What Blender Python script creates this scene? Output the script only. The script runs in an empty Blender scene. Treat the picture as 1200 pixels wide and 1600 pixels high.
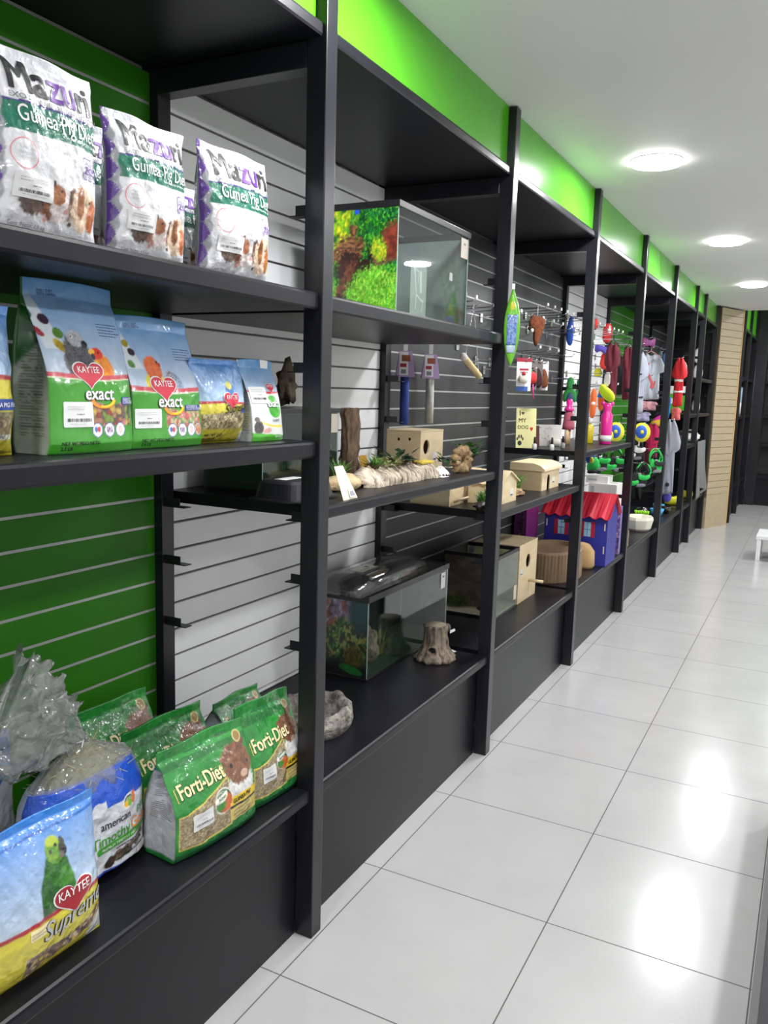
import bpy, bmesh, math, random
import numpy as np
from mathutils import Vector, Matrix, Euler
from mathutils import noise as mnoise
PI = math.pi
random.seed(7)
rng = np.random.RandomState(5)
SC = bpy.context.scene
COL = SC.collection

# ------------------------------------------------------------------ camera
cam_d = bpy.data.cameras.new('camera')
cam = bpy.data.objects.new('camera', cam_d)
COL.objects.link(cam)
SC.camera = cam
FPX = 1287.5
cam_d.sensor_fit = 'VERTICAL'
cam_d.sensor_height = 24.0
cam_d.lens = FPX * 24.0 / 1600.0
cam_d.clip_start = 0.02
yaw, pitch, roll = 0.478933, -0.145775, 0.029155
_f0 = Vector((-math.sin(yaw), math.cos(yaw), 0)); _r0 = Vector((math.cos(yaw), math.sin(yaw), 0)); _u0 = Vector((0, 0, 1))
_f = _f0 * math.cos(pitch) + _u0 * math.sin(pitch)
_u = -_f0 * math.sin(pitch) + _u0 * math.cos(pitch)
_r = _r0 * math.cos(roll) + _u * math.sin(roll)
_u2 = -_r0 * math.sin(roll) + _u * math.cos(roll)
M3 = Matrix((_r, _u2, -_f)).transposed()
cam.matrix_world = Matrix.Translation((1.2006, 0.0, 1.6321)) @ M3.to_4x4()

# ------------------------------------------------------------------ view, world
vs = SC.view_settings
vs.view_transform = 'Standard'
vs.look = 'None'
vs.exposure = 0.0
vs.gamma = 1.0
vs.use_curve_mapping = False
world = bpy.data.worlds.new('shop_air')
SC.world = world
world.use_nodes = True
world.node_tree.nodes['Background'].inputs['Color'].default_value = (0.9, 0.95, 1.0, 1)
world.node_tree.nodes['Background'].inputs['Strength'].default_value = 0.25

LIGHT_W = 28.0          # watts of each ceiling downlight
LIGHT_ROWS = [(0.38, -0.55), (0.37, 2.0), (0.376, 4.40), (0.48, 6.73), (0.50, 9.24), 
              (1.95, -0.5), (1.95, 2.1), (1.95, 4.55), (1.95, 6.98), (1.95, 9.4), (1.95, 11.6),
              (1.3, 13.2), (2.5, 13.2)]
H_CEIL = 2.797

# ------------------------------------------------------------------ helpers
def lin(c):
    return tuple((x / 12.92 if x <= 0.04045 else ((x + 0.055) / 1.055) ** 2.4) for x in c)
def rgb(r, g, b):
    return lin((r / 255.0, g / 255.0, b / 255.0))

class NT:
    def __init__(s, mat):
        s.t = mat.node_tree; s.n = s.t.nodes; s.l = s.t.links
    def add(s, typ, **kw):
        nd = s.n.new(typ)
        for k, v in kw.items():
            if k.startswith('i_'):
                nd.inputs[k[2:]].default_value = v
            else:
                setattr(nd, k, v)
        return nd
    def math(s, op, a, b=None, c=None):
        nd = s.n.new('ShaderNodeMath'); nd.operation = op
        for i, x in enumerate((a, b, c)):
            if x is None: continue
            if isinstance(x, (int, float)): nd.inputs[i].default_value = x
            else: s.l.new(x, nd.inputs[i])
        return nd.outputs[0]
    def link(s, a, b): s.l.new(a, b)

MATS = {}
def mat(name, col=(0.5, 0.5, 0.5), rough=0.5, metal=0.0, var=0.0, vscale=20.0, bump=0.0, bscale=60.0,
        coat=0.0, coat_rough=0.1, spec=0.5, attr=False, stretch=None, sheen=0.0, detail=4.0, col2=None, trans=0.0, bdist=0.002):
    if name in MATS: return MATS[name]
    m = bpy.data.materials.new(name); m.use_nodes = True
    t = NT(m); bs = t.n['Principled BSDF']
    bs.inputs['Base Color'].default_value = (*col, 1)
    bs.inputs['Roughness'].default_value = rough
    bs.inputs['Metallic'].default_value = metal
    bs.inputs['Coat Weight'].default_value = coat
    bs.inputs['Coat Roughness'].default_value = coat_rough
    bs.inputs['Specular IOR Level'].default_value = spec
    bs.inputs['Sheen Weight'].default_value = sheen
    bs.inputs['Transmission Weight'].default_value = trans
    tc = t.add('ShaderNodeTexCoord')
    src = tc.outputs['Object']
    if stretch:
        mp = t.add('ShaderNodeMapping'); mp.inputs['Scale'].default_value = stretch
        t.link(src, mp.inputs['Vector']); src = mp.outputs['Vector']
    base = None
    if attr:
        at = t.add('ShaderNodeAttribute', attribute_name='Col'); base = at.outputs['Color']
        t.link(base, bs.inputs['Base Color'])
    if var > 0 or col2 is not None:
        nz = t.add('ShaderNodeTexNoise', i_Scale=vscale, i_Detail=detail)
        t.link(src, nz.inputs['Vector'])
        mx = t.add('ShaderNodeMix', data_type='RGBA')
        rp = t.add('ShaderNodeMapRange')
        rp.inputs[1].default_value = 0.3; rp.inputs[2].default_value = 0.7
        t.link(nz.outputs['Fac'], rp.inputs[0])
        t.link(rp.outputs[0], mx.inputs['Factor'])
        if col2 is not None:
            mx.inputs['A'].default_value = (*col, 1); mx.inputs['B'].default_value = (*col2, 1)
        elif base is not None:
            mx.blend_type = 'MULTIPLY'; t.link(base, mx.inputs['A']); mx.inputs['B'].default_value = (1 - var, 1 - var, 1 - var, 1)
        else:
            mx.inputs['A'].default_value = (*[c * (1 - var) for c in col], 1)
            mx.inputs['B'].default_value = (*[min(1, c * (1 + var)) for c in col], 1)
        t.link(mx.outputs['Result'], bs.inputs['Base Color'])
    if bump > 0:
        nb = t.add('ShaderNodeTexNoise', i_Scale=bscale, i_Detail=3.0)
        t.link(src, nb.inputs['Vector'])
        bp = t.add('ShaderNodeBump', i_Strength=bump, i_Distance=bdist)
        t.link(nb.outputs['Fac'], bp.inputs['Height'])
        t.link(bp.outputs['Normal'], bs.inputs['Normal'])
        if coat > 0: t.link(bp.outputs['Normal'], bs.inputs['Coat Normal'])
    MATS[name] = m
    return m

def film(name, tint=(1, 1, 1), gloss=0.12, rough=0.05, bump=0.0, bscale=30, fac=1.0, haze=0.0):
    """thin clear sheet (glass pane or plastic film): see-through with a fresnel reflection"""
    if name in MATS: return MATS[name]
    m = bpy.data.materials.new(name); m.use_nodes = True
    t = NT(m); out = t.n['Material Output']; t.n.remove(t.n['Principled BSDF'])
    tr = t.add('ShaderNodeBsdfTransparent'); tr.inputs['Color'].default_value = (*tint, 1)
    gl = t.add('ShaderNodeBsdfGlossy', i_Roughness=rough)
    lw = t.add('ShaderNodeLayerWeight', i_Blend=0.5)
    f5 = t.math('MULTIPLY_ADD', t.math('POWER', lw.outputs['Facing'], 4.0), 0.8, 0.035)
    f2 = t.math('MULTIPLY_ADD', f5, fac, gloss)
    cl = t.math('MINIMUM', f2, 1.0)
    mx = t.add('ShaderNodeMixShader')
    t.link(cl, mx.inputs[0]); t.link(tr.outputs[0], mx.inputs[1]); t.link(gl.outputs[0], mx.inputs[2])
    last = mx.outputs[0]
    if haze > 0:
        df = t.add('ShaderNodeBsdfDiffuse'); df.inputs['Color'].default_value = (0.75, 0.76, 0.74, 1)
        tl = t.add('ShaderNodeBsdfTranslucent'); tl.inputs['Color'].default_value = (0.75, 0.76, 0.74, 1)
        ad = t.add('ShaderNodeMixShader'); ad.inputs[0].default_value = 0.4
        t.link(df.outputs[0], ad.inputs[1]); t.link(tl.outputs[0], ad.inputs[2])
        m2 = t.add('ShaderNodeMixShader'); m2.inputs[0].default_value = haze
        t.link(last, m2.inputs[1]); t.link(ad.outputs[0], m2.inputs[2]); last = m2.outputs[0]
    if bump > 0:
        tc = t.add('ShaderNodeTexCoord')
        nb = t.add('ShaderNodeTexNoise', i_Scale=bscale, i_Detail=3.0); t.link(tc.outputs['Object'], nb.inputs['Vector'])
        bp = t.add('ShaderNodeBump', i_Strength=bump, i_Distance=0.004); t.link(nb.outputs['Fac'], bp.inputs['Height'])
        t.link(bp.outputs['Normal'], gl.inputs['Normal'])
    t.link(last, out.inputs['Surface'])
    MATS[name] = m
    return m

class MB:
    """mesh builder: several primitive shapes, one mesh"""
    def __init__(s):
        s.v = []; s.f = []; s.m = []; s.mats = []; s.sm = []; s.col = None
    def mi(s, m):
        if m not in s.mats: s.mats.append(m)
        return s.mats.index(m)
    def geo(s, vs, fs, m, smooth=False, M=None):
        o = len(s.v)
        if M is not None: vs = [tuple(M @ Vector(p)) for p in vs]
        s.v.extend([tuple(p) for p in vs])
        k = s.mi(m)
        for f in fs:
            s.f.append(tuple(i + o for i in f)); s.m.append(k); s.sm.append(smooth)
        return s
    def box(s, x0, x1, y0, y1, z0, z1, m, bev=0.0, M=None):
        if x0 > x1: x0, x1 = x1, x0
        if y0 > y1: y0, y1 = y1, y0
        if z0 > z1: z0, z1 = z1, z0
        if bev <= 0:
            vs = [(x, y, z) for x in (x0, x1) for y in (y0, y1) for z in (z0, z1)]
            fs = [(0, 1, 3, 2), (4, 6, 7, 5), (0, 4, 5, 1), (2, 3, 7, 6), (0, 2, 6, 4), (1, 5, 7, 3)]
            return s.geo(vs, fs, m, False, M)
        bm = bmesh.new()
        bmesh.ops.create_cube(bm, size=1.0)
        for v in bm.verts:
            v.co = Vector(((x0 + x1) / 2 + v.co.x * (x1 - x0), (y0 + y1) / 2 + v.co.y * (y1 - y0), (z0 + z1) / 2 + v.co.z * (z1 - z0)))
        b = min(bev, 0.49 * min(x1 - x0, y1 - y0, z1 - z0))
        bmesh.ops.bevel(bm, geom=bm.edges[:], offset=b, segments=2, profile=0.6, affect='EDGES')
        bm.verts.index_update()
        vs = [tuple(v.co) for v in bm.verts]; fs = [tuple(v.index for v in f.verts) for f in bm.faces]
        bm.free()
        return s.geo(vs, fs, m, False, M)
    def tube(s, pts, r, m, n=8, cap=True, M=None, smooth=True):
        pts = [Vector(p) for p in pts]
        rs = r if isinstance(r, (list, tuple)) else [r] * len(pts)
        vs = []; fs = []
        prev = None
        for i, p in enumerate(pts):
            if i == 0: d = pts[1] - pts[0]
            elif i == len(pts) - 1: d = pts[-1] - pts[-2]
            else: d = pts[i + 1] - pts[i - 1]
            if d.length < 1e-9: d = Vector((0, 0, 1))
            d.normalize()
            if prev is None:
                a = Vector((0, 0, 1)) if abs(d.z) < 0.9 else Vector((1, 0, 0))
                e1 = d.cross(a).normalized()
            else:
                e1 = (prev - d * prev.dot(d))
                if e1.length < 1e-6: e1 = d.orthogonal()
                e1.normalize()
            prev = e1
            e2 = d.cross(e1)
            for k in range(n):
                an = 2 * PI * k / n
                vs.append(tuple(p + (e1 * math.cos(an) + e2 * math.sin(an)) * rs[i]))
        for i in range(len(pts) - 1):
            for k in range(n):
                a = i * n + k; b = i * n + (k + 1) % n
                fs.append((a, b, b + n, a + n))
        if cap:
            fs.append(tuple(range(n - 1, -1, -1))); fs.append(tuple((len(pts) - 1) * n + k for k in range(n)))
        return s.geo(vs, fs, m, smooth, M)
    def rows(s, rows, m, n=20, M=None, ripple=0.0, waves=5, pw=2.0, seed=0, smooth=True, jag=0.0, crumple=0.0):
        """stack of super-elliptic sections: rows of (z, cx, cy, rx, ry)"""
        vs = []; fs = []
        rr = random.Random(seed)
        ph = rr.random() * 6
        for i, (z, cx, cy, rx, ry) in enumerate(rows):
            for k in range(n):
                a = 2 * PI * k / n
                c, sn = math.cos(a), math.sin(a)
                q = 1 + ripple * math.sin(waves * a + ph + i * 0.35)
                ex = 2.0 / pw
                x = math.copysign(abs(c) ** ex, c) * rx * q; y = math.copysign(abs(sn) ** ex, sn) * ry * q
                j = (rr.random() - 0.5) * jag
                if crumple:
                    w_ = mnoise.noise_vector(Vector((x * 22 + seed, y * 22, z * 22))) + mnoise.noise_vector(Vector((x * 60, y * 60 + seed, z * 60))) * .45
                    x += w_.x * crumple; y += w_.y * crumple; z_ = z + w_.z * crumple
                else: z_ = z
                vs.append((cx + x + j, cy + y + j, z_ + (rr.random() - 0.5) * jag))
        L = len(rows)
        for i in range(L - 1):
            for k in range(n):
                a = i * n + k; b = i * n + (k + 1) % n
                fs.append((a, b, b + n, a + n))
        fs.append(tuple(range(n - 1, -1, -1))); fs.append(tuple((L - 1) * n + k for k in range(n)))
        return s.geo(vs, fs, m, smooth, M)
    def prism(s, poly, h, m, M=None, smooth=False):
        """polygon in local xy extruded along local z from 0 to h"""
        n = len(poly)
        vs = [(x, y, 0) for x, y in poly] + [(x, y, h) for x, y in poly]
        fs = [tuple(range(n - 1, -1, -1)), tuple(range(n, 2 * n))] + [(i, (i + 1) % n, (i + 1) % n + n, i + n) for i in range(n)]
        return s.geo(vs, fs, m, smooth, M)
    def ball(s, c, r, m, M=None, n=10, sc=(1, 1, 1)):
        rows = []
        for i in range(n + 1):
            t = -PI / 2 + PI * i / n
            rr = max(1e-4, math.cos(t) * r)
            rows.append((c[2] + math.sin(t) * r * sc[2], c[0], c[1], rr * sc[0], rr * sc[1]))
        return s.rows(rows, m, n=14, M=M)
    def build(s, name, parent=None, M=None, loc=None):
        me = bpy.data.meshes.new(name)
        me.from_pydata([tuple(p) for p in s.v], [], s.f)
        for m in s.mats: me.materials.append(m)
        me.polygons.foreach_set('material_index', s.m)
        me.polygons.foreach_set('use_smooth', s.sm)
        me.update()
        if s.col is not None:
            ca = me.color_attributes.new('Col', 'FLOAT_COLOR', 'POINT')
            arr = np.ones((len(s.v), 4), dtype=np.float32)
            c = np.asarray(s.col, dtype=np.float32); arr[:len(c), :3] = c
            ca.data.foreach_set('color', arr.ravel())
        o = bpy.data.objects.new(name, me); COL.objects.link(o)
        if parent is not None: o.parent = parent
        if M is not None: o.matrix_local = M
        if loc is not None: o.location = loc
        return o

def setp(o, label=None, cat=None, group=None, kind=None):
    if label: o['label'] = label
    if cat: o['category'] = cat
    if group: o['group'] = group
    if kind: o['kind'] = kind
    return o
def thing(name, label, cat, loc=(0, 0, 0), rz=0.0, group=None, rx=0.0, ry=0.0):
    o = bpy.data.objects.new(name, None); COL.objects.link(o)
    o.empty_display_size = 0.05
    o.location = loc; o.rotation_euler = (rx, ry, rz)
    return setp(o, label, cat, group)
def copy_tree(o, parent=None):
    c = o.copy(); COL.objects.link(c)
    if parent is not None: c.parent = parent
    for ch in list(o.children): copy_tree(ch, c)
    return c
def struct(name, mb):
    o = mb.build(name); o['kind'] = 'structure'; return o

_TX = {}
def text2d(body, size=1.0, bold=0.0, shear=0.0, sx=1.0, maxlen=None):
    """glyph polygons of a text, left aligned, baseline 0, as (verts2d, faces)"""
    key = (body, round(size, 5), bold, shear, sx)
    if key in _TX: return _TX[key]
    cu = bpy.data.curves.new('t', 'FONT'); cu.body = body; cu.size = 1.0; cu.shear = shear
    cu.resolution_u = 3; cu.fill_mode = 'FRONT'
    ob = bpy.data.objects.new('t', cu)
    me = bpy.data.meshes.new_from_object(ob)
    bm = bmesh.new(); bm.from_mesh(me)
    bmesh.ops.scale(bm, vec=(size * sx, size, 1), verts=bm.verts)
    bmesh.ops.triangulate(bm, faces=bm.faces[:])
    for _ in range(3):
        le = [e for e in bm.edges if e.calc_length() > 0.012]
        if not le: break
        bmesh.ops.subdivide_edges(bm, edges=le, cuts=1)
        bmesh.ops.triangulate(bm, faces=bm.faces[:])
    bm.verts.index_update()
    vs = [(v.co.x, v.co.y) for v in bm.verts]; fs = [tuple(v.index for v in f.verts) for f in bm.faces]
    if bold > 0:        # heavier strokes: the same glyphs laid over each other with small shifts
        b = bold * size; n0 = len(vs); v0 = list(vs); f0 = list(fs); vs = []; fs = []
        for k, (dx, dy) in enumerate(((b, b * .6), (-b, b * .6), (b, -b * .6), (-b, -b * .6), (0, 0))):
            vs += [(x + dx, y + dy) for x, y in v0]; fs += [tuple(i + k * n0 for i in f) for f in f0]
    bm.free(); bpy.data.objects.remove(ob); bpy.data.curves.remove(cu); bpy.data.meshes.remove(me)
    _TX[key] = (vs, fs)
    return vs, fs
def poly2d(poly):
    bm = bmesh.new()
    vv = [bm.verts.new((x, y, 0)) for x, y in poly]
    bm.faces.new(vv)
    bmesh.ops.triangulate(bm, faces=bm.faces[:])
    for _ in range(4):
        le = [e for e in bm.edges if e.calc_length() > 0.012]
        if not le: break
        bmesh.ops.subdivide_edges(bm, edges=le, cuts=1)
        bmesh.ops.triangulate(bm, faces=bm.faces[:])
    bm.verts.index_update()
    vs = [(v.co.x, v.co.y) for v in bm.verts]; fs = [tuple(v.index for v in f.verts) for f in bm.faces]
    bm.free()
    return vs, fs
def ell2d(rx, ry, n=28, a0=0, a1=2 * PI, inner=None):
    o = [(rx * math.cos(a0 + (a1 - a0) * k / n), ry * math.sin(a0 + (a1 - a0) * k / n)) for k in range(n + 1)]
    if inner is None:
        return o[:-1] if abs(a1 - a0 - 2 * PI) < 1e-6 else o
    i = [(p[0] * inner, p[1] * inner) for p in o]
    return ([*o, *i], [(k, k + 1, n + 2 + k, n + 1 + k) for k in range(n)])
def rrect(w, h, r=0.004, n=4):
    pts = []
    for cx, cy, a in ((w - r, r, -PI / 2), (w - r, h - r, 0), (r, h - r, PI / 2), (r, r, PI)):
        for k in range(n + 1): pts.append((cx + r * math.cos(a + k * PI / 2 / n), cy + r * math.sin(a + k * PI / 2 / n)))
    return pts
def heart2d(w, h, n=36):
    pts = []
    for k in range(n):
        t = 2 * PI * k / n
        pts.append((16 * math.sin(t) ** 3 / 34.0 * w * 1.06, (13 * math.cos(t) - 5 * math.cos(2 * t) - 2 * math.cos(3 * t) - math.cos(4 * t)) / 29.0 * h))
    return pts[::-1]

# ------------------------------------------------------------------ noise for printed art
def vnoise(x, y, seed=0):
    xi = np.floor(x).astype(np.int64); yi = np.floor(y).astype(np.int64)
    xf = x - xi; yf = y - yi
    def h(a, b):
        n = (a * 374761393 + b * 668265263 + seed * 974634777) & 0x7fffffff
        n = ((n ^ (n >> 13)) * 1274126177) & 0x7fffffff
        return ((n ^ (n >> 16)) & 0xffff) / 65535.0
    u = xf * xf * (3 - 2 * xf); v = yf * yf * (3 - 2 * yf)
    return (h(xi, yi) * (1 - u) + h(xi + 1, yi) * u) * (1 - v) + (h(xi, yi + 1) * (1 - u) + h(xi + 1, yi + 1) * u) * v
def fbm(x, y, seed=0, oc=3):
    s = 0; a = 0.5; t = 0
    for i in range(oc):
        s = s + a * vnoise(x, y, seed + i); t += a; x = x * 2.03; y = y * 2.03; a *= 0.5
    return s / t
def cells(x, y, seed=0):
    """random value of the nearest jittered cell and the distance to it (kibble, seeds)"""
    xi = np.floor(x); yi = np.floor(y)
    best = np.full(x.shape, 9.0); val = np.zeros(x.shape)
    for dx in (-1, 0, 1):
        for dy in (-1, 0, 1):
            cx = xi + dx; cy = yi + dy
            jx = vnoise(cx + 0.0, cy + 0.0, seed + 3); jy = vnoise(cx + 0.0, cy + 0.0, seed + 9); r = vnoise(cx + 0.0, cy + 0.0, seed + 17)
            d = np.hypot(cx + jx - x, cy + jy - y)
            k = d < best
            best = np.where(k, d, best); val = np.where(k, r, val)
    return val, best
def sst(a, b, x):
    t = np.clip((x - a) / (b - a), 0, 1); return t * t * (3 - 2 * t)
class Art:
    """painter on arrays x (0..1 across) and y (same unit, up)"""
    def __init__(s, x, y, base):
        s.x = x; s.y = y; s.c = np.tile(np.array(base, dtype=float), (x.size, 1)).reshape(x.shape + (3,))
    def mix(s, mask, col):
        col = np.asarray(col, dtype=float)
        s.c = s.c * (1 - mask[..., None]) + col * mask[..., None]
    def ell(s, cx, cy, rx, ry, col, rot=0, soft=0.12, nz=0.0, seed=1):
        dx = s.x - cx; dy = s.y - cy
        c, q = math.cos(rot), math.sin(rot)
        a = (dx * c + dy * q) / rx; b = (-dx * q + dy * c) / ry
        r = np.sqrt(a * a + b * b)
        if nz: r = r + (fbm(s.x * 60, s.y * 60, seed) - 0.5) * nz
        s.mix(1 - sst(1 - soft, 1 + soft, r), col)
    def rect(s, x0, x1, y0, y1, col, soft=0.004):
        m = sst(x0 - soft, x0 + soft, s.x) * (1 - sst(x1 - soft, x1 + soft, s.x)) * sst(y0 - soft, y0 + soft, s.y) * (1 - sst(y1 - soft, y1 + soft, s.y))
        s.mix(m, col)
    def below(s, f, col, soft=0.004):
        s.mix(1 - sst(-soft, soft, s.y - f), col)
    def fur(s, mask, cols, sc=70, seed=3, sxy=(1, 1)):
        n = fbm(s.x * sc * sxy[0], s.y * sc * sxy[1], seed)
        n = np.clip((n - 0.3) / 0.4, 0, 1)[..., None]
        col = np.array(cols[0]) * (1 - n) + np.array(cols[1]) * n
        s.c = s.c * (1 - mask[..., None]) + col * mask[..., None]
    def emask(s, cx, cy, rx, ry, rot=0, soft=0.12, nz=0.0, seed=1):
        dx = s.x - cx; dy = s.y - cy
        c, q = math.cos(rot), math.sin(rot)
        a = (dx * c + dy * q) / rx; b = (-dx * q + dy * c) / ry
        r = np.sqrt(a * a + b * b)
        if nz: r = r + (fbm(s.x * 50, s.y * 50, seed) - 0.5) * nz
        return 1 - sst(1 - soft, 1 + soft, r)
    def kibble(s, mask, pal, sc=45, seed=5, ax=1.0):
        v, d = cells(s.x * sc, s.y * sc * ax, seed)
        pal = np.array(pal, dtype=float)
        idx = np.clip((v * len(pal) * 0.999).astype(int), 0, len(pal) - 1)
        col = pal[idx] * (1.15 - 0.75 * np.clip(d, 0, 1))[..., None]
        s.c = s.c * (1 - mask[..., None]) + col * mask[..., None]
# ------------------------------------------------------------------ materials of the shop
BLACK = mat('black_laminate', (0.0065, 0.0065, 0.0095), spec=.28, rough=0.38, var=0.18, vscale=9, bump=0.05, bscale=220)
BLACKPOST = mat('black_painted_steel', (0.011, 0.0112, 0.015), spec=.42, rough=0.30, var=0.12, vscale=6, bump=0.04, bscale=150)
BLACKSLAT = mat('black_slatwall_laminate', (0.027, 0.028, 0.032), rough=0.45, var=0.08, vscale=5)
GREEN = mat('green_gloss_laminate', (0.085, 0.42, 0.012), rough=0.22, var=0.03, vscale=3)
GREENSLAT = mat('green_slatwall_laminate', (0.024, 0.165, 0.005), spec=.22, rough=0.42, var=0.05, vscale=4)
WHITESLAT = mat('white_slatwall_laminate', (0.86, 0.86, 0.87), rough=0.4, var=0.03, vscale=4)
GROOVE_L = mat('grey_groove_insert', (0.42, 0.43, 0.42), rough=0.3, metal=0.3)
GROOVE_D = mat('dark_groove', (0.10, 0.10, 0.10), rough=0.6)
WOODP = mat('pale_maple_laminate', (0.43, 0.345, 0.22), rough=0.5, var=0.08, vscale=6, stretch=(1, 1, 6))
WOODE = mat('golden_edge_band', (0.62, 0.38, 0.14), rough=0.4)
PAINTW = mat('white_wall_paint', (0.74, 0.74, 0.73), rough=0.7, var=0.02, vscale=2)
CEILM = mat('white_ceiling_paint', (0.83, 0.83, 0.82), rough=0.55, var=0.02, vscale=1.2)

def floor_mat():
    m = bpy.data.materials.new('pale_porcelain_tiles'); m.use_nodes = True
    t = NT(m); bs = t.n['Principled BSDF']
    geo = t.add('ShaderNodeNewGeometry'); sp = t.add('ShaderNodeSeparateXYZ'); t.link(geo.outputs['Position'], sp.inputs[0])
    TX, TY, X0, Y0 = 0.5864, 0.607, 0.0074, 1.748
    u = t.math('DIVIDE', t.math('SUBTRACT', sp.outputs['X'], X0), TX)
    v = t.math('DIVIDE', t.math('SUBTRACT', sp.outputs['Y'], Y0), TY)
    fu = t.math('MULTIPLY', t.math('ABSOLUTE', t.math('SUBTRACT', u, t.math('ROUND', u))), TX)
    fv = t.math('MULTIPLY', t.math('ABSOLUTE', t.math('SUBTRACT', v, t.math('ROUND', v))), TY)
    d = t.math('MINIMUM', fu, fv)
    g = t.math('SUBTRACT', 1.0, t.math('SMOOTH_MIN', 1.0, t.math('MULTIPLY', d, 380.0), 0.15))
    gm = t.math('GREATER_THAN', g, 0.25)
    cell = t.add('ShaderNodeCombineXYZ'); t.link(t.math('FLOOR', u), cell.inputs[0]); t.link(t.math('FLOOR', v), cell.inputs[1])
    wn = t.add('ShaderNodeTexWhiteNoise'); t.link(cell.outputs[0], wn.inputs['Vector'])
    nz = t.add('ShaderNodeTexNoise', i_Scale=2.6, i_Detail=7.0, i_Roughness=0.62); t.link(geo.outputs['Position'], nz.inputs['Vector'])
    n2 = t.add('ShaderNodeTexNoise', i_Scale=75.0, i_Detail=3.0); t.link(geo.outputs['Position'], n2.inputs['Vector'])
    val = t.math('ADD', t.math('MULTIPLY', nz.outputs['Fac'], 0.10), t.math('MULTIPLY', wn.outputs['Value'], 0.02))
    val = t.math('ADD', val, 0.385)
    cb = t.add('ShaderNodeCombineColor'); t.link(val, cb.inputs[0]); t.link(t.math('MULTIPLY', val, 0.992), cb.inputs[1]); t.link(t.math('MULTIPLY', val, 0.985), cb.inputs[2])
    mx = t.add('ShaderNodeMix', data_type='RGBA'); t.link(gm, mx.inputs['Factor']); t.link(cb.outputs[0], mx.inputs['A'])
    mx.inputs['B'].default_value = (0.10, 0.092, 0.085, 1)
    t.link(mx.outputs['Result'], bs.inputs['Base Color'])
    ro = t.math('ADD', t.math('MULTIPLY', n2.outputs['Fac'], 0.06), t.math('MULTIPLY_ADD', nz.outputs['Fac'], 0.10, 0.11))
    ro = t.math('MAXIMUM', ro, t.math('MULTIPLY', gm, 0.8)); t.link(ro, bs.inputs['Roughness'])
    bp = t.add('ShaderNodeBump', i_Strength=0.5, i_Distance=0.0012)
    hh = t.math('ADD', t.math('MULTIPLY', gm, -1.0), t.math('MULTIPLY', n2.outputs['Fac'], 0.06)); t.link(hh, bp.inputs['Height'])
    t.link(bp.outputs['Normal'], bs.inputs['Normal'])
    return m
FLOORM = floor_mat()

# ------------------------------------------------------------------ the room shell
XL, XR, YB, YF = -0.66, 3.3, -2.6, 14.95
struct('floor', MB().box(XL, XR, YB, YF, -0.08, 0, FLOORM))
struct('ceiling', MB().box(XL - 0.1, XR, YB, 11.85, H_CEIL, H_CEIL + 0.5, CEILM).box(XL - 0.1, XR, 11.85, YF + 0.1, 3.25, 3.35, CEILM))
struct('wall_left', MB().box(XL - 0.1, XL, YB, YF, 0, 3.3, PAINTW))
struct('wall_right', MB().box(XR, XR + 0.1, YB, YF, 0, 3.3, PAINTW))
struct('wall_front', MB().box(XL - 0.1, XR + 0.1, YF, YF + 0.1, 0, 3.3, PAINTW))
struct('wall_back', MB().box(XL - 0.1, XR + 0.1, YB - 0.1, YB, 0, 3.3, PAINTW))

# ------------------------------------------------------------------ downlights
def emis(name, col, st):
    m = bpy.data.materials.new(name); m.use_nodes = True
    t = NT(m); t.n.remove(t.n['Principled BSDF'])
    e = t.add('ShaderNodeEmission', i_Strength=st); e.inputs['Color'].default_value = (*col, 1)
    t.link(e.outputs[0], t.n['Material Output'].inputs['Surface']); return m
EMIT = emis('lit_diffuser', (1.0, 0.99, 0.97), 30.0)
TRIMW = mat('white_light_ring', (0.8, 0.8, 0.8), rough=0.35)
def ring(mb, r0, r1, z0, z1, m, n=48):
    vs = []
    for k in range(n):
        a = 2 * PI * k / n; c, s = math.cos(a), math.sin(a)
        vs += [(r0 * c, r0 * s, z0), (r1 * c, r1 * s, z0 + (z1 - z0) * 0.35), (r1 * c, r1 * s, z1), (r0 * c, r0 * s, z1)]
    fs = []
    for k in range(n):
        a = 4 * k; b = 4 * ((k + 1) % n)
        for j in range(4): fs.append((a + j, b + j, b + (j + 1) % 4, a + (j + 1) % 4))
    mb.geo(vs, fs, m, True)
LLAB = {1: None, 2: 'largest and nearest round white ceiling downlight in view, above the aisle', 3: 'middle one of the three lit round ceiling downlights in view',
        4: 'round ceiling downlight cut by the right edge of the photo, farthest of the three'}
for i, (lx, ly) in enumerate(LIGHT_ROWS):
    zc = H_CEIL if ly < 11.8 else 3.25
    t_ = thing('downlight', LLAB.get(i) or 'round white ceiling downlight outside the view', 'ceiling light', (lx, ly, zc), group=None if LLAB.get(i) else 'downlights beyond the view')
    mb = MB(); ring(mb, 0.1185, 0.126, -0.006, 0.0, TRIMW); mb.build('light_ring', t_)
    mb = MB(); n = 48
    mb.geo([(0.1185 * math.cos(2 * PI * k / n), 0.1185 * math.sin(2 * PI * k / n), z) for z in (-0.020, -0.0005) for k in range(n)],
           [tuple(range(n - 1, -1, -1)), tuple(range(n, 2 * n))] + [(k, (k + 1) % n, n + (k + 1) % n, n + k) for k in range(n)], EMIT)
    mb.build('diffuser', t_)
    ld = bpy.data.lights.new('downlight_lamp', 'AREA'); ld.shape = 'DISK'; ld.size = 0.23; ld.energy = LIGHT_W; ld.color = (0.975, 0.985, 1.0)
    lo = bpy.data.objects.new('lamp', ld); COL.objects.link(lo); lo.parent = t_; lo.location = (0, 0, -0.022)

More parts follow.
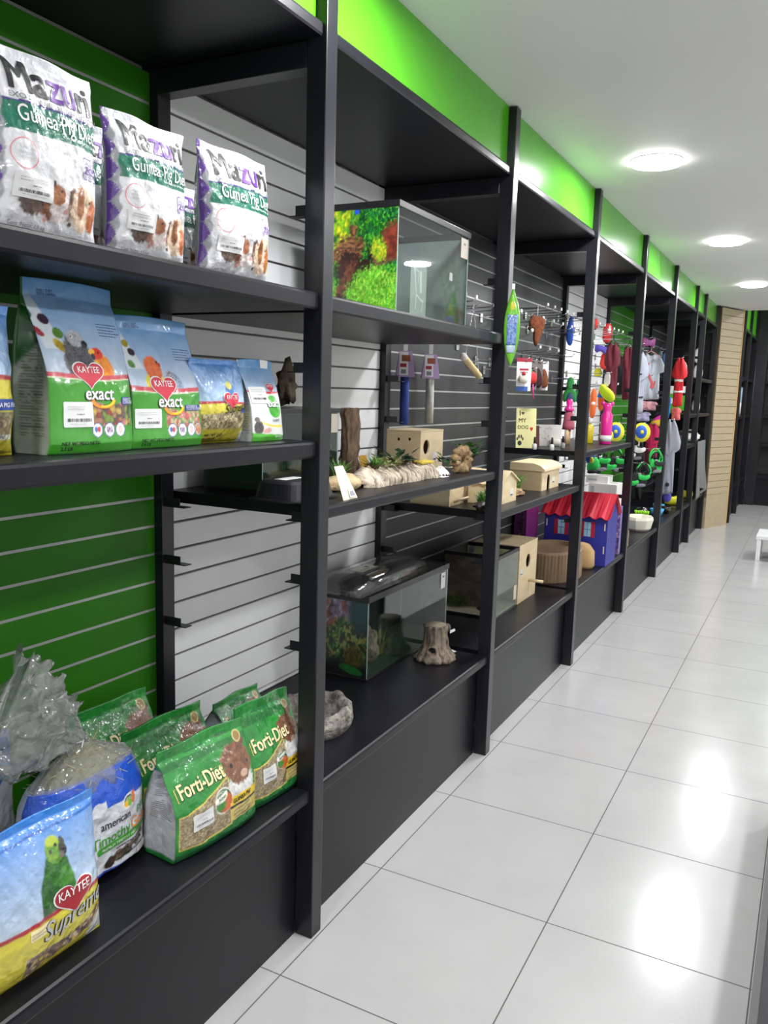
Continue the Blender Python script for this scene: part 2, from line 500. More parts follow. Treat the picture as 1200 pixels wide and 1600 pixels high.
# ------------------------------------------------------------------ shelving along the left wall
Y0P, BAYW, PW = 1.92, 1.4639, 0.0535
PY = [Y0P + BAYW * k for k in range(-1, 6)] + [9.93, 11.13]     # near face of each upright
PY[6] = 9.2
BACKX, WALLX = -0.57, -0.60
POSTPOS = ['outside the left edge of the photo', 'nearest to the camera, tallest in the photo', 'second from the camera, beside the hanging green package', 'third from the camera, beside the red-roofed cardboard house',
           'fourth from the camera', 'fifth from the camera', 'sixth from the camera', 'seventh from the camera', 'last before the pale wooden column']
def bracket(mb, x0, x1, y, z):
    mb.box(x0, x1, y, y + 0.030, z, z + 0.003, BLACKPOST)
    xa, xb = (x0, x1 - 0.02) if x1 > x0 and x0 < -0.3 else (x0 + 0.02, x1)
    mb.box(xa, xb, y + 0.0, y + 0.003, z + 0.003, z + 0.028, BLACKPOST)
for k, y in enumerate(PY):
    t_ = thing('shelving_upright_frame', 'black square shelving upright, ' + POSTPOS[k], 'shelf upright', (0, y, 0), group='black shelving uprights along the left wall')
    MB().box(-0.06, 0, 0, PW, 0, H_CEIL - 0.004, BLACKPOST, bev=0.003).build('front_post', t_)
    MB().box(WALLX - 0.03, BACKX, 0, PW, 0, H_CEIL - 0.01, BLACKPOST, bev=0.002).build('back_post', t_)
    MB().box(BACKX + 0.0005, -0.0605, 0.0, PW, 2.458, 2.524, BLACKPOST, bev=0.002).build('top_rail', t_)
    for z in (0.88, 1.078, 1.258, 1.49, 1.675, 2.09):
        if k == 0 or (k == 1 and z == 1.49): continue
        mb = MB(); bracket(mb, BACKX + 0.001, BACKX + 0.080, 0.012, z); mb.build('shelf_bracket', t_)
        mb = MB(); bracket(mb, -0.118, -0.0605, 0.012, z); mb.build('shelf_bracket', t_)

def shelf(y0, y1, ztop, th, label, name='shelf_board', x0=None, xf=-0.012):
    x0 = WALLX + 0.004 if x0 is None else x0
    mb = MB()
    # rounded front lip
    prof = [(x0, ztop), (xf - 0.008, ztop), (xf - 0.002, ztop - 0.003), (xf, ztop - 0.009), (xf, ztop - th + 0.006), (xf - 0.003, ztop - th), (x0, ztop - th)]
    n = len(prof)
    vs = [(p[0], y0, p[1]) for p in prof] + [(p[0], y1, p[1]) for p in prof]
    mb.geo(vs, [tuple(range(n)), tuple(range(2 * n - 1, n - 1, -1))] + [(i, i + n, (i + 1) % n + n, (i + 1) % n) for i in range(n)], BLACK)
    o = mb.build(name); setp(o, label, 'shelf'); return o
G = 0.0015
WHERE = ['nearest bay, left in the photo', 'bay between the first and second uprights', 'bay between the second and third uprights', 'bay between the third and fourth uprights',
         'bay between the fourth and fifth uprights', 'bay between the fifth and sixth uprights', 'bay between the sixth and seventh uprights', 'last bay before the wooden column']
SHELF = {0: [(1.888, .046), (1.491, .046)], 1: [(1.888, .046), (1.303, .036)], 2: [(1.115, .036)], 3: [(1.308, .036)], 4: [], 5: [], 6: [(1.48, .04), (1.15, .04)], 7: [(1.88, .04), (1.48, .04)]}
DESC = {(0, 0): 'black shelf board under the white pet food bags, ', (0, 1): 'black shelf board under the bird food bags, ', (1, 0): 'black shelf board under the high aquarium, ',
        (1, 1): 'black shelf board under the bark log, ', (2, 0): 'black shelf board under the wooden houses, ', (3, 0): 'black shelf board under the yellow sign, ',
        (6, 0): 'upper black shelf board, ', (6, 1): 'lower black shelf board, ', (7, 0): 'upper black shelf board, ', (7, 1): 'lower black shelf board, '}
SLATM = [GREENSLAT, WHITESLAT, BLACKSLAT, BLACKSLAT, WHITESLAT, GREENSLAT, BLACKSLAT, BLACKSLAT]
SLATN = ['green', 'white', 'black', 'black', 'white', 'green', 'black', 'black']
SP, ZG = 0.0886, 1.1952
for k in range(8):
    ya, yb = PY[k] + PW, PY[k + 1]
    for j, (z, th) in enumerate(SHELF[k]):
        shelf(ya + G, yb - G, z, th, DESC[(k, j)] + WHERE[k])
    # top board, green fascia, base
    shelf(ya + G, yb - G, 2.562, .036, 'black top board under the green fascia, ' + WHERE[k], 'top_board')
    o = MB().box(-0.052, -0.034, ya + G, yb - G, 2.5635, H_CEIL - 0.001, GREEN).build('green_fascia')
    setp(o, 'glossy bright green fascia panel below the ceiling, ' + WHERE[k], 'fascia')
    t_ = thing('base_plinth', 'black base plinth with flat top, ' + WHERE[k], 'base cabinet', (0, ya, 0))
    L = yb - ya
    MB().box(-0.078, -0.06, G, L - G, 0, 0.4335, BLACK, bev=0.001).build('kick_board', t_)
    mb = MB(); prof = [(WALLX + .003, .47), (-.020, .47), (-.014, .467), (-.012, .461), (-.012, .440), (-.015, .434), (WALLX + .003, .434)]; n = 7
    mb.geo([(p[0], G, p[1]) for p in prof] + [(p[0], L - G, p[1]) for p in prof], [tuple(range(n)), tuple(range(2 * n - 1, n - 1, -1))] + [(i, i + n, (i + 1) % n + n, (i + 1) % n) for i in range(n)], BLACK)
    mb.build('plinth_top', t_)
    # slatwall
    t_ = thing('slatwall', SLATN[k] + ' grooved slatwall panel on the back wall, ' + WHERE[k], 'slatwall', (WALLX, ya, 0))
    mb = MB(); mg = MB()
    zs = sorted(ZG + SP * i for i in range(-8, 16))
    prev = 0.472
    for z in zs + [2.52]:
        if z - 0.004 > prev + 0.01:
            ztop = z - 0.004 if z != 2.52 else 2.52
            mb.box(-0.014, 0, 0, L, prev, ztop, SLATM[k], bev=0.0015)
        prev = z + 0.004
    lt = k not in (1, 4)
    for z in zs:
        if z > 2.5 or z < .5: continue
        if lt: mg.box(-0.012, -0.0015, 0.001, L - 0.001, z - 0.0039, z + 0.0039, GROOVE_L)
        else: mg.box(-0.012, -0.008, 0.001, L - 0.001, z - 0.0039, z + 0.0039, GROOVE_D).box(-0.0078, -0.0035, 0.001, L - 0.001, z - 0.0039, z - 0.0020, mat('grey_groove_lip', (.34, .34, .35), rough=.5))
    mb.build('slats', t_); mg.build('groove_insert', t_)
    MB().box(-0.03, -0.0145, 0, L, 0.472, 2.52, GROOVE_D).build('backing_board', t_)

# end column of pale slatwall, set at an angle
ang = math.atan2(0.55, 0.21)
t_ = thing('wood_column', 'pale maple slatwall column with golden edge at the end of the shelving', 'column', (0.03, 11.2, 0), rz=ang)
mb = MB(); Lc = math.hypot(.55, .21)
mb.box(0, Lc - .02, 0, .2, 0, .43, WOODP)
z = .433
while z < 2.75:
    z2 = min(z + .0870, 2.785); mb.box(0, Lc - .02, 0, .2, z, z2 - .006, WOODP, bev=.002); z = z2
mb.box(0, Lc - .02, .008, .2, .40, 2.78, mat('brown_groove', (.2, .15, .09), rough=.6))
mb.build('grooved_face', t_)
MB().box(Lc - .02, Lc, -0.004, .2, 0, 2.785, WOODE, bev=.002).build('edge_band', t_)
# filler behind the column
struct('trim_1', MB().box(-0.6, 0.0, 11.20, 11.75, 0, H_CEIL, BLACK))

struct('trim_2', MB().box(-.3, 0.255, 14.24, 14.30, 0, 3.2, BLACK))
# shelving beyond the column and across the far end
def simple_bay(label, a, b, horiz, levels, base=True, zt=3.2, zf=2.6, colr=None):
    """bay between a and b; horiz False: runs along y at x=a0; True: runs along x at y=a0"""
XF = 0.25
def frame2(x, y, lab, along_y=True, zt=3.2):
    t_ = thing('shelving_upright_frame', lab, 'shelf upright', (x, y, 0))
    MB().box(-0.06, 0, 0, .06, 0, zt, BLACKPOST, bev=.003).build('front_post', t_)
    return t_
frame2(XF + .01, 11.93, 'black upright right behind the wooden column')
frame2(XF + .01, 13.0, 'black upright between the wooden column and the far corner')
XRUN = [(11.99, 13.0), (13.06, 14.22)]
for i, (a, b) in enumerate(XRUN):
    w = ('nearer', 'farther')[i] + ' bay beyond the wooden column'
    t_ = thing('shelf_unit', 'black shelf unit with green fascia, ' + w, 'shelf unit', (XF, a, 0))
    for z in (.47, 1.43, 1.96, 2.6): MB().box(-.5, 0, G, b - a - G, z - .04, z, BLACK, bev=.004).build('shelf_board', t_)
    MB().box(-.5, -.05, G, b - a - G, 0, .43, BLACK).build('base', t_)
    MB().box(-.05, -.03, G, b - a - G, 2.6005, 3.2, GREEN).build('fascia', t_)
    MB().box(-.52, -.5005, G, b - a - G, .4, 3.2, BLACKSLAT).build('back_panel', t_)
YFW = 14.28
for i, x in enumerate((.26, 1.72, 3.18)):
    t_ = thing('shelving_upright_frame', 'black upright of the far end shelving, ' + ('in the corner', 'middle one', 'at the right')[i], 'shelf upright', (x, YFW, 0))
    MB().box(0, .15 if i == 0 else .06, 0, .06, 0, 3.2, BLACKPOST, bev=.003).build('front_post', t_)
for i, (a, b) in enumerate([(.41, 1.72), (1.78, 3.18)]):
    t_ = thing('shelf_unit', 'black shelf unit with green fascia at the far end, ' + ('next to the corner', 'farther right')[i], 'shelf unit', (a, YFW, 0))
    for z in (.47, .98, 1.43, 1.96, 2.6): MB().box(G, b - a - G, 0.01, .5, z - .045, z, BLACK, bev=.004).build('shelf_board', t_)
    MB().box(G, b - a - G, .06, .5, 0, .42, BLACK).build('base', t_)
    MB().box(G, b - a - G, .03, .05, 2.6005, 3.2, GREEN).build('fascia', t_)
    mb = MB(); z = .471
    while z < 2.55: mb.box(G, b - a - G, .5005, .52, z, z + .08, BLACKSLAT); z += .0875
    mb.box(G, b - a - G, .512, .53, .4, 2.6, GROOVE_D); mb.build('slat_back', t_)

# dark base of the counter at the lower right, and the low white bench
t_ = thing('counter', 'dark counter base at the lower right edge of the photo', 'counter', (1.185, 1.2, 0))
MB().box(.02, .9, .01, 2.21, .06, .34, BLACK, bev=.002).build('body', t_)
MB().box(0, .9, 0, 2.22, 0, .058, mat('grey_kick_strip', (.18, .18, .18), rough=.4)).build('kick_strip', t_)
WHITEP = mat('white_lacquer', (.80, .80, .81), rough=.25)
t_ = thing('low_bench', 'low white bench with square legs standing on the aisle tiles', 'bench', (.745, 9.25, 0))
MB().box(0, 1.1, 0, .55, .225, .262, WHITEP, bev=.003).build('bench_top', t_)
for x, y in ((.01, .01), (1.05, .01), (.01, .50), (1.05, .50)):
    MB().box(x, x + .04, y, y + .04, 0, .2245, WHITEP, bev=.002).build('leg', t_)
# ------------------------------------------------------------------ printed plastic bags
FILMPRINT = mat('printed_plastic_film', attr=True, rough=0.36, coat=0.85, coat_rough=0.035, bump=1.0, bscale=52, bdist=0.004)
FILMSMOOTH = mat('printed_smooth_pouch', attr=True, rough=0.33, coat=0.55, coat_rough=0.10, bump=0.22, bscale=22, bdist=0.004)
def ink(name, c, coat=0.22): return mat('ink_' + name, c, rough=0.5, coat=coat, coat_rough=0.06, bump=0.3, bscale=38, bdist=0.004)
I_BLACK = ink('black', (0.012, 0.012, 0.014)); I_WHITE = ink('white', (0.80, 0.80, 0.80)); I_PURPLE = ink('purple', rgb(104, 52, 150))
I_RED = ink('red', rgb(196, 40, 62)); I_DRED = ink('deep_red', rgb(160, 26, 40)); I_BLUE = ink('blue', rgb(40, 66, 150)); I_GREEN = ink('green', rgb(60, 150, 40))
I_GREY = ink('grey', (0.20, 0.20, 0.21)); I_GOLD = ink('gold', rgb(225, 195, 110)); I_YELLOW = ink('yellow', rgb(245, 200, 20)); I_ORANGE = ink('orange', rgb(236, 140, 40))
I_LGREY = ink('light_grey', (0.45, 0.45, 0.47)); I_CREAM = ink('cream', rgb(236, 222, 170)); I_NAVY = ink('navy', rgb(30, 36, 90)); I_DGREEN = ink('dark_green', rgb(14, 92, 60))
I_PINK = ink('pink', rgb(226, 120, 130)); I_SKY = ink('sky_blue', rgb(90, 160, 220))
PAPER = mat('white_sticker_paper', (0.74, 0.74, 0.74), rough=0.5)

class Bag:
    """w, h, d in metres; local x out of the front, y to the right, z up"""
    def __init__(s, w, h, d, kind='pillow', seed=0, wr=0.003, lean=0.0, skew=0.0, hump=0.0):
        s.w, s.h, s.d, s.kind, s.seed, s.wr, s.lean, s.skew, s.hump = w, h, d, kind, seed, wr, lean, skew, hump
    def D(s, v):
        if s.kind == 'pillow':
            a = np.clip(np.sin(PI * np.clip((v - 0.015) / 0.925, 0, 1)), 0, 1) ** 0.55
            return 0.5 * s.d * a * (1.08 - 0.25 * v) + 0.0015
        t = np.clip((v - 0.40) / 0.50, 0, 1)
        bot = 0.86 + 0.14 * np.clip(v / 0.06, 0, 1)
        return 0.5 * s.d * (1 - t ** 1.35) * bot + 0.0018
    def W(s, v):
        if s.kind == 'pillow':
            return 1 - 0.07 * np.sin(PI * np.clip((v - 0.03) / 0.9, 0, 1)) ** 0.8
        t = np.clip((v - 0.45) / 0.4, 0, 1)
        return 1 - 0.04 * np.sin(PI * np.clip(v * 1.3, 0, 1)) + (0.03 * t if s.kind == 'pouch' else 0)
    def prof(s, u):
        c = np.clip(np.abs(2 * u - 1), 0, 1)
        if s.kind == 'pillow': return (1 - c ** 3.6) ** 0.55
        return 0.80 + 0.20 * (1 - c ** 3.0)
    def P(s, u, v):
        """front surface; u, v arrays"""
        Dv, Wv = s.D(v), s.W(v)
        y = (u - 0.5) * s.w * Wv + s.skew * v
        if s.kind != 'pillow' or s.hump: z = s.h * v + s.hump * (4 * u * (1 - u) - 0.5) * v ** 6
        else: z = s.h * v
        pr = s.prof(u)
        if s.kind != 'pillow': pr = pr * (1 - np.clip((v - .80) / .12, 0, 1)) + np.clip((v - .80) / .12, 0, 1)
        x = Dv * pr
        n = (fbm(u * s.w * 38 + 7, v * s.h * 26, s.seed, 3) - 0.5) * 2 * s.wr
        rid = np.abs(fbm(u * s.w * 22 + v * 3, v * s.h * 20 - u * 2, s.seed + 40, 2) - 0.5) * -2.2 * s.wr
        ed = np.minimum(1, 6 * np.minimum(u, 1 - u) + .15) * np.minimum(1, 10 * np.minimum(v, 1 - v) + 0.15)
        x = x + (n + rid) * ed + s.seal_ripple(u, v)
        y = y + (fbm(v * s.h * 24, u * 0 + 1.5, s.seed + 11, 2) - 0.5) * 2 * s.wr * np.where(np.abs(u - .5) > .42, 1, 0.4)
        s.base = Dv * pr
        return x + s.lean * v, y, z
    def seal_ripple(s, u, v):
        return np.clip((v - .84) / .16, 0, 1) * np.sin(u * 9 + s.seed) * s.wr * 1.4
    def build(s, paint, side, matl=None, back=(0.5, 0.5, 0.5), res=0.0022, decals=(), name='bag_body', parent=None, jag=0.0, topseal=None):
        matl = matl or FILMPRINT
        nu = max(14, int(s.w / res)); nv = max(16, int(s.h / res))
        U, V = np.meshgrid(np.linspace(0, 1, nu), np.linspace(0, 1, nv))
        X, Y, Z = s.P(U, V)
        if jag:
            tooth = (np.arange(nu) % 2) * jag
            Z[-1] += tooth
        a = Art(U, V * s.h / s.w, (0.5, 0.5, 0.5)); paint(a, U, V, s.h / s.w)
        mb = MB(); cols = []
        k = mb.mi(matl)
        mb.v = list(zip(X.ravel().tolist(), Y.ravel().tolist(), Z.ravel().tolist())); cols.append(a.c.reshape(-1, 3))
        idx = np.arange(nu * nv).reshape(nv, nu)
        q = np.stack([idx[:-1, :-1], idx[:-1, 1:], idx[1:, 1:], idx[1:, :-1]], -1).reshape(-1, 4)
        fs = [tuple(r) for r in q.tolist()]
        # back
        nb = max(8, nu // 6); nvb = nv
        UB = np.linspace(0, 1, nb); VB = np.linspace(0, 1, nvb)
        Ub, Vb = np.meshgrid(UB, VB)
        xb, yb, zb = s.P(Ub, Vb)
        xb = xb - 2 * s.base - 0.0014
        o = len(mb.v)
        mb.v += list(zip(xb.ravel().tolist(), yb.ravel().tolist(), zb.ravel().tolist()))
        cols.append(np.tile(np.array(back, dtype=float), (nb * nvb, 1)))
        ib = np.arange(nb * nvb).reshape(nvb, nb) + o
        q = np.stack([ib[:-1, :-1], ib[1:, :-1], ib[1:, 1:], ib[:-1, 1:]], -1).reshape(-1, 4)
        fs += [tuple(r) for r in q.tolist()]
        # sides (gusset) with an inward fold
        for e, (fc, bc) in enumerate(((0, 0), (nu - 1, nb - 1))):
            nm = 14
            T = np.linspace(0, 1, nm + 1)[1:-1]
            fx, fy, fz = X[:, fc], Y[:, fc], Z[:, fc]; bx, by = xb[:, bc], yb[:, bc]
            vv = np.linspace(0, 1, nv)
            fold = (0.010 + 0.35 * s.d * np.clip((vv - .35) / .45, 0, 1)) * (0 if s.kind == 'pillow' else 1) * np.clip((.84 - vv) / .14, 0, 1)
            sg = 1 if e == 0 else -1
            TT, VV = np.meshgrid(T, vv)
            sx_ = fx[:, None] * (1 - TT) + bx[:, None] * TT
            sy_ = fy[:, None] * (1 - TT) + by[:, None] * TT + sg * fold[:, None] * (1 - np.abs(2 * TT - 1)) ** 0.8 - sg * (0.004 if s.kind != 'pillow' else 0) * np.sin(PI * TT)
            sz_ = fz[:, None] + 0 * TT
            c = side(TT, VV, s.seed)
            o2 = len(mb.v)
            mb.v += list(zip(sx_.ravel().tolist(), sy_.ravel().tolist(), sz_.ravel().tolist())); cols.append(c.reshape(-1, 3))
            n_ = nm - 1
            for r in range(nv - 1):
                row = [idx[r, fc]] + [o2 + r * n_ + j for j in range(n_)] + [ib[r, bc]]
                ro2 = [idx[r + 1, fc]] + [o2 + (r + 1) * n_ + j for j in range(n_)] + [ib[r + 1, bc]]
                for j in range(len(row) - 1):
                    f = (int(row[j]), int(ro2[j]), int(ro2[j + 1]), int(row[j + 1]))
                    fs.append(f if e == 0 else f[::-1])
        # bottom and top closing
        def near(u): return int(round(u * (nb - 1)))
        for r, rev in ((0, True), (nv - 1, False)):
            for j in range(nu - 1):
                b0 = int(ib[r, near(j / (nu - 1))]); b1 = int(ib[r, near((j + 1) / (nu - 1))])
                f = (int(idx[r, j]), int(idx[r, j + 1]), b1, b0) if b0 != b1 else (int(idx[r, j]), int(idx[r, j + 1]), b0)
                fs.append(f[::-1] if rev else f)
        mb.f = fs; mb.m = [k] * len(fs); mb.sm = [True] * len(fs)
        off = 0.0006 + 0.14 * s.wr
        for dc in decals:
            (vs, ff), m, px, py, rot = dc[:5]
            lift = off * (dc[5] if len(dc) > 5 else 1)
            A = np.array(vs); c, q_ = math.cos(rot), math.sin(rot)
            ax = A[:, 0] * c - A[:, 1] * q_ + px; ay = A[:, 0] * q_ + A[:, 1] * c + py
            u = ax / s.w; v = ay / s.h
            x, y, z = s.P(np.clip(u, 0.0, 1.0), np.clip(v, 0, 1))
            e = 0.002
            x1, y1, z1 = s.P(np.clip(u + e, 0, 1), v); x0, y0, z0 = s.P(np.clip(u - e, 0, 1), v)
            tx, ty = x1 - x0, y1 - y0; ln = np.hypot(tx, ty) + 1e-9
            nx, ny = ty / ln, -tx / ln
            x = x + nx * lift; y = y + ny * lift
            mb.geo(list(zip(x.tolist(), y.tolist(), z.tolist())), ff, m, True)
        mb.col = np.concatenate(cols, 0)
        return mb.build(name, parent)

def T(body, size, m, x, y, rot=0, bold=0.0, sx=1.0, shear=0.0, lift=1.5):
    return (text2d(body, size, bold, shear, sx), m, x, y, rot, lift)
def Q(poly, m, x, y, rot=0, lift=1.0): return ((poly2d(poly) if not isinstance(poly, tuple) else poly), m, x, y, rot, lift)
def outline(poly, t):
    """closed ribbon of width t along a polygon"""
    n = len(poly); c = [sum(p[0] for p in poly) / n, sum(p[1] for p in poly) / n]
    inner = []
    for x, y in poly:
        dx, dy = x - c[0], y - c[1]; L = math.hypot(dx, dy); inner.append((c[0] + dx * (1 - t / L), c[1] + dy * (1 - t / L)))
    return (list(poly) + inner, [(i, (i + 1) % n, n + (i + 1) % n, n + i) for i in range(n)])
def barcode(w, h, seed=1):
    r = random.Random(seed); vs = []; fs = []; x = 0
    while x < w:
        b = r.choice((.0007, .0010, .0016)); n = len(vs)
        vs += [(x, 0), (x + b, 0), (x + b, h), (x, h)]; fs.append((n, n + 1, n + 2, n + 3)); x += b + r.choice((.0008, .0012, .0020))
    return vs, fs
def strokes(w, n, seed=1, gap=.004, t=.0012, ragged=.35):
    """lines of print too small to read"""
    r = random.Random(seed); vs = []; fs = []
    for i in range(n):
        x = 0; L = w * (1 - r.random() * ragged)
        while x < L:
            a = r.uniform(.003, .009); k = len(vs); y = -i * gap
            vs += [(x, y), (x + a, y), (x + a, y + t), (x, y + t)]; fs.append((k, k + 1, k + 2, k + 3)); x += a + .0015
    return vs, fs
def sticker(x, y, w, h, rot=0, seed=1):
    """white price sticker with a barcode: list of decals"""
    d = [Q(rrect(w, h, .003), PAPER, x, y, rot, 1.6)]
    c, s_ = math.cos(rot), math.sin(rot)
    def at(a, b): return x + a * c - b * s_, y + a * s_ + b * c
    px, py = at(w * .12, h * .22); d.append((barcode(w * .76, h * .13, seed), I_BLACK, px, py, rot, 2.6))
    px, py = at(w * .2, h * .12); d.append((strokes(w * .6, 1, seed, t=.0009), I_LGREY, px, py, rot, 2.6))
    px, py = at(w * .12, h * .80); d.append((strokes(w * .74, 2, seed + 1, gap=.0045, t=.0010), I_LGREY, px, py, rot, 2.6))
    px, py = at(w * .42, h * .5); d.append((strokes(w * .2, 1, seed + 2, t=.0014, ragged=0), I_GREY, px, py, rot, 2.6))
    return d
def run(parts, size, x, y, width, bold):
    ws = [max(v[0] for v in text2d(b, size, bold)[0]) for b, _ in parts]
    k = width / (sum(ws) + size * .04 * (len(parts) - 1)); out = []
    for (b, m), w_ in zip(parts, ws):
        out.append(T(b, size, m, x, y, 0, bold=bold, sx=k)); x += (w_ + size * .04) * k
    return out
def place_bag(name, label, cat, loc, rz=0, ry=0, group=None):
    """front faces the aisle (+x)"""
    return thing(name, label, cat, loc, rz, group, ry=ry)
def sidecol(c, c2=None, zig=None, text=None):
    def f(TT, VV, seed):
        n = fbm(TT * 6, VV * 22, seed + 5)[..., None]
        col = np.array(c) * (0.85 + 0.3 * n)
        if c2 is not None:
            m = (1 - sst(.28, .34, VV))[..., None] if not callable(c2) else c2(TT, VV)[..., None]
            col = col * (1 - m) + np.array(zig if zig is not None else c2 if not callable(c2) else (0, 0, 0)) * m
        if text is not None:
            ln = (np.mod(VV * 60, 1) < .42) & (TT > .15) & (TT < .85) & (vnoise(TT * 30, np.floor(VV * 60), seed) > .30) & (VV > text[0]) & (VV < text[1])
            col = np.where(ln[..., None], np.array(text[2]), col)
        return col
    return f

# --- white guinea-pig diet bags (top shelf) ---------------------------------
WHITEF = rgb(222, 222, 226); SILV = rgb(150, 152, 158); GRN = rgb(16, 108, 84)
def art_mazuri(a, U, V, asp):
    x, y = a.x, a.y
    a.c[:] = np.array(WHITEF)
    a.mix(sst(.02, .0, y - asp * .86) * 0 + sst(asp * .895, asp * .905, y), rgb(206, 208, 214))
    f = .02 * np.sin((x - .1) * 3.0)
    m = (y > asp * .545 + f * .5 - (x - .5) * 0) & (y < asp * .695 + f)
    a.mix(m.astype(float), GRN)
    a.mix(((y >= asp * .695 + f) & (y < asp * .706 + f)).astype(float), rgb(70, 50, 130))
    # guinea pigs: long brown/white one, then the cream and ginger one
    by = asp * .10
    m = a.emask(.44, by + .15, .27, .12, -.15, .15, .5); a.fur(m, (rgb(150, 84, 44), rgb(98, 52, 28)), 60, 3)
    m = a.emask(.28, by + .13, .10, .11, .3, .15, .4); a.fur(m, (rgb(58, 38, 30), rgb(90, 60, 44)), 60, 4)
    m = a.emask(.54, by + .13, .10, .12, .2, .12, .4); a.fur(m, (rgb(238, 228, 226), rgb(214, 196, 190)), 60, 5)
    m = a.emask(.50, by + .20, .07, .07, .5, .12, .4); a.fur(m, (rgb(170, 104, 62), rgb(140, 80, 46)), 60, 6)
    a.ell(.455, by + .275, .03, .022, rgb(92, 60, 44), .6)
    m = a.emask(.66, by + .17, .055, .11, .1, .12, .4); a.fur(m, (rgb(70, 44, 34), rgb(110, 70, 48)), 60, 7)
    m = a.emask(.79, by + .15, .15, .17, -.1, .10, .4); a.fur(m, (rgb(222, 190, 160), rgb(240, 214, 190)), 60, 8)
    m = a.emask(.74, by + .19, .045, .12, .1, .12, .5); a.fur(m, (rgb(170, 100, 44), rgb(120, 70, 34)), 60, 9)
    m = a.emask(.88, by + .12, .055, .12, .1, .15, .5); a.fur(m, (rgb(206, 112, 44), rgb(176, 90, 36)), 60, 10)
    a.ell(.53, by + .235, .010, .010, (0.01, 0.01, 0.01)); a.ell(.83, by + .21, .010, .012, (0.01, 0.01, 0.01))
    a.ell(.60, by + .10, .022, .016, rgb(214, 150, 150)); a.ell(.84, by + .13, .016, .012, rgb(220, 150, 140))
    a.ell(.42, by + .015, .02, .02, rgb(214, 160, 150)); a.ell(.66, by + .02, .02, .016, rgb(90, 60, 50))
    # silver edge at the left with purple zigzag triangles
    m = 1 - sst(.055, .07, x + 0.01 * np.sin(y * 40)); a.mix(m, SILV)
    zz = np.abs(np.mod(y * 5.2, 1) - .5) * 2
    a.mix(((x < .005 + .05 * zz)).astype(float), rgb(88, 44, 140))
def side_mazuri(TT, VV, seed):
    n = fbm(TT * 8, VV * 30, seed)[..., None]
    return np.array(SILV) * (0.75 + .45 * n)
def dec_mazuri(w, h, st, full=True):
    s = w / .24
    d = run([('Ma', I_BLACK), ('zu', I_PURPLE), ('ri', I_BLACK)], .078 * s, .12 * w, .765 * h, .80 * w, .022)
    d += [*[d_[:5] + (3.0,) for d_ in run([('EXOTIC ANIMAL NUTRITION', I_GREY)], .0125 * s, .12 * w, .716 * h, .82 * w, .012)], *run([('Guinea Pig Diet', I_WHITE)], .040 * s, .17 * w, .603 * h, .76 * w, .004),
         T('ENRICHED FOR OPTIMAL CARE', .0062 * s, I_WHITE, .56 * w, .572 * h), T('Cont. Neto: 1.1 kg', .010 * s, I_GREY, .12 * w, .055 * h),
         Q(outline(ell2d(.026 * s, .026 * s), .0013), I_PINK, .20 * w, .43 * h),
         T('CONTAINS', .0062 * s, I_LGREY, .155 * w, .452 * h), T('STABILIZED', .0062 * s, I_LGREY, .145 * w, .427 * h), T('VITAMIN C', .0062 * s, I_LGREY, .155 * w, .402 * h),
         Q(outline(rrect(.044 * s, .038 * s, .005), .0016), I_PURPLE, .75 * w, .385 * h), T('FED BY', .0085 * s, I_PURPLE, .768 * w, .463 * h), T('ZOO', .0185 * s, I_PURPLE, .765 * w, .415 * h, bold=.02),
         T('PROFESSIONALS', .0042 * s, I_PURPLE, .766 * w, .397 * h)]
    return d + sticker(*st)
def mazuri(loc, w, h, d, label, seed, rz=0, ry=0, st=None):
    t_ = place_bag('pet_food_bag', label, 'pet food bag', loc, rz, ry, 'white bags of guinea pig food on the top shelf')
    b = Bag(w, h, d, 'pillow', seed, wr=.0045)
    b.build(art_mazuri, side_mazuri, FILMPRINT, back=SILV, parent=t_, decals=dec_mazuri(w, h, st or (.12 * w, .20 * h, .33 * w, .13 * h, 0, seed)), jag=.0)
    return t_
SA, SB, SBASE = 1.8885, 1.4915, 0.4705
mazuri((-.115, 1.118, SA), .245, .322, .095, 'largest white guinea pig food bag, cut off by the left edge of the photo', 3)
mazuri((-.255, 1.365, SA), .22, .295, .085, 'white guinea pig food bag half hidden between the first and second front bags', 8, rz=.05)
mazuri((-.115, 1.385, SA), .225, .290, .095, 'middle white guinea pig food bag at the shelf front, bright glare on its print', 5, rz=-.03)
mazuri((-.26, 1.66, SA), .20, .235, .08, 'short white guinea pig food bag tucked behind the rightmost one', 12, rz=.04)
mazuri((-.115, 1.685, SA), .255, .305, .095, 'rightmost white guinea pig food bag on the top shelf, nearest the first upright', 9, rz=-.05)

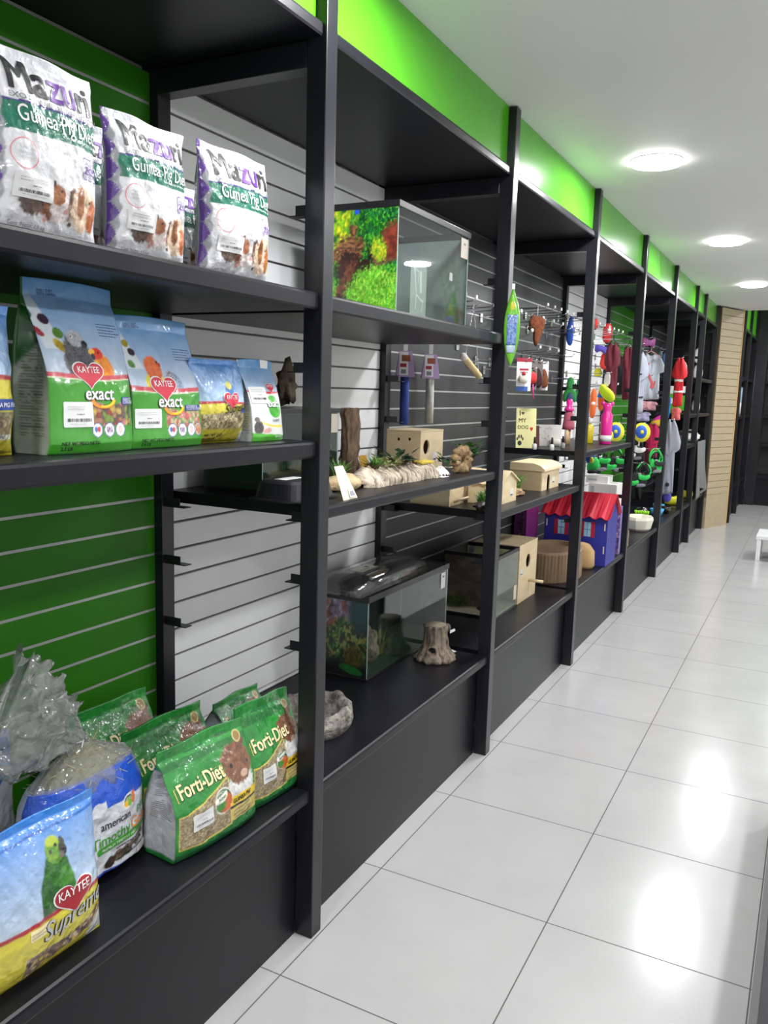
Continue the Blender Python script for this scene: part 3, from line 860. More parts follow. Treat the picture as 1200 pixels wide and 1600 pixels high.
# --- bird food pouches -------------------------------------------------------
SKYT, SKYB = np.array(rgb(84, 142, 196)), np.array(rgb(196, 208, 224))
def sky(a, asp, lo=.45, top=SKYT, bot=SKYB):
    t = np.clip((a.y / asp - lo) / (1 - lo), 0, 1)[..., None]
    n = (fbm(a.x * 5, a.y * 7, 21) - .5)[..., None]
    a.c[:] = bot * (1 - t) + top * t + n * .10
def art_exact(kind):
    def f(a, U, V, asp):
        sky(a, asp, .40)
        if kind < 2: a.x = a.x + .12
        x, y = a.x, a.y
        band = asp * (.455 if kind < 2 else .62) + .012 * np.cos(x * 5)
        if kind < 2:
            # swoosh with coloured kibble pieces, upper left
            m = (sst(.0, .03, x - .03 - (asp * .92 - y) * .25) * (1 - sst(0, .03, x - .16 - (asp * .92 - y) * .42)) * (y > asp * .60)).astype(float) * sst(0, .2, asp * .95 - y) * .8
            a.mix(m, rgb(214, 220, 222))
        if kind == 0:
            for cx, cy, c in ((.09, .79, (48, 92, 84)), (.24, .765, (62, 42, 62)), (.34, .69, (92, 138, 52)), (.14, .695, (170, 52, 62)), (.33, .615, (198, 172, 44))):
                rx, ry = (.055, .048) if cx != .14 else (.07, .03)
                if cx == .33: rx, ry = .085, .045
                m = a.emask(cx, asp * cy, rx, ry, -.7 if cx in (.14, .33) else 0, .1, .2); a.fur(m, (rgb(*c), tuple(np.array(rgb(*c)) * .55)), 60, 3)
            # grey parrot
            m = a.emask(.50, asp * .56, .15, .20, .18, .08, .25); a.fur(m, (rgb(98, 98, 104), rgb(58, 58, 64)), 55, 4, (1, 1.6))
            m = a.emask(.42, asp * .49, .085, .16, .35, .1, .2); a.fur(m, (rgb(60, 60, 66), rgb(90, 90, 96)), 70, 6)
            m = a.emask(.515, asp * .665, .095, .075, .0, .1, .2); a.fur(m, (rgb(190, 192, 200), rgb(150, 152, 160)), 70, 5)
            a.ell(.60, asp * .635, .035, .035, (0.01, 0.01, 0.012)); a.ell(.475, asp * .675, .018, .018, rgb(225, 225, 200)); a.ell(.475, asp * .675, .009, .009, (.01, .01, .01))
            # sun conure
            m = a.emask(.78, asp * .50, .10, .15, .45, .1, .2); a.fur(m, (rgb(232, 120, 30), rgb(240, 160, 30)), 50, 7)
            a.ell(.70, asp * .485, .04, .09, rgb(238, 206, 40), .2, .15, .2); a.ell(.715, asp * .585, .075, .055, rgb(222, 60, 44), 0, .1, .2); a.ell(.66, asp * .595, .035, .025, rgb(240, 190, 60), .2)
            a.ell(.665, asp * .565, .02, .03, (.02, .02, .02)); a.ell(.735, asp * .59, .011, .011, (.01, .01, .01))
        if kind == 1:
            for cx, cy, c in ((.10, .80, (48, 110, 100)), (.21, .785, (176, 160, 50)), (.25, .72, (62, 46, 62)), (.11, .71, (170, 60, 60)), (.20, .63, (84, 142, 60))):
                m = a.emask(cx, asp * cy, .042, .036, -.6 if cy < .64 else 0, .1, .2); a.fur(m, (rgb(*c), tuple(np.array(rgb(*c)) * .6)), 60, 3)
            a.ell(.44, asp * .50, .13, .10, rgb(224, 206, 40), .2, .1, .2)
            m = a.emask(.46, asp * .60, .105, .125, .1, .08, .2); a.fur(m, (rgb(226, 118, 62), rgb(212, 92, 48)), 50, 7)
            a.ell(.53, asp * .655, .014, .014, (.01, .01, .01)); a.ell(.555, asp * .635, .025, .02, rgb(190, 60, 40))
            m = a.emask(.74, asp * .50, .12, .08, -.7, .1, .2); a.fur(m, (rgb(110, 128, 160), rgb(170, 180, 200)), 60, 9)
            m = a.emask(.66, asp * .545, .06, .06, 0, .1, .2); a.fur(m, (rgb(200, 200, 208), rgb(90, 96, 110)), 90, 10)
        if kind < 2: a.x = a.x - .12; x = a.x
        if kind < 2:
            a.below(band + .012, rgb(196, 60, 76)); a.below(band - .030, rgb(214, 224, 190)); a.below(band - .040, rgb(62, 148, 40))
            g = (fbm(x * 4, y * 5, 33) - .5)[..., None] * .06
            gm = (y < band - .04)[..., None]
            a.c = np.where(gm, a.c + g, a.c)
            # window with mixed kibble
            m = sst(0, .02, x - .40 - .1 * (asp * .3 - y)) * (1 - sst(-.01, .01, x - .97)) * sst(0, .01, y - asp * .155) * (1 - sst(0, .02, y - asp * (.305 + .03 * np.sin(x * 7))))
            a.kibble(m, [rgb(170, 120, 90), rgb(150, 60, 50), rgb(120, 140, 60), rgb(190, 160, 80), rgb(96, 76, 70), rgb(196, 120, 120)] if kind == 0 else [rgb(206, 130, 120), rgb(170, 180, 110), rgb(190, 90, 90), rgb(200, 180, 140), rgb(120, 160, 100)], 19 if kind == 0 else 30, 6)
            for i, (cx, c) in enumerate(((.50, 0), (.65, 1), (.80, 2), (.93, 3))):
                if i == 3 and kind == 0: continue
                cy = asp * .135
                a.ell(cx, cy, .068, .068, rgb(60, 70, 140), 0, .04); a.ell(cx, cy, .060, .060, rgb(228, 228, 232), 0, .04)
                if c == 0: a.ell(cx - .018, cy + .006, .022, .026, rgb(60, 120, 190)); a.ell(cx + .018, cy + .006, .022, .026, rgb(210, 60, 60))
                elif c == 1:
                    for q in (-.025, 0, .025): a.ell(cx + q, cy, .008, .03, rgb(110, 50, 120), .2)
                elif c == 2: a.ell(cx, cy, .02, .035, rgb(220, 150, 150)); a.ell(cx, cy, .011, .024, rgb(235, 225, 225))
                else: a.kibble(a.emask(cx, cy, .055, .055), [rgb(190, 120, 90), rgb(210, 160, 110)], 60, 3)
            a.below(asp * .012, rgb(40, 110, 30))
        if kind == 2:
            a.below(band, rgb(196, 50, 60)); a.below(band - .04, rgb(216, 218, 216))
            m = a.emask(.74, asp * .40, .22, .17, 0, .05); a.fur(m, (rgb(70, 160, 60), rgb(100, 190, 80)), 12, 3)
            a.ell(.70, asp * .53, .14, .06, rgb(80, 165, 60))
            a.ell(.60, asp * .21, .36, .05, rgb(235, 210, 60), -.12, .1); a.ell(.58, asp * .235, .36, .05, rgb(218, 220, 216), -.12, .1)
            m = a.emask(.17, asp * .17, .13, .13, .2, .12, .3); a.fur(m, (rgb(44, 42, 44), rgb(96, 88, 86)), 50, 3)
            a.ell(.13, asp * .27, .07, .05, rgb(112, 104, 102)); a.ell(.42, asp * .13, .14, .05, rgb(206, 160, 150), .1)
            a.below(asp * .075 - .06 * x + .05, rgb(80, 170, 50))
    return f
EXG = rgb(150, 158, 146)
def kaytee_heart(cx, cy, w, s):
    hw = w
    return [Q(heart2d(hw * 1.07, hw * .73), I_WHITE, cx, cy, 0, 1.2), Q(heart2d(hw, hw * .66), I_RED, cx, cy, 0, 1.9), T('KAYTEE', hw * .235, I_WHITE, cx - hw * .385, cy + hw * .02, 0, sx=.90, bold=.008, lift=2.6)]
def dec_exact(w, h, kind):
    if kind < 2:
        cx = .44 * w if kind == 0 else .42 * w
        d = kaytee_heart(cx, .465 * h, .35 * w, 1)
        tx = .36 * w if kind == 0 else .31 * w
        d += [T('exact', .155 * w * 1.06, I_BLACK, tx - .0012, .315 * h - .001, 0, bold=.040, lift=1.5), T('exact', .155 * w * 1.06, I_WHITE, tx, .315 * h, 0, bold=.022, lift=2.3)]
        d += [((ell2d(.155 * w, .085 * w, 24, PI, 2 * PI, inner=.72)), I_ORANGE, tx + .23 * w, .315 * h, 0, 1.3), ((ell2d(.145 * w, .075 * w, 24, PI * 1.4, 2 * PI, inner=.75)), I_YELLOW, tx + .23 * w, .315 * h, 0, 1.9)]
        d += [Q(rrect(.14 * w if kind == 0 else .27 * w, .045 * h, .001), I_BLUE, (.83 if kind == 0 else .71) * w, .285 * h, 0, 1.6)]
        if kind == 0: d += [T('PARROT', .0085, I_WHITE, .84 * w, .308 * h, 0, lift=2.4), T('CONURE', .0085, I_WHITE, .84 * w, .290 * h, 0, lift=2.4)]
        else: d += [T('LOVEBIRD &', .0085, I_WHITE, .72 * w, .308 * h, 0, lift=2.4), T('COCKATIEL FOOD', .0070, I_WHITE, .72 * w, .290 * h, 0, lift=2.4)]
        d += sticker(.12 * w if kind == 0 else .02 * w, .155 * h, .33 * w, .145 * h, 0, 5 + kind)
        d += [T('NET WT', .010, I_BLACK, .10 * w, .052 * h, 0, bold=.02), T('PESO NETO', .010, I_BLACK, .28 * w, .052 * h, 0, bold=.02), T('2.5 LB', .010, I_BLACK, .10 * w, .022 * h, 0, bold=.02),
              T('DAILY DIET', .0075, I_NAVY, .14 * w, .925 * h), T('DIETA DIARIA', .0075, I_NAVY, .14 * w, .905 * h), ((strokes(.055, 5, 4, gap=.006)), I_NAVY, .70 * w, .765 * h, 0, 1)]
        return d
    d = kaytee_heart(.74 * w, .665 * h, .25 * w, 1)
    d += [T('exact', .185 * w, I_BLACK, .48 * w - .001, .425 * h, 0, bold=.055, lift=1.5), T('exact', .185 * w, I_WHITE, .48 * w, .427 * h, 0, bold=.022, lift=2.3)]
    d += sticker(.04 * w, .47 * h, .50 * w, .20 * h, 0, 9) + [T('RABBIT', .010, I_NAVY, .62 * w, .24 * h), T('PET FOOD', .007, I_WHITE, .66 * w, .04 * h), Q(rrect(.03, .022, .002), I_WHITE, .66 * w, .90 * h)]
    return d
def pouch(loc, w, h, d, kind, label, seed, skew=0, lean=0, rz=0, side=None):
    t_ = place_bag('bird_food_bag' if kind < 2 else 'rabbit_food_bag', label, 'pet food bag', loc, rz, 0, 'pouches of food on the second shelf')
    b = Bag(w, h, d, 'pouch', seed, wr=.0016, lean=lean, skew=skew, hump=.004)
    b.build(art_exact(kind), side or sidecol(EXG, lambda T_, V_: sst(.62, .66, V_ + .16 * np.abs(2 * T_ - 1)), zig=rgb(28, 86, 34), text=(.1, .62, rgb(92, 104, 92))), FILMSMOOTH, back=rgb(60, 110, 60), parent=t_, decals=dec_exact(w, h, kind))
    return t_
pouch((-.145, 1.208, SB), .218, .340, .13, 0, 'tallest blue and green bird food bag, with a grey parrot and an orange conure', 2, skew=.022, lean=-.035)
pouch((-.145, 1.436, SB), .228, .290, .11, 1, 'second tallest blue and green bird food bag, with an orange-faced lovebird', 4, skew=.020, lean=-.03)
pouch((-.120, 1.808, SB), .138, .212, .07, 2, 'small narrow white and green food bag at the right end of the second shelf', 6, lean=-.02, side=sidecol(rgb(190, 196, 196), text=(.1, .7, rgb(140, 140, 150))))

# --- yellow bags --------------------------------------------------------------
YEL = rgb(208, 196, 62)
def art_supreme(kind):
    def f(a, U, V, asp):
        x, y = a.x, a.y
        if kind == 0: sky(a, asp, .42, np.array(rgb(46, 122, 200)), np.array(rgb(190, 206, 222)))
        else: sky(a, asp, .5, np.array(rgb(70, 130, 200)), np.array(rgb(176, 200, 226)))
        b0 = asp * (.425, .545, .50)[kind] + (.03 * (x - .5) if kind == 0 else .012 * np.sin(x * 4))
        if kind == 0:
            # green parrot
            m = a.emask(.555, asp * .58, .115, .23, -.08, .06, .12); a.fur(m, (rgb(48, 112, 36), rgb(34, 84, 30)), 30, 4, (1, 1.6))
            m = a.emask(.47, asp * .46, .065, .20, .05, .08, .12); a.fur(m, (rgb(30, 78, 30), rgb(44, 98, 38)), 40, 6)
            m = a.emask(.62, asp * .50, .075, .17, -.05, .08, .12); a.fur(m, (rgb(70, 140, 44), rgb(48, 108, 36)), 34, 7)
            m = a.emask(.575, asp * .775, .072, .078, 0, .06, .1); a.fur(m, (rgb(120, 158, 50), rgb(70, 128, 44)), 40, 5)
            a.ell(.575, asp * .83, .048, .032, rgb(172, 190, 62), 0, .2); a.ell(.638, asp * .765, .03, .042, rgb(46, 44, 46), .3); a.ell(.645, asp * .81, .016, .028, rgb(60, 52, 46), .2)
            a.ell(.622, asp * .735, .02, .022, rgb(120, 110, 104)); a.ell(.548, asp * .775, .013, .010, rgb(40, 60, 30)); a.ell(.595, asp * .802, .012, .010, (.01, .01, .01))
            a.mix(sst(asp * .885, asp * .90, y) * .55, rgb(40, 120, 206)); a.mix((np.abs(y - asp * .905) < .006).astype(float), rgb(28, 92, 170))
        if kind == 2:
            a.ell(.56, asp * .60, .10, .12, rgb(70, 120, 180), 0, .1, .2); a.ell(.55, asp * .70, .05, .05, rgb(210, 200, 90))
        a.below(b0, rgb(168, 34, 48)); a.below(b0 - .030, rgb(200, 180, 60)); a.below(b0 - .036, YEL)
        g = (fbm(x * 6, y * 6, 5) - .5)[..., None] * .10; a.c = np.where((y < b0 - .036)[..., None], a.c + g * np.array([1, 1, .3]), a.c)
        if kind == 0:
            top = asp * (.175 + .12 * (x - .3)); m = sst(0, .006, x - .29) * sst(0, .006, y - (top - asp * .115)) * (1 - sst(0, .006, y - top - asp * .03 * np.sin(x * 7)))
            a.kibble(m, [rgb(120, 98, 88), rgb(196, 176, 140), rgb(150, 120, 100), rgb(214, 180, 90), rgb(90, 74, 70), rgb(168, 150, 130)], 34, 8)
            a.ell(.95, asp * .10, .14, .09, rgb(226, 226, 226), .5, .06)
        elif kind == 1:
            m = sst(0, .01, y - asp * .14) * (1 - sst(0, .01, y - asp * .30)) * (x < .93); a.kibble(m.astype(float), [rgb(150, 136, 104), rgb(176, 160, 124), rgb(120, 108, 84)], 30, 8)
            a.rect(.3, .95, asp * .115, asp * .15, rgb(225, 225, 215))
        else:
            m = (1 - sst(0, .01, np.abs(x - .5) - .43)) * sst(0, .01, y - asp * .17) * (1 - sst(0, .01, y - asp * (.34 + .06 * x))); a.kibble(m, [rgb(170, 150, 110), rgb(200, 186, 140), rgb(130, 116, 84)], 50, 8)
            a.rect(.86, 1.02, asp * .0, asp * .14, rgb(220, 220, 220))
    return f
def yellow_bag(loc, w, h, d, kind, label, seed, rz=0, ry=0, wr=.004, decs=(), kindb='pillow', skew=0):
    t_ = place_bag('parrot_food_bag' if kind == 0 else 'small_animal_food_bag' if kind == 1 else 'bird_seed_bag', label, 'pet food bag', loc, rz, None, ry=ry) if False else thing('parrot_food_bag' if kind == 0 else 'small_animal_food_bag' if kind == 1 else 'bird_seed_bag', label, 'pet food bag', loc, rz, None, ry=ry)
    Bag(w, h, d, kindb, seed, wr=wr, skew=skew).build(art_supreme(kind), sidecol(YEL if kind == 1 else rgb(200, 196, 150), None if kind == 1 else (lambda T_, V_: sst(.40, .44, V_)), zig=rgb(110, 160, 210)), FILMPRINT, back=rgb(190, 180, 80) if kind == 1 else rgb(60, 120, 190), parent=t_, decals=decs)
    return t_
w, h = .27, .275
yellow_bag((-.15, .925, SB), w, h, .13, 1, 'yellow guinea pig food bag cut off by the left edge, second shelf', 11,
           decs=[T('Supreme', .044, I_BLACK, .18 * w, .40 * h, .12, shear=.3, bold=.008), Q(rrect(.105, .020, .001), I_BLUE, .60 * w, .315 * h), T('GUINEA PIG FOOD', .0115, I_WHITE, .625 * w, .335 * h, 0, bold=.01, lift=2.4),
                 T('NATURAL GRAINS', .009, I_BLACK, .58 * w, .125 * h)])
w, h = .205, .205
yb2 = yellow_bag((-.25, 1.635, SB), .17, .195, .07, 2, 'yellow seed bag hidden behind the small yellow one, only its blue left edge showing', 17, wr=.004)
yellow_bag((-.135, 1.640, SB), w, h, .09, 2, 'small yellow bird seed bag with a crumpled clear wrap, second shelf', 14, wr=.005,
           decs=kaytee_heart(.56 * w, .53 * h, .30 * w, 1) + [T('Supreme', .030, I_BLACK, .42 * w, .36 * h, .10, shear=.35, bold=.006), Q(rrect(.04, .012, .001), I_BLUE, .78 * w, .37 * h), T('NET WT 2 LB', .010, I_BLACK, .16 * w, .09 * h, 0, bold=.02), T('PESO NETO', .008, I_BLACK, .16 * w, .045 * h, 0, bold=.02)])
w, h = .300, .315
yellow_bag((-.078, 1.028, SBASE), w, h, .11, 0, 'large blue and yellow parrot food bag with a green parrot, front left on the base', 19, rz=-.03, ry=-.05, wr=.0035,
           decs=[Q(heart2d(.108, .070), I_WHITE, .67 * w, .455 * h, 0, 1.2), Q(heart2d(.100, .064), I_DRED, .67 * w, .455 * h, 0, 1.9), T('KAYTEE', .0255, I_WHITE, .67 * w - .042, .460 * h, .0, sx=.92, bold=.008, lift=2.7),
                 T('Supreme', .052, I_BLACK, .40 * w - .001, .265 * h - .001, .06, shear=.4, bold=.022, sx=.88, lift=1.3), T('Supreme', .052, I_LGREY, .40 * w, .265 * h, .06, shear=.4, bold=.004, sx=.88, lift=2.2),
                 Q(rrect(.046, .022, .003), I_CREAM, .30 * w, .315 * h), T('VETERINARIAN', .0058, I_GREY, .305 * w, .350 * h, lift=2), T('RECOMMENDED', .0058, I_GREY, .305 * w, .328 * h, lift=2),
                 T('NET WT 5 LB (2.26kg)', .0095, I_GREY, .26 * w, .035 * h), T('PESO NETO', .0085, I_GREY, .26 * w, .008 * h), T('PARROT', .010, I_NAVY, .86 * w, .30 * h)])

# --- green guinea-pig diet bags -------------------------------------------------
FG = rgb(22, 118, 48)
def art_forti(a, U, V, asp):
    x, y = a.x, a.y
    n = fbm(x * 3 + y * 5, y * 7 - x * 3, 3)[..., None]
    a.c[:] = np.array(rgb(14, 100, 40)) * (1 - n) + np.array(rgb(50, 160, 62)) * n
    a.mix(((y > asp * .80) & (y < asp * .86)).astype(float) * .6, rgb(14, 82, 36))
    cur = asp * (.30 + .36 * np.clip(x - .10, 0, 1) ** 1.3)
    m = sst(0, .008, x - .03) * (1 - sst(-.008, 0, x - .63)) * sst(0, .008, y - asp * (.10 + .07 * np.abs(x - .25))) * (1 - sst(0, .006, y - cur - asp * .11))
    e = sst(0, .008, x - .022) * (1 - sst(-.008, 0, x - .64)) * sst(0, .008, y - asp * (.09 + .07 * np.abs(x - .25))) * (1 - sst(0, .006, y - cur - asp * .122))
    a.mix(e, rgb(226, 200, 90)); a.kibble(m, [rgb(160, 144, 110), rgb(186, 170, 134), rgb(140, 122, 92), rgb(172, 158, 122)], 42, 6, 1.7)
    # guinea pig face
    m = a.emask(.80, asp * .46, .17, .20, 0, .1, .3); a.fur(m, (rgb(232, 230, 228), rgb(206, 204, 204)), 50, 4)
    m = a.emask(.80, asp * .635, .19, .165, -.25, .07, .25); a.fur(m, (rgb(140, 92, 64), rgb(104, 64, 44)), 46, 5)
    m = a.emask(.90, asp * .78, .06, .05, .5, .1, .3); a.fur(m, (rgb(120, 74, 54), rgb(92, 56, 42)), 46, 5)
    m = a.emask(.66, asp * .70, .06, .035, -.4, .1, .3); a.fur(m, (rgb(150, 104, 80), rgb(110, 70, 50)), 46, 5)
    a.ell(.72, asp * .635, .020, .022, (.01, .01, .01)); a.ell(.93, asp * .61, .012, .018, (.01, .01, .01)); a.ell(.86, asp * .53, .05, .03, rgb(196, 160, 140))
    a.rect(.62, 1.0, asp * .285, asp * .375, rgb(244, 204, 24)); a.rect(.62, 1.0, asp * .26, asp * .285, rgb(30, 30, 30)); a.rect(.62, 1.0, asp * .14, asp * .26, rgb(206, 182, 96))
    a.ell(.54, asp * .385, .115, .115, rgb(236, 236, 226), 0, .04); a.ell(.54, asp * .385, .104, .104, rgb(16, 76, 36), 0, .04); a.ell(.56, asp * .36, .09, .085, rgb(206, 96, 34), 0, .2, .3); a.ell(.50, asp * .355, .06, .05, rgb(60, 140, 40), 0, .2, .5); a.ell(.51, asp * .43, .085, .045, rgb(240, 240, 226), .3)
    a.below(asp * .075 + .02 * np.sin(x * 3), rgb(20, 104, 46))
    a.ell(.895, asp * .845, .052, .052, rgb(206, 190, 130), 0, .08); a.ell(.895, asp * .845, .04, .04, rgb(150, 120, 60), 0, .1)
def dec_forti(w, h, st=True):
    d = [Q(outline([(0, 0), (.56 * w, 0), (.56 * w, .115 * h), (0, .115 * h)], .0025), I_GOLD, .05 * w, .545 * h, .05, 1.2),
         T('Forti-Diet', .049, I_BLACK, .075 * w + .0012, .563 * h - .0012, .05, bold=.040, sx=.78, lift=1.4), T('Forti-Diet', .049, I_CREAM, .075 * w, .563 * h, .05, bold=.020, sx=.78, lift=2.2),
         T('GUINEA PIG', .0165, I_BLACK, .66 * w, .305 * h, .06, bold=.03, sx=.80), ((strokes(.085, 3, 5, gap=.010, t=.003)), I_GREY, .66 * w, .225 * h, .05, 1.4),
         T('GARDEN', .0085, I_DGREEN, .455 * w, .435 * h, .3, bold=.02), T('BLEND', .0085, I_DGREEN, .475 * w, .405 * h, .2, bold=.02), T('ZUPREEM KIDS', .010, I_WHITE, .30 * w, .88 * h), T('NUTRITION', .009, I_GREY, .62 * w, .90 * h)]
    d[-2] = ((strokes(.07, 1, 8, t=.003)), I_DGREEN, .28 * w, .89 * h, 0, 1.2)
    if st: d += sticker(.17 * w, .235 * h, .235 * w, .155 * h, .06, 4)
    return d
def forti(loc, label, seed, rz=-.10, ry=-.0, w=.29, h=.275, st=True, hid=False):
    t_ = thing('guinea_pig_food_bag', label, 'pet food bag', (loc[0], loc[1], loc[2] + .0015), rz, 'green bags of guinea pig food on the base', ry=ry)
    b = Bag(w, h, .145, 'gusset', seed, wr=.0035, hump=.004, lean=-.0)
    b.build(art_forti, sidecol(rgb(192, 194, 198), lambda T_, V_: np.maximum(1 - sst(.02, .05, V_), sst(.80, .84, V_)), zig=FG, text=(.35, .78, rgb(110, 112, 116))), FILMPRINT, back=rgb(20, 80, 40), parent=t_, decals=dec_forti(w, h, st), res=.0022 if not hid else .003)
    return t_
forti((-.132, 1.580, SBASE), 'front green guinea pig food bag with a white price sticker and white side', 31)
forti((-.135, 1.846, SBASE), 'green guinea pig food bag touching the first upright, rightmost in front', 35, w=.22, h=.285, rz=-.08)
forti((-.335, 1.66, SBASE), 'green guinea pig food bag directly behind the front one', 38, st=False, hid=True, h=.25, rz=-.05)
forti((-.49, 1.61, SBASE), 'green guinea pig food bag farthest left at the back, beside the hay bag', 41, st=False, hid=True, ry=0, rz=-.0)
forti((-.37, 2.03, SBASE), 'green guinea pig food bag mostly hidden behind the rightmost front one', 44, st=False, hid=True, w=.22, h=.19, rz=0)
# ------------------------------------------------------------------ hay bags
CLEARBAG = film('crinkled_clear_bag', (.86, .88, .86), gloss=.07, rough=.12, bump=1.0, bscale=30, fac=1.5, haze=.26)
CLEARWRAP = film('clear_wrap', (.93, .94, .94), gloss=.03, rough=.06, bump=.6, bscale=40, haze=.03)
HAY = mat('dry_hay', rgb(205, 196, 150), rough=.7, col2=rgb(150, 152, 104), vscale=60)
class HayBody(Bag):
    def D(s, v):
        return .5 * s.d * np.clip(v / .10, .02, 1) ** .5 * (1 - .32 * np.clip((v - .6) / .4, 0, 1) ** 2)
    def W(s, v):
        return 1 - .06 * (1 - np.clip(v / .1, 0, 1)) - .14 * np.clip((v - .7) / .3, 0, 1) ** 2
    def seal_ripple(s, u, v): return 0 * u
def art_hay(a, U, V, asp):
    x, y = a.x, a.y
    a.c[:] = np.array(rgb(206, 208, 214))
    wave = asp * (.80 + .05 * np.sin(x * 13) + .03 * np.sin(x * 31 + 1)) + .06 * sst(.55, .8, x) * 0
    lo = np.where(x > .52, asp * .70, wave - .02)
    a.mix(sst(-.004, .004, y - lo), rgb(24, 78, 190))
    a.mix((1 - sst(0, .01, y - asp * (.09 + .03 * np.sin(x * 4)))), rgb(24, 60, 160))
    a.mix(sst(.965, .985, x), rgb(206, 208, 214))
    for cx, cy, r, c in ((.62, .20, .05, (110, 92, 74)), (.70, .20, .055, (90, 80, 66)), (.75, .24, .03, (120, 104, 84)), (.82, .235, .05, (112, 90, 66)), (.87, .28, .03, (130, 104, 74)), (.54, .18, .05, (60, 44, 38))):
        m = a.emask(cx, cy * asp, r, r * .75, .3, .12, .4); a.fur(m, (rgb(*c), tuple(np.array(rgb(*c)) * .5)), 70, 4)
    cx, cy = .735, asp * .665
    a.ell(cx, cy, .075, .055, rgb(232, 232, 232), 0, .05); a.ell(cx - .012, cy + .004, .045, .036, rgb(40, 50, 60), 0, .04); a.ell(cx - .012, cy, .040, .030, rgb(150, 180, 120), 0, .04)
    a.ell(cx - .035, cy - .018, .026, .022, rgb(240, 180, 50), 0, .1); a.ell(cx, cy - .022, .024, .022, rgb(110, 175, 50), 0, .1); a.ell(cx + .042, cy - .008, .022, .034, rgb(220, 110, 50), 0, .1); a.ell(cx + .05, cy + .034, .007, .024, rgb(220, 110, 50), -.2, .1); a.ell(cx + .036, cy + .03, .010, .018, rgb(220, 110, 50), .2, .1)
def hay_strands(parent, n, f, seed, name='hay'):
    rr = random.Random(seed); mb = MB()
    for i in range(n):
        p = f(rr); d = Vector((rr.uniform(-1, 1), rr.uniform(-1, 1), rr.uniform(-.35, .8))).normalized() * rr.uniform(.02, .055)
        q = p + d * .5 + Vector((rr.uniform(-1, 1), rr.uniform(-1, 1), rr.uniform(-1, 1))) * .006
        mb.tube([p, q, p + d], [.0009, .0010, .0006], HAY, n=3, cap=False)
    o = mb.build(name, parent); o['kind'] = 'stuff'; return o
def hay_bag(loc, w, h, d, label, seed, rz=0, flare=True, decals=()):
    t_ = thing('hay_bag', label, 'hay bag', loc, rz, 'bags of timothy hay')
    HayBody(w, h, d, 'pillow', seed, wr=.004).build(art_hay, sidecol(rgb(206, 208, 214), lambda T_, V_: sst(.78, .80, V_), zig=rgb(24, 78, 190)), FILMPRINT, back=rgb(190, 190, 200), parent=t_, decals=decals)
    nz = h + .085; ny = -.005 if flare else -.02
    def f(r):
        t = r.random() ** 1.5; a = r.random() * 2 * PI; q = math.sqrt(r.random())
        k = 1 - t * .9
        return Vector((math.cos(a) * q * d * .36 * k, math.sin(a) * q * w * .40 * k + ny * t, h - .02 + t * .078))
    hay_strands(t_, 620, f, seed)
    MB().rows([(h - .02, 0, 0, d * .30, w * .38), (h + .015, 0, ny * .4, d * .26, w * .30), (h + .04, 0, ny * .7, d * .15, w * .16), (nz - .015, 0, ny, .012, .016)], mat('hay_mass', rgb(160, 154, 108), rough=.9, col2=rgb(104, 104, 66), vscale=90, bump=1, bscale=90, bdist=.004), n=24, ripple=.06, waves=7, seed=seed).build('hay_core', t_)['kind'] = 'stuff'
    MB().rows([(h - .045, 0, 0, d * .405, w * .455), (h - .01, 0, 0, d * .38, w * .43), (h + .02, 0, ny * .3, d * .32, w * .36), (h + .045, 0, ny * .6, d * .20, w * .22), (h + .07, 0, ny * .9, .022, .03), (nz, 0, ny, .011, .013)],
              CLEARBAG, n=64, ripple=.05, waves=15, seed=seed, jag=.0015, crumple=.006).build('clear_top', t_)
    ti = MB(); ti.tube([(.016 * math.cos(a) , ny + .018 * math.sin(a), nz - .004 + .004 * math.sin(a)) for a in [k * PI / 6 for k in range(13)]], .0022, I_WHITE, n=6)
    ti.tube([(.014, ny, nz), (.03, ny - .02, nz - .012)], .0016, I_WHITE, n=5); ti.build('twist_tie', t_)
    if flare:
        Mx = Matrix.Translation((0, ny, nz)) @ Matrix.Rotation(math.radians(60), 4, 'X')
        MB().rows([(.225 * q, -.012 * q, -.01 * q * q, .010 + .032 * math.sin(min(q * 1.25, 1.5)), .012 + .128 * q ** .72) for q in [i / 26 for i in range(27)]],
                  CLEARBAG, n=90, ripple=.20, waves=9, seed=seed + 3, jag=.003, crumple=.028, M=Mx).build('gathered_plastic', t_)
    return t_
w, h = .335, .262
hay_bag((-.25, 1.297, SBASE), w, h, .15, 'tall hay bag with gathered clear plastic top, behind the parrot food bag', 5, rz=-.02,
        decals=[T('american', .028, I_BLACK, .47 * w, .505 * h, .02, sx=.86, bold=.008), T('pet', .028, I_GREEN, .815 * w, .510 * h, .02, sx=.9, bold=.008),
                T('Timothy', .036, I_GREEN, .38 * w, .365 * h, .02, sx=.95, bold=.010), T('Gold', .036, I_ORANGE, .745 * w, .375 * h, .02, sx=.95, bold=.010),
                Q(rrect(.165, .017, .008), I_GREEN, .42 * w, .295 * h, .02), T('PREMIUM TIMOTHY HAY', .010, I_WHITE, .46 * w, .315 * h, .02, lift=2.4),
                (strokes(.105, 3, 3, gap=.013, t=.0028), I_BLACK, .60 * w, .245 * h + .005, .02, 1.2)] + sticker(.80 * w, .035 * h, .155 * w, .13 * h, .02, 8))
hay_bag((-.26, .925, SBASE), .28, .245, .15, 'second hay bag at the left edge, only a blue corner and hay showing', 9, rz=.02, flare=False)
def art_blue(a, U, V, asp):
    a.c[:] = np.array(rgb(206, 208, 216)); a.mix(sst(-.01, .01, a.y - asp * (.62 + .1 * np.sin(a.x * 9))), rgb(28, 96, 200))
t_ = thing('blue_food_bag', 'plain blue and white bag at the back, behind the hay bags', 'pet food bag', (-.45, 1.13, SBASE), 0)
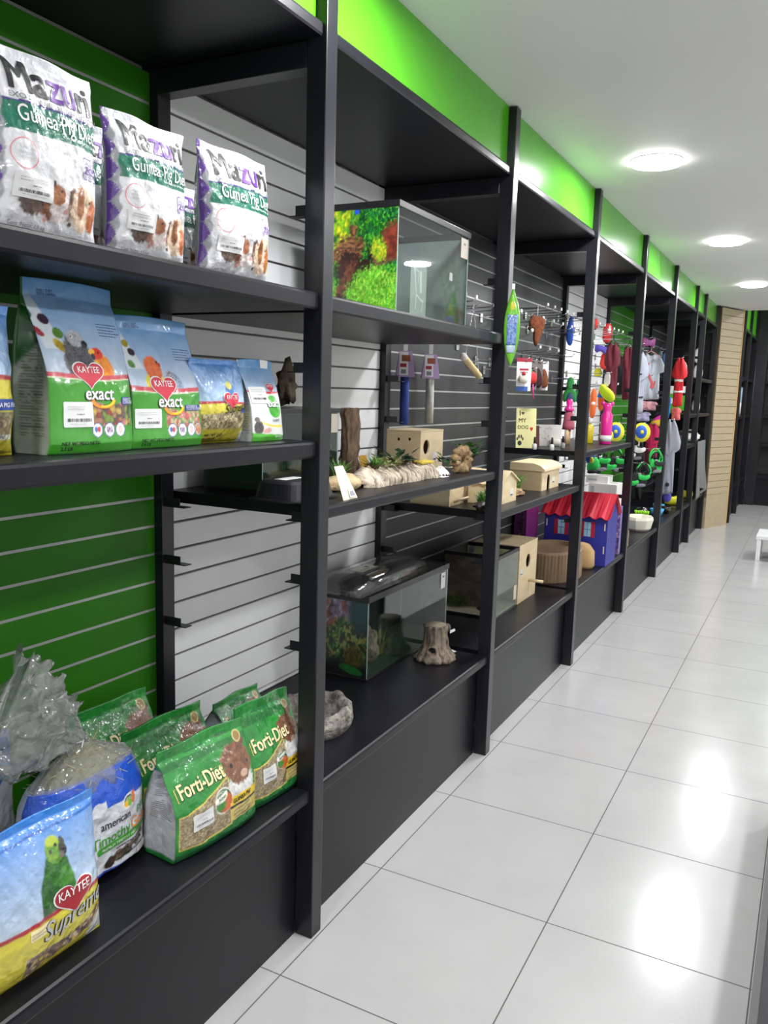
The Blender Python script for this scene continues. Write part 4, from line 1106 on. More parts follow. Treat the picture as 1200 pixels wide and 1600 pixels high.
Bag(.26, .335, .12, 'pillow', 3, wr=.004).build(art_blue, sidecol(rgb(60, 110, 200)), FILMPRINT, back=rgb(60, 100, 190), parent=t_, res=.004)

# ------------------------------------------------------------------ painted prints, glass tanks
PRINT = mat('glossy_backdrop_print', attr=True, rough=.35, coat=.4)
def printed(name, parent, org, ux, uz, w, h, art, res=.003, th=.0008):
    nu, nv = int(w / res) + 2, int(h / res) + 2
    U, V = np.meshgrid(np.linspace(0, 1, nu), np.linspace(0, 1, nv))
    a = Art(U, V * h / w, (.5, .5, .5)); art(a, U, V, h / w)
    ux, uz = Vector(ux), Vector(uz); nn = ux.cross(uz)
    P = np.array(org) + np.outer(U.ravel() * w, np.array(ux)) + np.outer(V.ravel() * h, np.array(uz))
    mb = MB(); k = mb.mi(PRINT); idx = np.arange(nu * nv).reshape(nv, nu)
    q = np.stack([idx[:-1, :-1], idx[:-1, 1:], idx[1:, 1:], idx[1:, :-1]], -1).reshape(-1, 4)
    mb.v = [tuple(p) for p in P.tolist()]; mb.f = [tuple(r) for r in q.tolist()]
    o = len(mb.v); B = [P[idx[0, 0]], P[idx[0, -1]], P[idx[-1, -1]], P[idx[-1, 0]]]
    mb.v += [tuple(np.array(p) - np.array(nn) * th) for p in B]
    c = [int(idx[0, 0]), int(idx[0, -1]), int(idx[-1, -1]), int(idx[-1, 0])]
    mb.f += [(o + 3, o + 2, o + 1, o)] + [(c[i], o + i, o + (i + 1) % 4, c[(i + 1) % 4]) for i in range(4)][0:4]
    mb.m = [k] * len(mb.f); mb.sm = [False] * len(mb.f); mb.col = np.concatenate([a.c.reshape(-1, 3), np.full((4, 3), .03)], 0)
    return mb.build(name, parent)
GLASS = film('tank_glass', (.90, .95, .93), gloss=.0, rough=.0, fac=1.0)
GLASSEDGE = mat('green_glass_edge', (.25, .42, .38), rough=.1, coat=.5)
RIM = mat('black_plastic_rim', (.012, .012, .014), rough=.28, bump=.03)
SEAL = mat('silicone_seam', (.55, .62, .60), rough=.3)
def tank(name, label, cat, x0, x1, y0, y1, z0, z1, rim=.018, brim=.012, group=None, left_art=None, back_art=None, right_art=None, side_open=False, lid=True):
    t_ = thing(name, label, cat, ((x0 + x1) / 2, (y0 + y1) / 2, z0), 0, group)
    a, b, H = (x1 - x0) / 2, (y1 - y0) / 2, z1 - z0; g = .004; e = .0006
    MB().box(a - g, a, -b + e, b - e, brim, H - rim, GLASS).build('front_glass', t_)
    MB().box(-a, -a + g, -b + e, b - e, brim, H - rim, GLASS).build('back_glass', t_)
    MB().box(-a + g, a - g, -b, -b + g, brim, H - rim, GLASS).build('side_glass', t_)
    MB().box(-a + g, a - g, b - g, b, brim, H - rim, GLASS).build('side_glass', t_)
    MB().box(-a, a, -b, b, 0, brim, RIM, bev=.002).build('bottom_rim', t_)
    mb = MB(); r = .004
    for q in (( a - .012, a + r, -b - r, b + r), (-a - r, -a + .012, -b - r, b + r)): mb.box(q[0], q[1], q[2], q[3], H - rim, H, RIM, bev=.0015)
    for q in ((-b - r, -b + .012), (b - .012, b + r)): mb.box(-a + .010, a - .010, q[0], q[1], H - rim, H, RIM, bev=.0015)
    mb.build('top_rim', t_)
    mb = MB()
    for sx in (1, -1):
        for sy in (1, -1): mb.box(sx * (a - g) - .0015, sx * (a - g) + .0015, sy * (b - g) - .0015, sy * (b - g) + .0015, brim, H - rim, SEAL)
    mb.build('corner_seam', t_)
    if left_art: printed('side_picture', t_, (-a + .002, -b - .0018, brim + .001), (1, 0, 0), (0, 0, 1), 2 * a - .004, H - rim - brim - .002, left_art)
    if back_art: printed('back_picture', t_, (-a + g + .001, -b + g, brim + .001), (0, 1, 0), (0, 0, 1), 2 * b - 2 * g, H - rim - brim - .002, back_art, res=.005)
    if right_art: printed('side_picture', t_, (-a + g + .001, b - g - .001, brim + .001), (1, 0, 0), (0, 0, 1), 2 * a - 2 * g - .002, H - rim - brim - .002, right_art)
    return t_, a, b, H
def foliage(a, m, cols, sc=30, seed=3):
    wx = fbm(a.x * sc * .6, a.y * sc * .6, seed + 5) - .5; wy = fbm(a.x * sc * .6 + 9, a.y * sc * .6, seed + 6) - .5
    v, d = cells(a.x * sc * 1.25 + wx * 2.2, a.y * sc * .8 + wy * 2.2, seed); pal = np.array(cols); i = np.clip((v * len(pal) * .999).astype(int), 0, len(pal) - 1)
    c = pal[i] * ((1.25 - d) * (.6 + .8 * fbm(a.x * sc * .25, a.y * sc * .25, seed + 8)))[..., None]; a.c = a.c * (1 - m[..., None]) + c * m[..., None]
def art_drift(a, U, V, asp):
    x, y = a.x, a.y; one = np.ones_like(x); yy = y / asp
    foliage(a, one, [rgb(20, 90, 30), rgb(40, 140, 30), rgb(16, 70, 40), rgb(80, 170, 40), rgb(24, 110, 50)], 44, 3)
    foliage(a, sst(.45, .6, yy) * (1 - sst(.35, .55, x)) * sst(.35, .6, fbm(x * 9, y * 9, 4)), [rgb(190, 210, 30), rgb(140, 200, 30), rgb(220, 220, 40)], 22, 8)
    a.mix(a.emask(.50, asp * .98, .03, .03), rgb(30, 80, 200))
    wood = (rgb(150, 104, 66), rgb(70, 40, 28))
    a.fur(a.emask(.40, asp * .60, .20, .13 * 1.2, .35, .15, .9), wood, 30, 3, (1, 2)); a.fur(a.emask(.16, asp * .54, .16, .05, .35, .15, .9), wood, 30, 5, (1, 3))
    a.fur(a.emask(.46, asp * .80, .05, .06, .3, .15, .9), wood, 30, 6); a.fur(a.emask(.78, asp * .50, .26, .06, .18, .15, .9), (rgb(110, 84, 56), rgb(70, 56, 40)), 30, 7, (1, 3))
    a.fur(a.emask(.42, asp * .42, .17, .20, .0, .15, .9), (rgb(66, 26, 22), rgb(34, 12, 14)), 26, 8); a.fur(a.emask(.60, asp * .42, .14, .10, .3, .15, .9), (rgb(60, 24, 22), rgb(30, 14, 14)), 26, 18)
    a.fur(a.emask(.35, asp * .26, .07, .30, -.45, .15, .9), (rgb(116, 66, 44), rgb(70, 34, 26)), 26, 9); a.fur(a.emask(.27, asp * .06, .05, .14, -.4, .15, .9), (rgb(40, 18, 18), rgb(20, 12, 12)), 26, 9)
    a.fur(a.emask(.93, asp * .68, .13, .20, -.3, .15, 1.0), (rgb(134, 56, 40), rgb(84, 34, 28)), 26, 10); a.fur(a.emask(.68, asp * .55, .035, .13, 0, .15, 1.0), (rgb(24, 30, 20), rgb(14, 20, 14)), 26, 11)
    foliage(a, a.emask(.78, asp * .60, .09, .12, .3, .3, .9), [rgb(190, 200, 40), rgb(130, 180, 40)], 34, 12)
    foliage(a, np.maximum(a.emask(.74, asp * .14, .36, .28 * asp + .02, .25, .12, .5), a.emask(.10, asp * .18, .14, .24, 0, .2, .5)), [rgb(120, 190, 50), rgb(150, 210, 70), rgb(90, 170, 40), rgb(110, 200, 60)], 40, 13)
def art_pale(a, U, V, asp):
    x, y = a.x, a.y; yy = y / asp
    a.c[:] = np.array(rgb(150, 160, 160)); a.mix(sst(.0, .9, fbm(x * 4, y * 3, 3)) * .5, rgb(112, 124, 126)); a.mix(sst(.3, 0, yy) * 0 + (1 - sst(0, .35, yy)) * .6, rgb(84, 92, 92))
    foliage(a, a.emask(.80, asp * .45, .16, .25 * asp + .1, .2, .5, .9) * .55, [rgb(110, 150, 120), rgb(80, 120, 100), rgb(140, 160, 130)], 24, 5)
    a.mix(a.emask(.85, asp * .12, .15, .10, 0, .3, .6) * .6, rgb(120, 84, 70)); a.mix(a.emask(.62, asp * .20, .08, .14, 0, .3, .4) * .5, rgb(60, 66, 66))
t_, a_, b_, H_ = tank('aquarium', 'aquarium on the high shelf, driftwood and green plants picture on its side', 'aquarium', -.42, -.10, 2.55, 3.182, SA, 2.265, left_art=art_drift, back_art=art_pale, right_art=art_pale, rim=.022)
MB().box(a_ + .0003, a_ + .0009, b_ - .088, b_ - .020, H_ - .105, H_ - .030, mat('cream_sticker', rgb(222, 210, 196), rough=.5)).box(a_ + .0010, a_ + .0013, b_ - .062, b_ - .044, H_ - .055, H_ - .048, I_GREY).build('price_label', t_)
mb = MB(); mb.box(-.0008, 0, -.066, .066, 0, .185, mat('translucent_card', (.42, .42, .41), rough=.35))
rr = random.Random(4)
for (x0, y0, x1, y1, w_) in ((-.04, .17, -.028, .13, .006), (-.03, .13, -.018, .075, .007), (-.018, .08, -.022, .02, .006), (-.015, .07, .02, .055, .006), (.02, .055, .045, .05, .009), (.04, .05, .028, .015, .005), (.015, .155, .02, .08, .016), (-.03, .158, 0, .152, .004), (0, .15, -.005, .11, .004)):
    d = Vector((0, x1 - x0, y1 - y0)); n_ = Vector((0, -d.z, d.y)).normalized() * w_ / 2
    mb.geo([(.0004, x0 - n_.y, y0 - n_.z), (.0004, x0 + n_.y, y0 + n_.z), (.0004, x1 + n_.y, y1 + n_.z), (.0004, x1 - n_.y, y1 - n_.z)], [(0, 1, 2, 3)], I_WHITE)
mb.build('inside_card', t_, loc=(a_ - .007, -b_ + .185, .016))
mb = MB()
mb.geo([(a_ + .001, -b_ + .44, .17), (a_ + .001, -b_ + .468, .17), (a_ + .001, -b_ + .468, .20), (a_ + .001, -b_ + .44, .20)], [(0, 1, 2, 3)], I_LGREY); mb.build('small_label', t_)

def art_reef(a, U, V, asp):
    x, y = a.x, a.y; yy = y / asp
    a.c[:] = np.array(rgb(10, 40, 36)); a.mix(sst(.5, .9, x) * sst(.5, .9, yy) * .8, rgb(14, 70, 80))
    foliage(a, sst(.55, .75, yy) * (1 - sst(.5, .75, x)), [rgb(126, 112, 134), rgb(160, 150, 176), rgb(160, 90, 66), rgb(110, 64, 54)], 12, 3)
    foliage(a, (1 - sst(.6, .75, yy + .12 * np.sin(x * 9))) * sst(.15, .3, yy), [rgb(60, 104, 44), rgb(30, 62, 28), rgb(104, 136, 66), rgb(130, 120, 60), rgb(22, 44, 22)], 20, 5)
    foliage(a, a.emask(.75, asp * .25, .18, .22, 0, .2, .5), [rgb(90, 80, 30), rgb(60, 60, 26)], 26, 6)
    a.mix((1 - sst(.1, .2, yy)), rgb(12, 20, 14)); a.fur(a.emask(.70, asp * .09, .22, .07, -.2, .1, .1), (rgb(20, 110, 40), rgb(14, 90, 34)), 20, 4); a.fur(a.emask(.15, asp * .30, .2, .03, -.3), (rgb(110, 70, 50), rgb(70, 40, 30)), 20, 4)
def art_dark(a, U, V, asp):
    x, y = a.x, a.y; a.c[:] = np.array(rgb(26, 34, 34)); a.mix(fbm(x * 5, y * 5, 3) * .5, rgb(40, 56, 54))
    a.fur(a.emask(.55, asp * .42, .14, .16, 0, .2, .4), (rgb(50, 56, 52), rgb(30, 36, 34)), 20, 4)
t_, a_, b_, H_ = tank('terrarium', 'large low terrarium on the base with a dark hood on top', 'aquarium', -.56, -.31, 2.80, 3.60, SBASE, .822, left_art=art_reef, back_art=art_dark, right_art=art_dark, rim=.026, brim=.010)
STONE = mat('brown_rock', rgb(150, 130, 112), rough=.9, col2=rgb(84, 70, 62), vscale=40, bump=1, bscale=60, bdist=.006)
SANDG = mat('green_gravel', rgb(46, 74, 44), rough=.9, col2=rgb(30, 48, 34), vscale=120, bump=1, bscale=160)
SANDW = mat('pale_sand', rgb(190, 182, 160), rough=.9, col2=rgb(150, 142, 120), vscale=120)
MB().box(-a_ + .006, a_ - .006, -b_ + .006, b_ - .006, .0105, .022, SANDG).build('gravel', t_)['kind'] = 'stuff'
def lump(m, r, seed, n=3, amp=.35, flat=None):
    bm = bmesh.new(); bmesh.ops.create_icosphere(bm, subdivisions=n, radius=1)
    from mathutils import noise as N
    for v in bm.verts:
        c = v.co.copy(); k = 1 + amp * N.noise(c * 1.6 + Vector((seed * 3.1, seed, 0))) + amp * .45 * N.noise(c * 4.5 + Vector((seed, 0, 2)))
        c = c * k
        if flat is not None: c.z = max(c.z, -flat)
        v.co = Vector((c.x * r[0], c.y * r[1], c.z * r[2]))
    zm = min(v.co.z for v in bm.verts)
    for v in bm.verts: v.co.z -= zm
    bm.verts.index_update()
    vs = [tuple(v.co) for v in bm.verts]; fs = [tuple(v.index for v in f.verts) for f in bm.faces]; bm.free()
    return vs, fs
def tuft(mb, c, n, hgt, spread, m, seed=1, wd=.003, droop=.4):
    r = random.Random(seed)
    for i in range(n):
        a = r.random() * 2 * PI; L = hgt * r.uniform(.55, 1.05); s = spread * r.uniform(.2, 1)
        p0 = Vector(c) + Vector((r.uniform(-1, 1), r.uniform(-1, 1), 0)) * spread * .22
        d = Vector((math.cos(a), math.sin(a), 0)); sd = Vector((-d.y, d.x, 0)) * wd * r.uniform(.6, 1.2)
        pts = [p0 + d * s * t ** 1.6 + Vector((0, 0, L * (t - droop * .5 * t * t))) for t in (0, .35, .7, 1)]
        w_ = (.6, 1, .8, .08); vs = []
        for p, k in zip(pts, w_): vs += [p - sd * k, p + sd * k + Vector((0, 0, .0004))]
        mb.geo(vs, [(0, 1, 3, 2), (2, 3, 5, 4), (4, 5, 7, 6)], m, True)
def leafy(mb, c, n, R, m, seed=1, L=.03, W=.011, zs=.5):
    r = random.Random(seed)
    for i in range(n):
        a = r.random() * 2 * PI; e = r.uniform(.15, 1.1); q = R * r.uniform(.2, 1)
        p = Vector(c) + Vector((math.cos(a) * q, math.sin(a) * q, q * zs * e + .005)); d = Vector((math.cos(a), math.sin(a), r.uniform(-.5, .8))).normalized()
        s = d.cross(Vector((0, 0, 1))).normalized(); u = s.cross(d); l = L * r.uniform(.6, 1.2); w_ = W * r.uniform(.7, 1.2)
        vs = [p, p + d * l * .35 + s * w_ + u * .003, p + d * l * .4 + u * -.002, p + d * l * .35 - s * w_ + u * .003, p + d * l]
        mb.geo(vs, [(0, 1, 2), (0, 2, 3), (1, 4, 2), (2, 4, 3)], m, True)
LEAF = mat('plastic_leaf_green', rgb(66, 116, 52), rough=.45, col2=rgb(30, 70, 34), vscale=30)
LEAF2 = mat('plastic_grass_green', rgb(60, 140, 60), rough=.45, col2=rgb(120, 170, 70), vscale=40)
LEAF3 = mat('olive_plastic_leaf', rgb(150, 156, 96), rough=.5, col2=rgb(84, 104, 56), vscale=40)
MB().geo(*lump(STONE, (.05, .085, .085), 3), STONE, True).build('ornament_rock', t_, loc=(.045, -b_ + .12, .022))
mb = MB(); tuft(mb, (0, 0, 0), 60, .15, .09, LEAF3, 4, .0025); mb.build('plastic_plant', t_, loc=(.03, -b_ + .27, .022))
MB().box(a_ + .0003, a_ + .0012, b_ - .085, b_ - .035, H_ - .112, H_ - .036, PAINTW).box(a_ + .0014, a_ + .0017, b_ - .07, b_ - .05, H_ - .06, H_ - .05, I_GREY).build('price_label', t_)
# tank lid and the wrapped light hood on it
mb = MB(); mb.box(-a_ + .013, a_ - .013, -b_ + .013, b_ - .013, H_ - .012, H_ - .002, RIM); mb.build('lid', t_)
HOOD = mat('smoky_hood_plastic', (.028, .028, .030), rough=.12, coat=1, coat_rough=.05, bump=.25, bscale=14, bdist=.004)
t_ = thing('light_hood', 'dark wrapped light hood lying on the low terrarium, with a paper label', 'aquarium hood', (-.425, 3.055, .8225), .0)
mb = MB(); n = 26; L = .60
prof = [(-.105, 0), (-.108, .03), (-.095, .062), (-.06, .074), (.05, .074), (.085, .062), (.10, .034), (.102, .0)]
vs = []; NR = 15
for i in range(NR):
    t = i / (NR - 1); y = (t - .5) * L; e = min(1, 7 * min(t, 1 - t) + .0); k = .80 + .20 * e ** .5; kz = .45 + .55 * e ** .5
    vs += [(p[0] * k, y, p[1] * kz) for p in prof]
m_ = len(prof); fs = []
for i in range(NR - 1):
    for j in range(m_): fs.append((i * m_ + j, (i + 1) * m_ + j, (i + 1) * m_ + (j + 1) % m_, i * m_ + (j + 1) % m_))
fs += [tuple(range(m_)), tuple(range(NR * m_ - 1, (NR - 1) * m_ - 1, -1))]
mb.geo(vs, fs, HOOD, True); mb.build('hood_shell', t_)
MB().box(-.03, .035, -.17, -.03, .0745, .0752, mat('grey_label_paper', rgb(176, 172, 160), rough=.5)).box(-.012, .006, -.075, -.055, .0756, .0758, I_BLACK).box(.012, .02, -.15, -.07, .0756, .0758, I_GREY).build('paper_label', t_)
mb = MB(); vs = [(-.112, -.305, .004), (.106, -.305, .003), (.112, .31, .003), (-.112, .31, .004), (-.10, -.30, .064), (.05, -.30, .078), (.055, .305, .078), (-.10, .305, .064), (.104, -.30, .036), (.106, .305, .036)]
mb.geo(vs, [(0, 3, 7, 4), (4, 7, 6, 5), (5, 6, 9, 8), (8, 9, 2, 1), (0, 4, 5, 8, 1), (3, 2, 9, 6, 7)], CLEARWRAP, True); mb.build('clear_wrapping', t_)

# small terrarium on the middle shelf
SM = 1.3035
def art_dgreen(a, U, V, asp):
    a.c[:] = np.array(rgb(6, 34, 20)); a.mix(fbm(a.x * 6, a.y * 8, 3) * .5, rgb(10, 54, 26))
def art_leaf(a, U, V, asp):
    a.c[:] = np.array(rgb(70, 84, 74)); a.mix(fbm(a.x * 6, a.y * 6, 3) * .6, rgb(120, 128, 110)); a.mix(sst(.45, .6, a.y / asp) * .7, rgb(60, 66, 66))
    for cx, cy, r in ((.25, .42, .5), (.5, .3, -.4), (.75, .45, .3), (.35, .2, 1.0)):
        a.fur(a.emask(cx, cy * asp, .17, .07, r, .08, .1), (rgb(130, 160, 120), rgb(96, 124, 92)), 14, 5)
t_, a_, b_, H_ = tank('terrarium', 'small terrarium with a black lid on the middle shelf behind the first upright', 'aquarium', -.53, -.30, 2.07, 2.525, SM, 1.568, left_art=art_dgreen, back_art=art_leaf, right_art=art_leaf, rim=.016, brim=.010)
MB().box(-a_ + .013, a_ - .013, -b_ + .013, b_ - .013, H_ - .010, H_ - .001, RIM).build('lid', t_)
MB().box(-a_ + .006, a_ - .006, -b_ + .006, b_ - .006, .0105, .03, SANDG).build('gravel', t_)['kind'] = 'stuff'
MB().box(a_ + .0003, a_ + .001, b_ - .055, b_ - .012, H_ - .085, H_ - .020, mat('cream_sticker')).build('price_label', t_)
BARK = mat('rough_bark', rgb(150, 124, 102), rough=.95, col2=rgb(84, 66, 54), vscale=40, stretch=(1, 1, .35), bump=1, bscale=34, bdist=.012)
DRIFT = mat('weathered_driftwood', rgb(120, 104, 88), rough=.9, col2=rgb(70, 58, 50), vscale=30, bump=1, bscale=50, bdist=.006)
o = MB().geo(*lump(DRIFT, (.03, .045, .062), 8, amp=.9), DRIFT, True).build('driftwood'); o.location = (-.43, 2.385, 1.5685)
setp(o, 'grey brown driftwood piece lying on the small terrarium lid', 'driftwood')
# lid of a feeding tray
TRAY = mat('dark_grey_plastic_tray', (.016, .016, .020), rough=.45)
t_ = thing('plastic_tray', 'upturned dark grey plastic tray in front of the small terrarium', 'tray', (-.19, 2.085, SM))
MB().rows([(0, 0, 0, .100, .135), (.004, 0, 0, .100, .135), (.006, 0, 0, .086, .118), (.05, 0, 0, .076, .105), (.058, 0, 0, .066, .095), (.060, 0, 0, .05, .08)], TRAY, n=40, pw=4.5, smooth=False).build('tray_body', t_)
MB().box(-.02, .02, -.08, .02, .0603, .061, PAPER).build('sticker', t_)
# bark slab standing upright
mb = MB(); rowsb = []
rr = random.Random(9)
for i in range(15):
    t = i / 14; rowsb.append((t * .262, .004 * math.sin(i * 1.3), .006 * math.sin(i * .9), .020 + .004 * rr.random(), .046 + .006 * rr.random()))
mb.rows(rowsb, BARK, n=30, ripple=.10, waves=9, pw=2.6, seed=3, jag=.004)
o = mb.build('bark_slab'); o.location = (-.33, 2.66, SM); setp(o, 'upright slab of rough brown bark beside the first upright', 'bark')
t_ = thing('price_card', 'cream folded price card standing at the shelf front, left end', 'price card', (-.035, 2.165, SM), .0)
MB().geo([(0, -.05, 0), (-.004, .042, 0), (-.035, .0, .10), (-.035, -.05, .10), (-.001, -.05, -.0), (-.006, .041, .0), (-.0365, .0, .10), (-.0365, -.05, .10)], [(0, 1, 2, 3), (7, 6, 5, 4), (0, 4, 5, 1), (1, 5, 6, 2), (2, 6, 7, 3), (3, 7, 4, 0)], mat('cream_card', rgb(232, 222, 196), rough=.6)).build('card', t_)
MB().geo([(.0000, -.010, .006), (-.002, .032, .006), (-.0140, .022, .034), (-.0112, -.010, .034)], [(0, 1, 2, 3)], PAPER).geo([(-.0005, -.004, .010), (-.0020, .026, .010), (-.0095, .022, .024), (-.0080, -.004, .024)], [(0, 1, 2, 3)], mat('barcode_grey', (.25, .25, .28))).build('sticker', t_)
LIME = mat('pale_carved_stone', rgb(214, 192, 152), rough=.85, col2=rgb(166, 142, 104), vscale=16, bump=1, bscale=40, bdist=.008)
t_ = thing('stone_hide', 'pale carved stone hide with a green grass tuft', 'terrarium ornament', (-.19, 2.365, SM))
MB().geo(*lump(LIME, (.055, .10, .034), 5, amp=.25, flat=.5), LIME, True).build('stone', t_)
mb = MB(); tuft(mb, (-.0, -.02, .035), 60, .085, .05, LEAF2, 3, .0022); mb.build('grass_tuft', t_)
o = MB().geo([(0, -.03, 0), (0, .03, 0), (-.025, .03, .078), (-.025, -.03, .078), (-.002, -.03, 0), (-.002, .03, 0), (-.027, .03, .078), (-.027, -.03, .078)], [(0, 1, 2, 3), (7, 6, 5, 4), (0, 4, 5, 1), (1, 5, 6, 2), (2, 6, 7, 3), (3, 7, 4, 0)], mat('orange_card', rgb(232, 176, 60), rough=.5)).build('orange_card')
o.location = (-.33, 2.80, SM + .02 - .0195); setp(o, 'small orange yellow card leaning behind the bark log', 'card')
# birch bark log with plants
BIRCH = mat('pale_layered_birch_bark', rgb(232, 220, 200), rough=.9, col2=rgb(96, 68, 46), vscale=30, stretch=(.5, 4, .5), bump=1, bscale=30, bdist=.010)
t_ = thing('bark_log', 'long pale birch bark log planted with small plastic plants', 'terrarium ornament', (-.17, 2.715, SM), -.05)
from mathutils import noise as NZ
vs = []; NR, NC = 60, 26; LL = .54
for i in range(NR):
    t = i / (NR - 1); y = (t - .5) * LL
    e = min(1, 9 * min(t, 1 - t) + .25) ** .5; ridge = .009 * abs(math.sin(t * 46 + 1.2 * math.sin(t * 13)))
    for j in range(NC):
        a = PI * j / (NC - 1) * 1.0
        r1 = (.058 + .014 * NZ.noise(Vector((t * 6, j * .2, 3))) + ridge + .006 * NZ.noise(Vector((t * 30, j * .8, 1)))) * e
        vs.append((math.cos(a) * r1 * 1.05, y + .004 * math.sin(j), max(0, math.sin(a) * r1 * .92)))
fs = [(i * NC + j, i * NC + j + 1, (i + 1) * NC + j + 1, (i + 1) * NC + j) for i in range(NR - 1) for j in range(NC - 1)]
fs += [tuple(i * NC for i in range(NR))[::-1] + tuple()] if False else []
fs.append(tuple(j for j in range(NC))); fs.append(tuple((NR - 1) * NC + j for j in range(NC))[::-1])
MB().geo(vs, fs, BIRCH, True).build('log_body', t_)
MOSS = mat('brown_moss', rgb(110, 84, 56), rough=1, col2=rgb(66, 60, 34), vscale=60, bump=1, bscale=120)
mb = MB(); tuft(mb, (0, -.17, .045), 110, .045, .06, MOSS, 5, .0018); tuft(mb, (0, .02, .045), 110, .04, .07, MOSS, 6, .0018); tuft(mb, (0, .14, .045), 70, .035, .06, MOSS, 7, .0018); mb.build('moss', t_)['kind'] = 'stuff'
mb = MB(); tuft(mb, (.0, -.15, .05), 70, .065, .055, LEAF2, 9, .0022); mb.build('grass_tuft', t_)
mb = MB(); leafy(mb, (-.005, -.06, .05), 40, .05, LEAF3, 10, .034, .010, .9); mb.build('pale_leaf_plant', t_)
mb = MB(); leafy(mb, (-.01, .03, .055), 26, .055, mat('dark_leaf', rgb(40, 66, 44), rough=.4), 12, .05, .014, 1.0); mb.build('dark_leaf_plant', t_)
MB().box(-.01, .028, .15, .25, .060, .066, mat('yellow_card', rgb(222, 196, 70), rough=.5), M=Matrix.Rotation(.15, 4, 'Y')).build('yellow_tag', t_)
o = MB().geo(*lump(LIME, (.05, .09, .05), 12, amp=.3, flat=.4), LIME, True).build('tan_rock'); o.location = (-.31, 2.90, SM); setp(o, 'rounded tan rock behind the middle of the bark log', 'rock')
# scallop shell
vs = [(0, 0, .004)]; n = 25
for k in range(n):
    a = -PI * .5 + PI * (k / (n - 1) - .0) ; r = .082 + .004 * math.cos(k * PI)
    vs.append((.0 + math.cos(a) * r * .78, math.sin(a) * r, .004 + .006 * (1 if k % 2 else -1) + .0))
    vs.append((math.cos(a) * r * .45, math.sin(a) * r * .6, .030 + .004 * (1 if k % 2 else -1)))
fs = []
for k in range(n - 1):
    a, b = 1 + 2 * k, 3 + 2 * k
    fs += [(a, b, b + 1, a + 1), (0, a + 1, b + 1)]
t_ = thing('scallop_shell', 'pale pink scallop shell at the shelf edge, right of the bark log', 'shell', (-.125, 3.03, SM + .001), 0)
mb = MB(); vs2 = [(v[0] - .03, v[1], max(.0, v[2])) for v in vs]; SH = mat('pale_shell', rgb(214, 196, 190), rough=.4, col2=rgb(236, 226, 220), vscale=60)
vs3 = vs2 + [(v[0] * .97, v[1] * .97, max(0, v[2] - .002)) for v in vs2]; mb.geo(vs3, fs + [tuple(i + len(vs2) for i in f[::-1]) for f in fs], SH, False); mb.build('shell', t_)
MB().box(.015, .055, -.09, -.03, 0.0, .0008, PAPER).build('paper_tag', t_)

# ------------------------------------------------------------------ plywood boxes
PLY = mat('pale_plywood', rgb(234, 214, 178), rough=.55, col2=rgb(222, 198, 156), vscale=9, stretch=(1, 1, 5), detail=5)
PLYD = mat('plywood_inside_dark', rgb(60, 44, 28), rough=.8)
def holed(w, h, holes, m, th=.006, arch=None):
    """board in the local y-z plane facing +x, with round holes (cy, cz, r)"""
    bm = bmesh.new(); es = []
    def loop(pts):
        vv = [bm.verts.new((0, y, z)) for y, z in pts]
        for i in range(len(vv)): es.append(bm.edges.new((vv[i], vv[(i + 1) % len(vv)])))
    outer = [(-w / 2, 0), (w / 2, 0), (w / 2, h), (-w / 2, h)]
    if arch:
        cy, hw, ah = arch; pts = [(-w / 2, 0), (cy - hw, 0), (cy - hw, ah)] + [(cy - hw * math.cos(PI * k / 10), ah + hw * math.sin(PI * k / 10)) for k in range(1, 10)] + [(cy + hw, ah), (cy + hw, 0), (w / 2, 0), (w / 2, h), (-w / 2, h)]
        outer = pts
    loop(outer)
    for cy, cz, r in holes: loop([(cy + r * math.cos(2 * PI * k / 28), cz + r * math.sin(2 * PI * k / 28)) for k in range(28)])
    r_ = bmesh.ops.triangle_fill(bm, use_beauty=True, use_dissolve=False, edges=es)
    g = bmesh.ops.extrude_face_region(bm, geom=bm.faces[:]); vv = [e for e in g['geom'] if isinstance(e, bmesh.types.BMVert)]
    for v in vv: v.co.x -= th
    bmesh.ops.recalc_face_normals(bm, faces=bm.faces[:]); bm.verts.index_update()
    vs = [tuple(v.co) for v in bm.verts]; fs = [tuple(v.index for v in f.verts) for f in bm.faces]; bm.free()
    return vs, fs
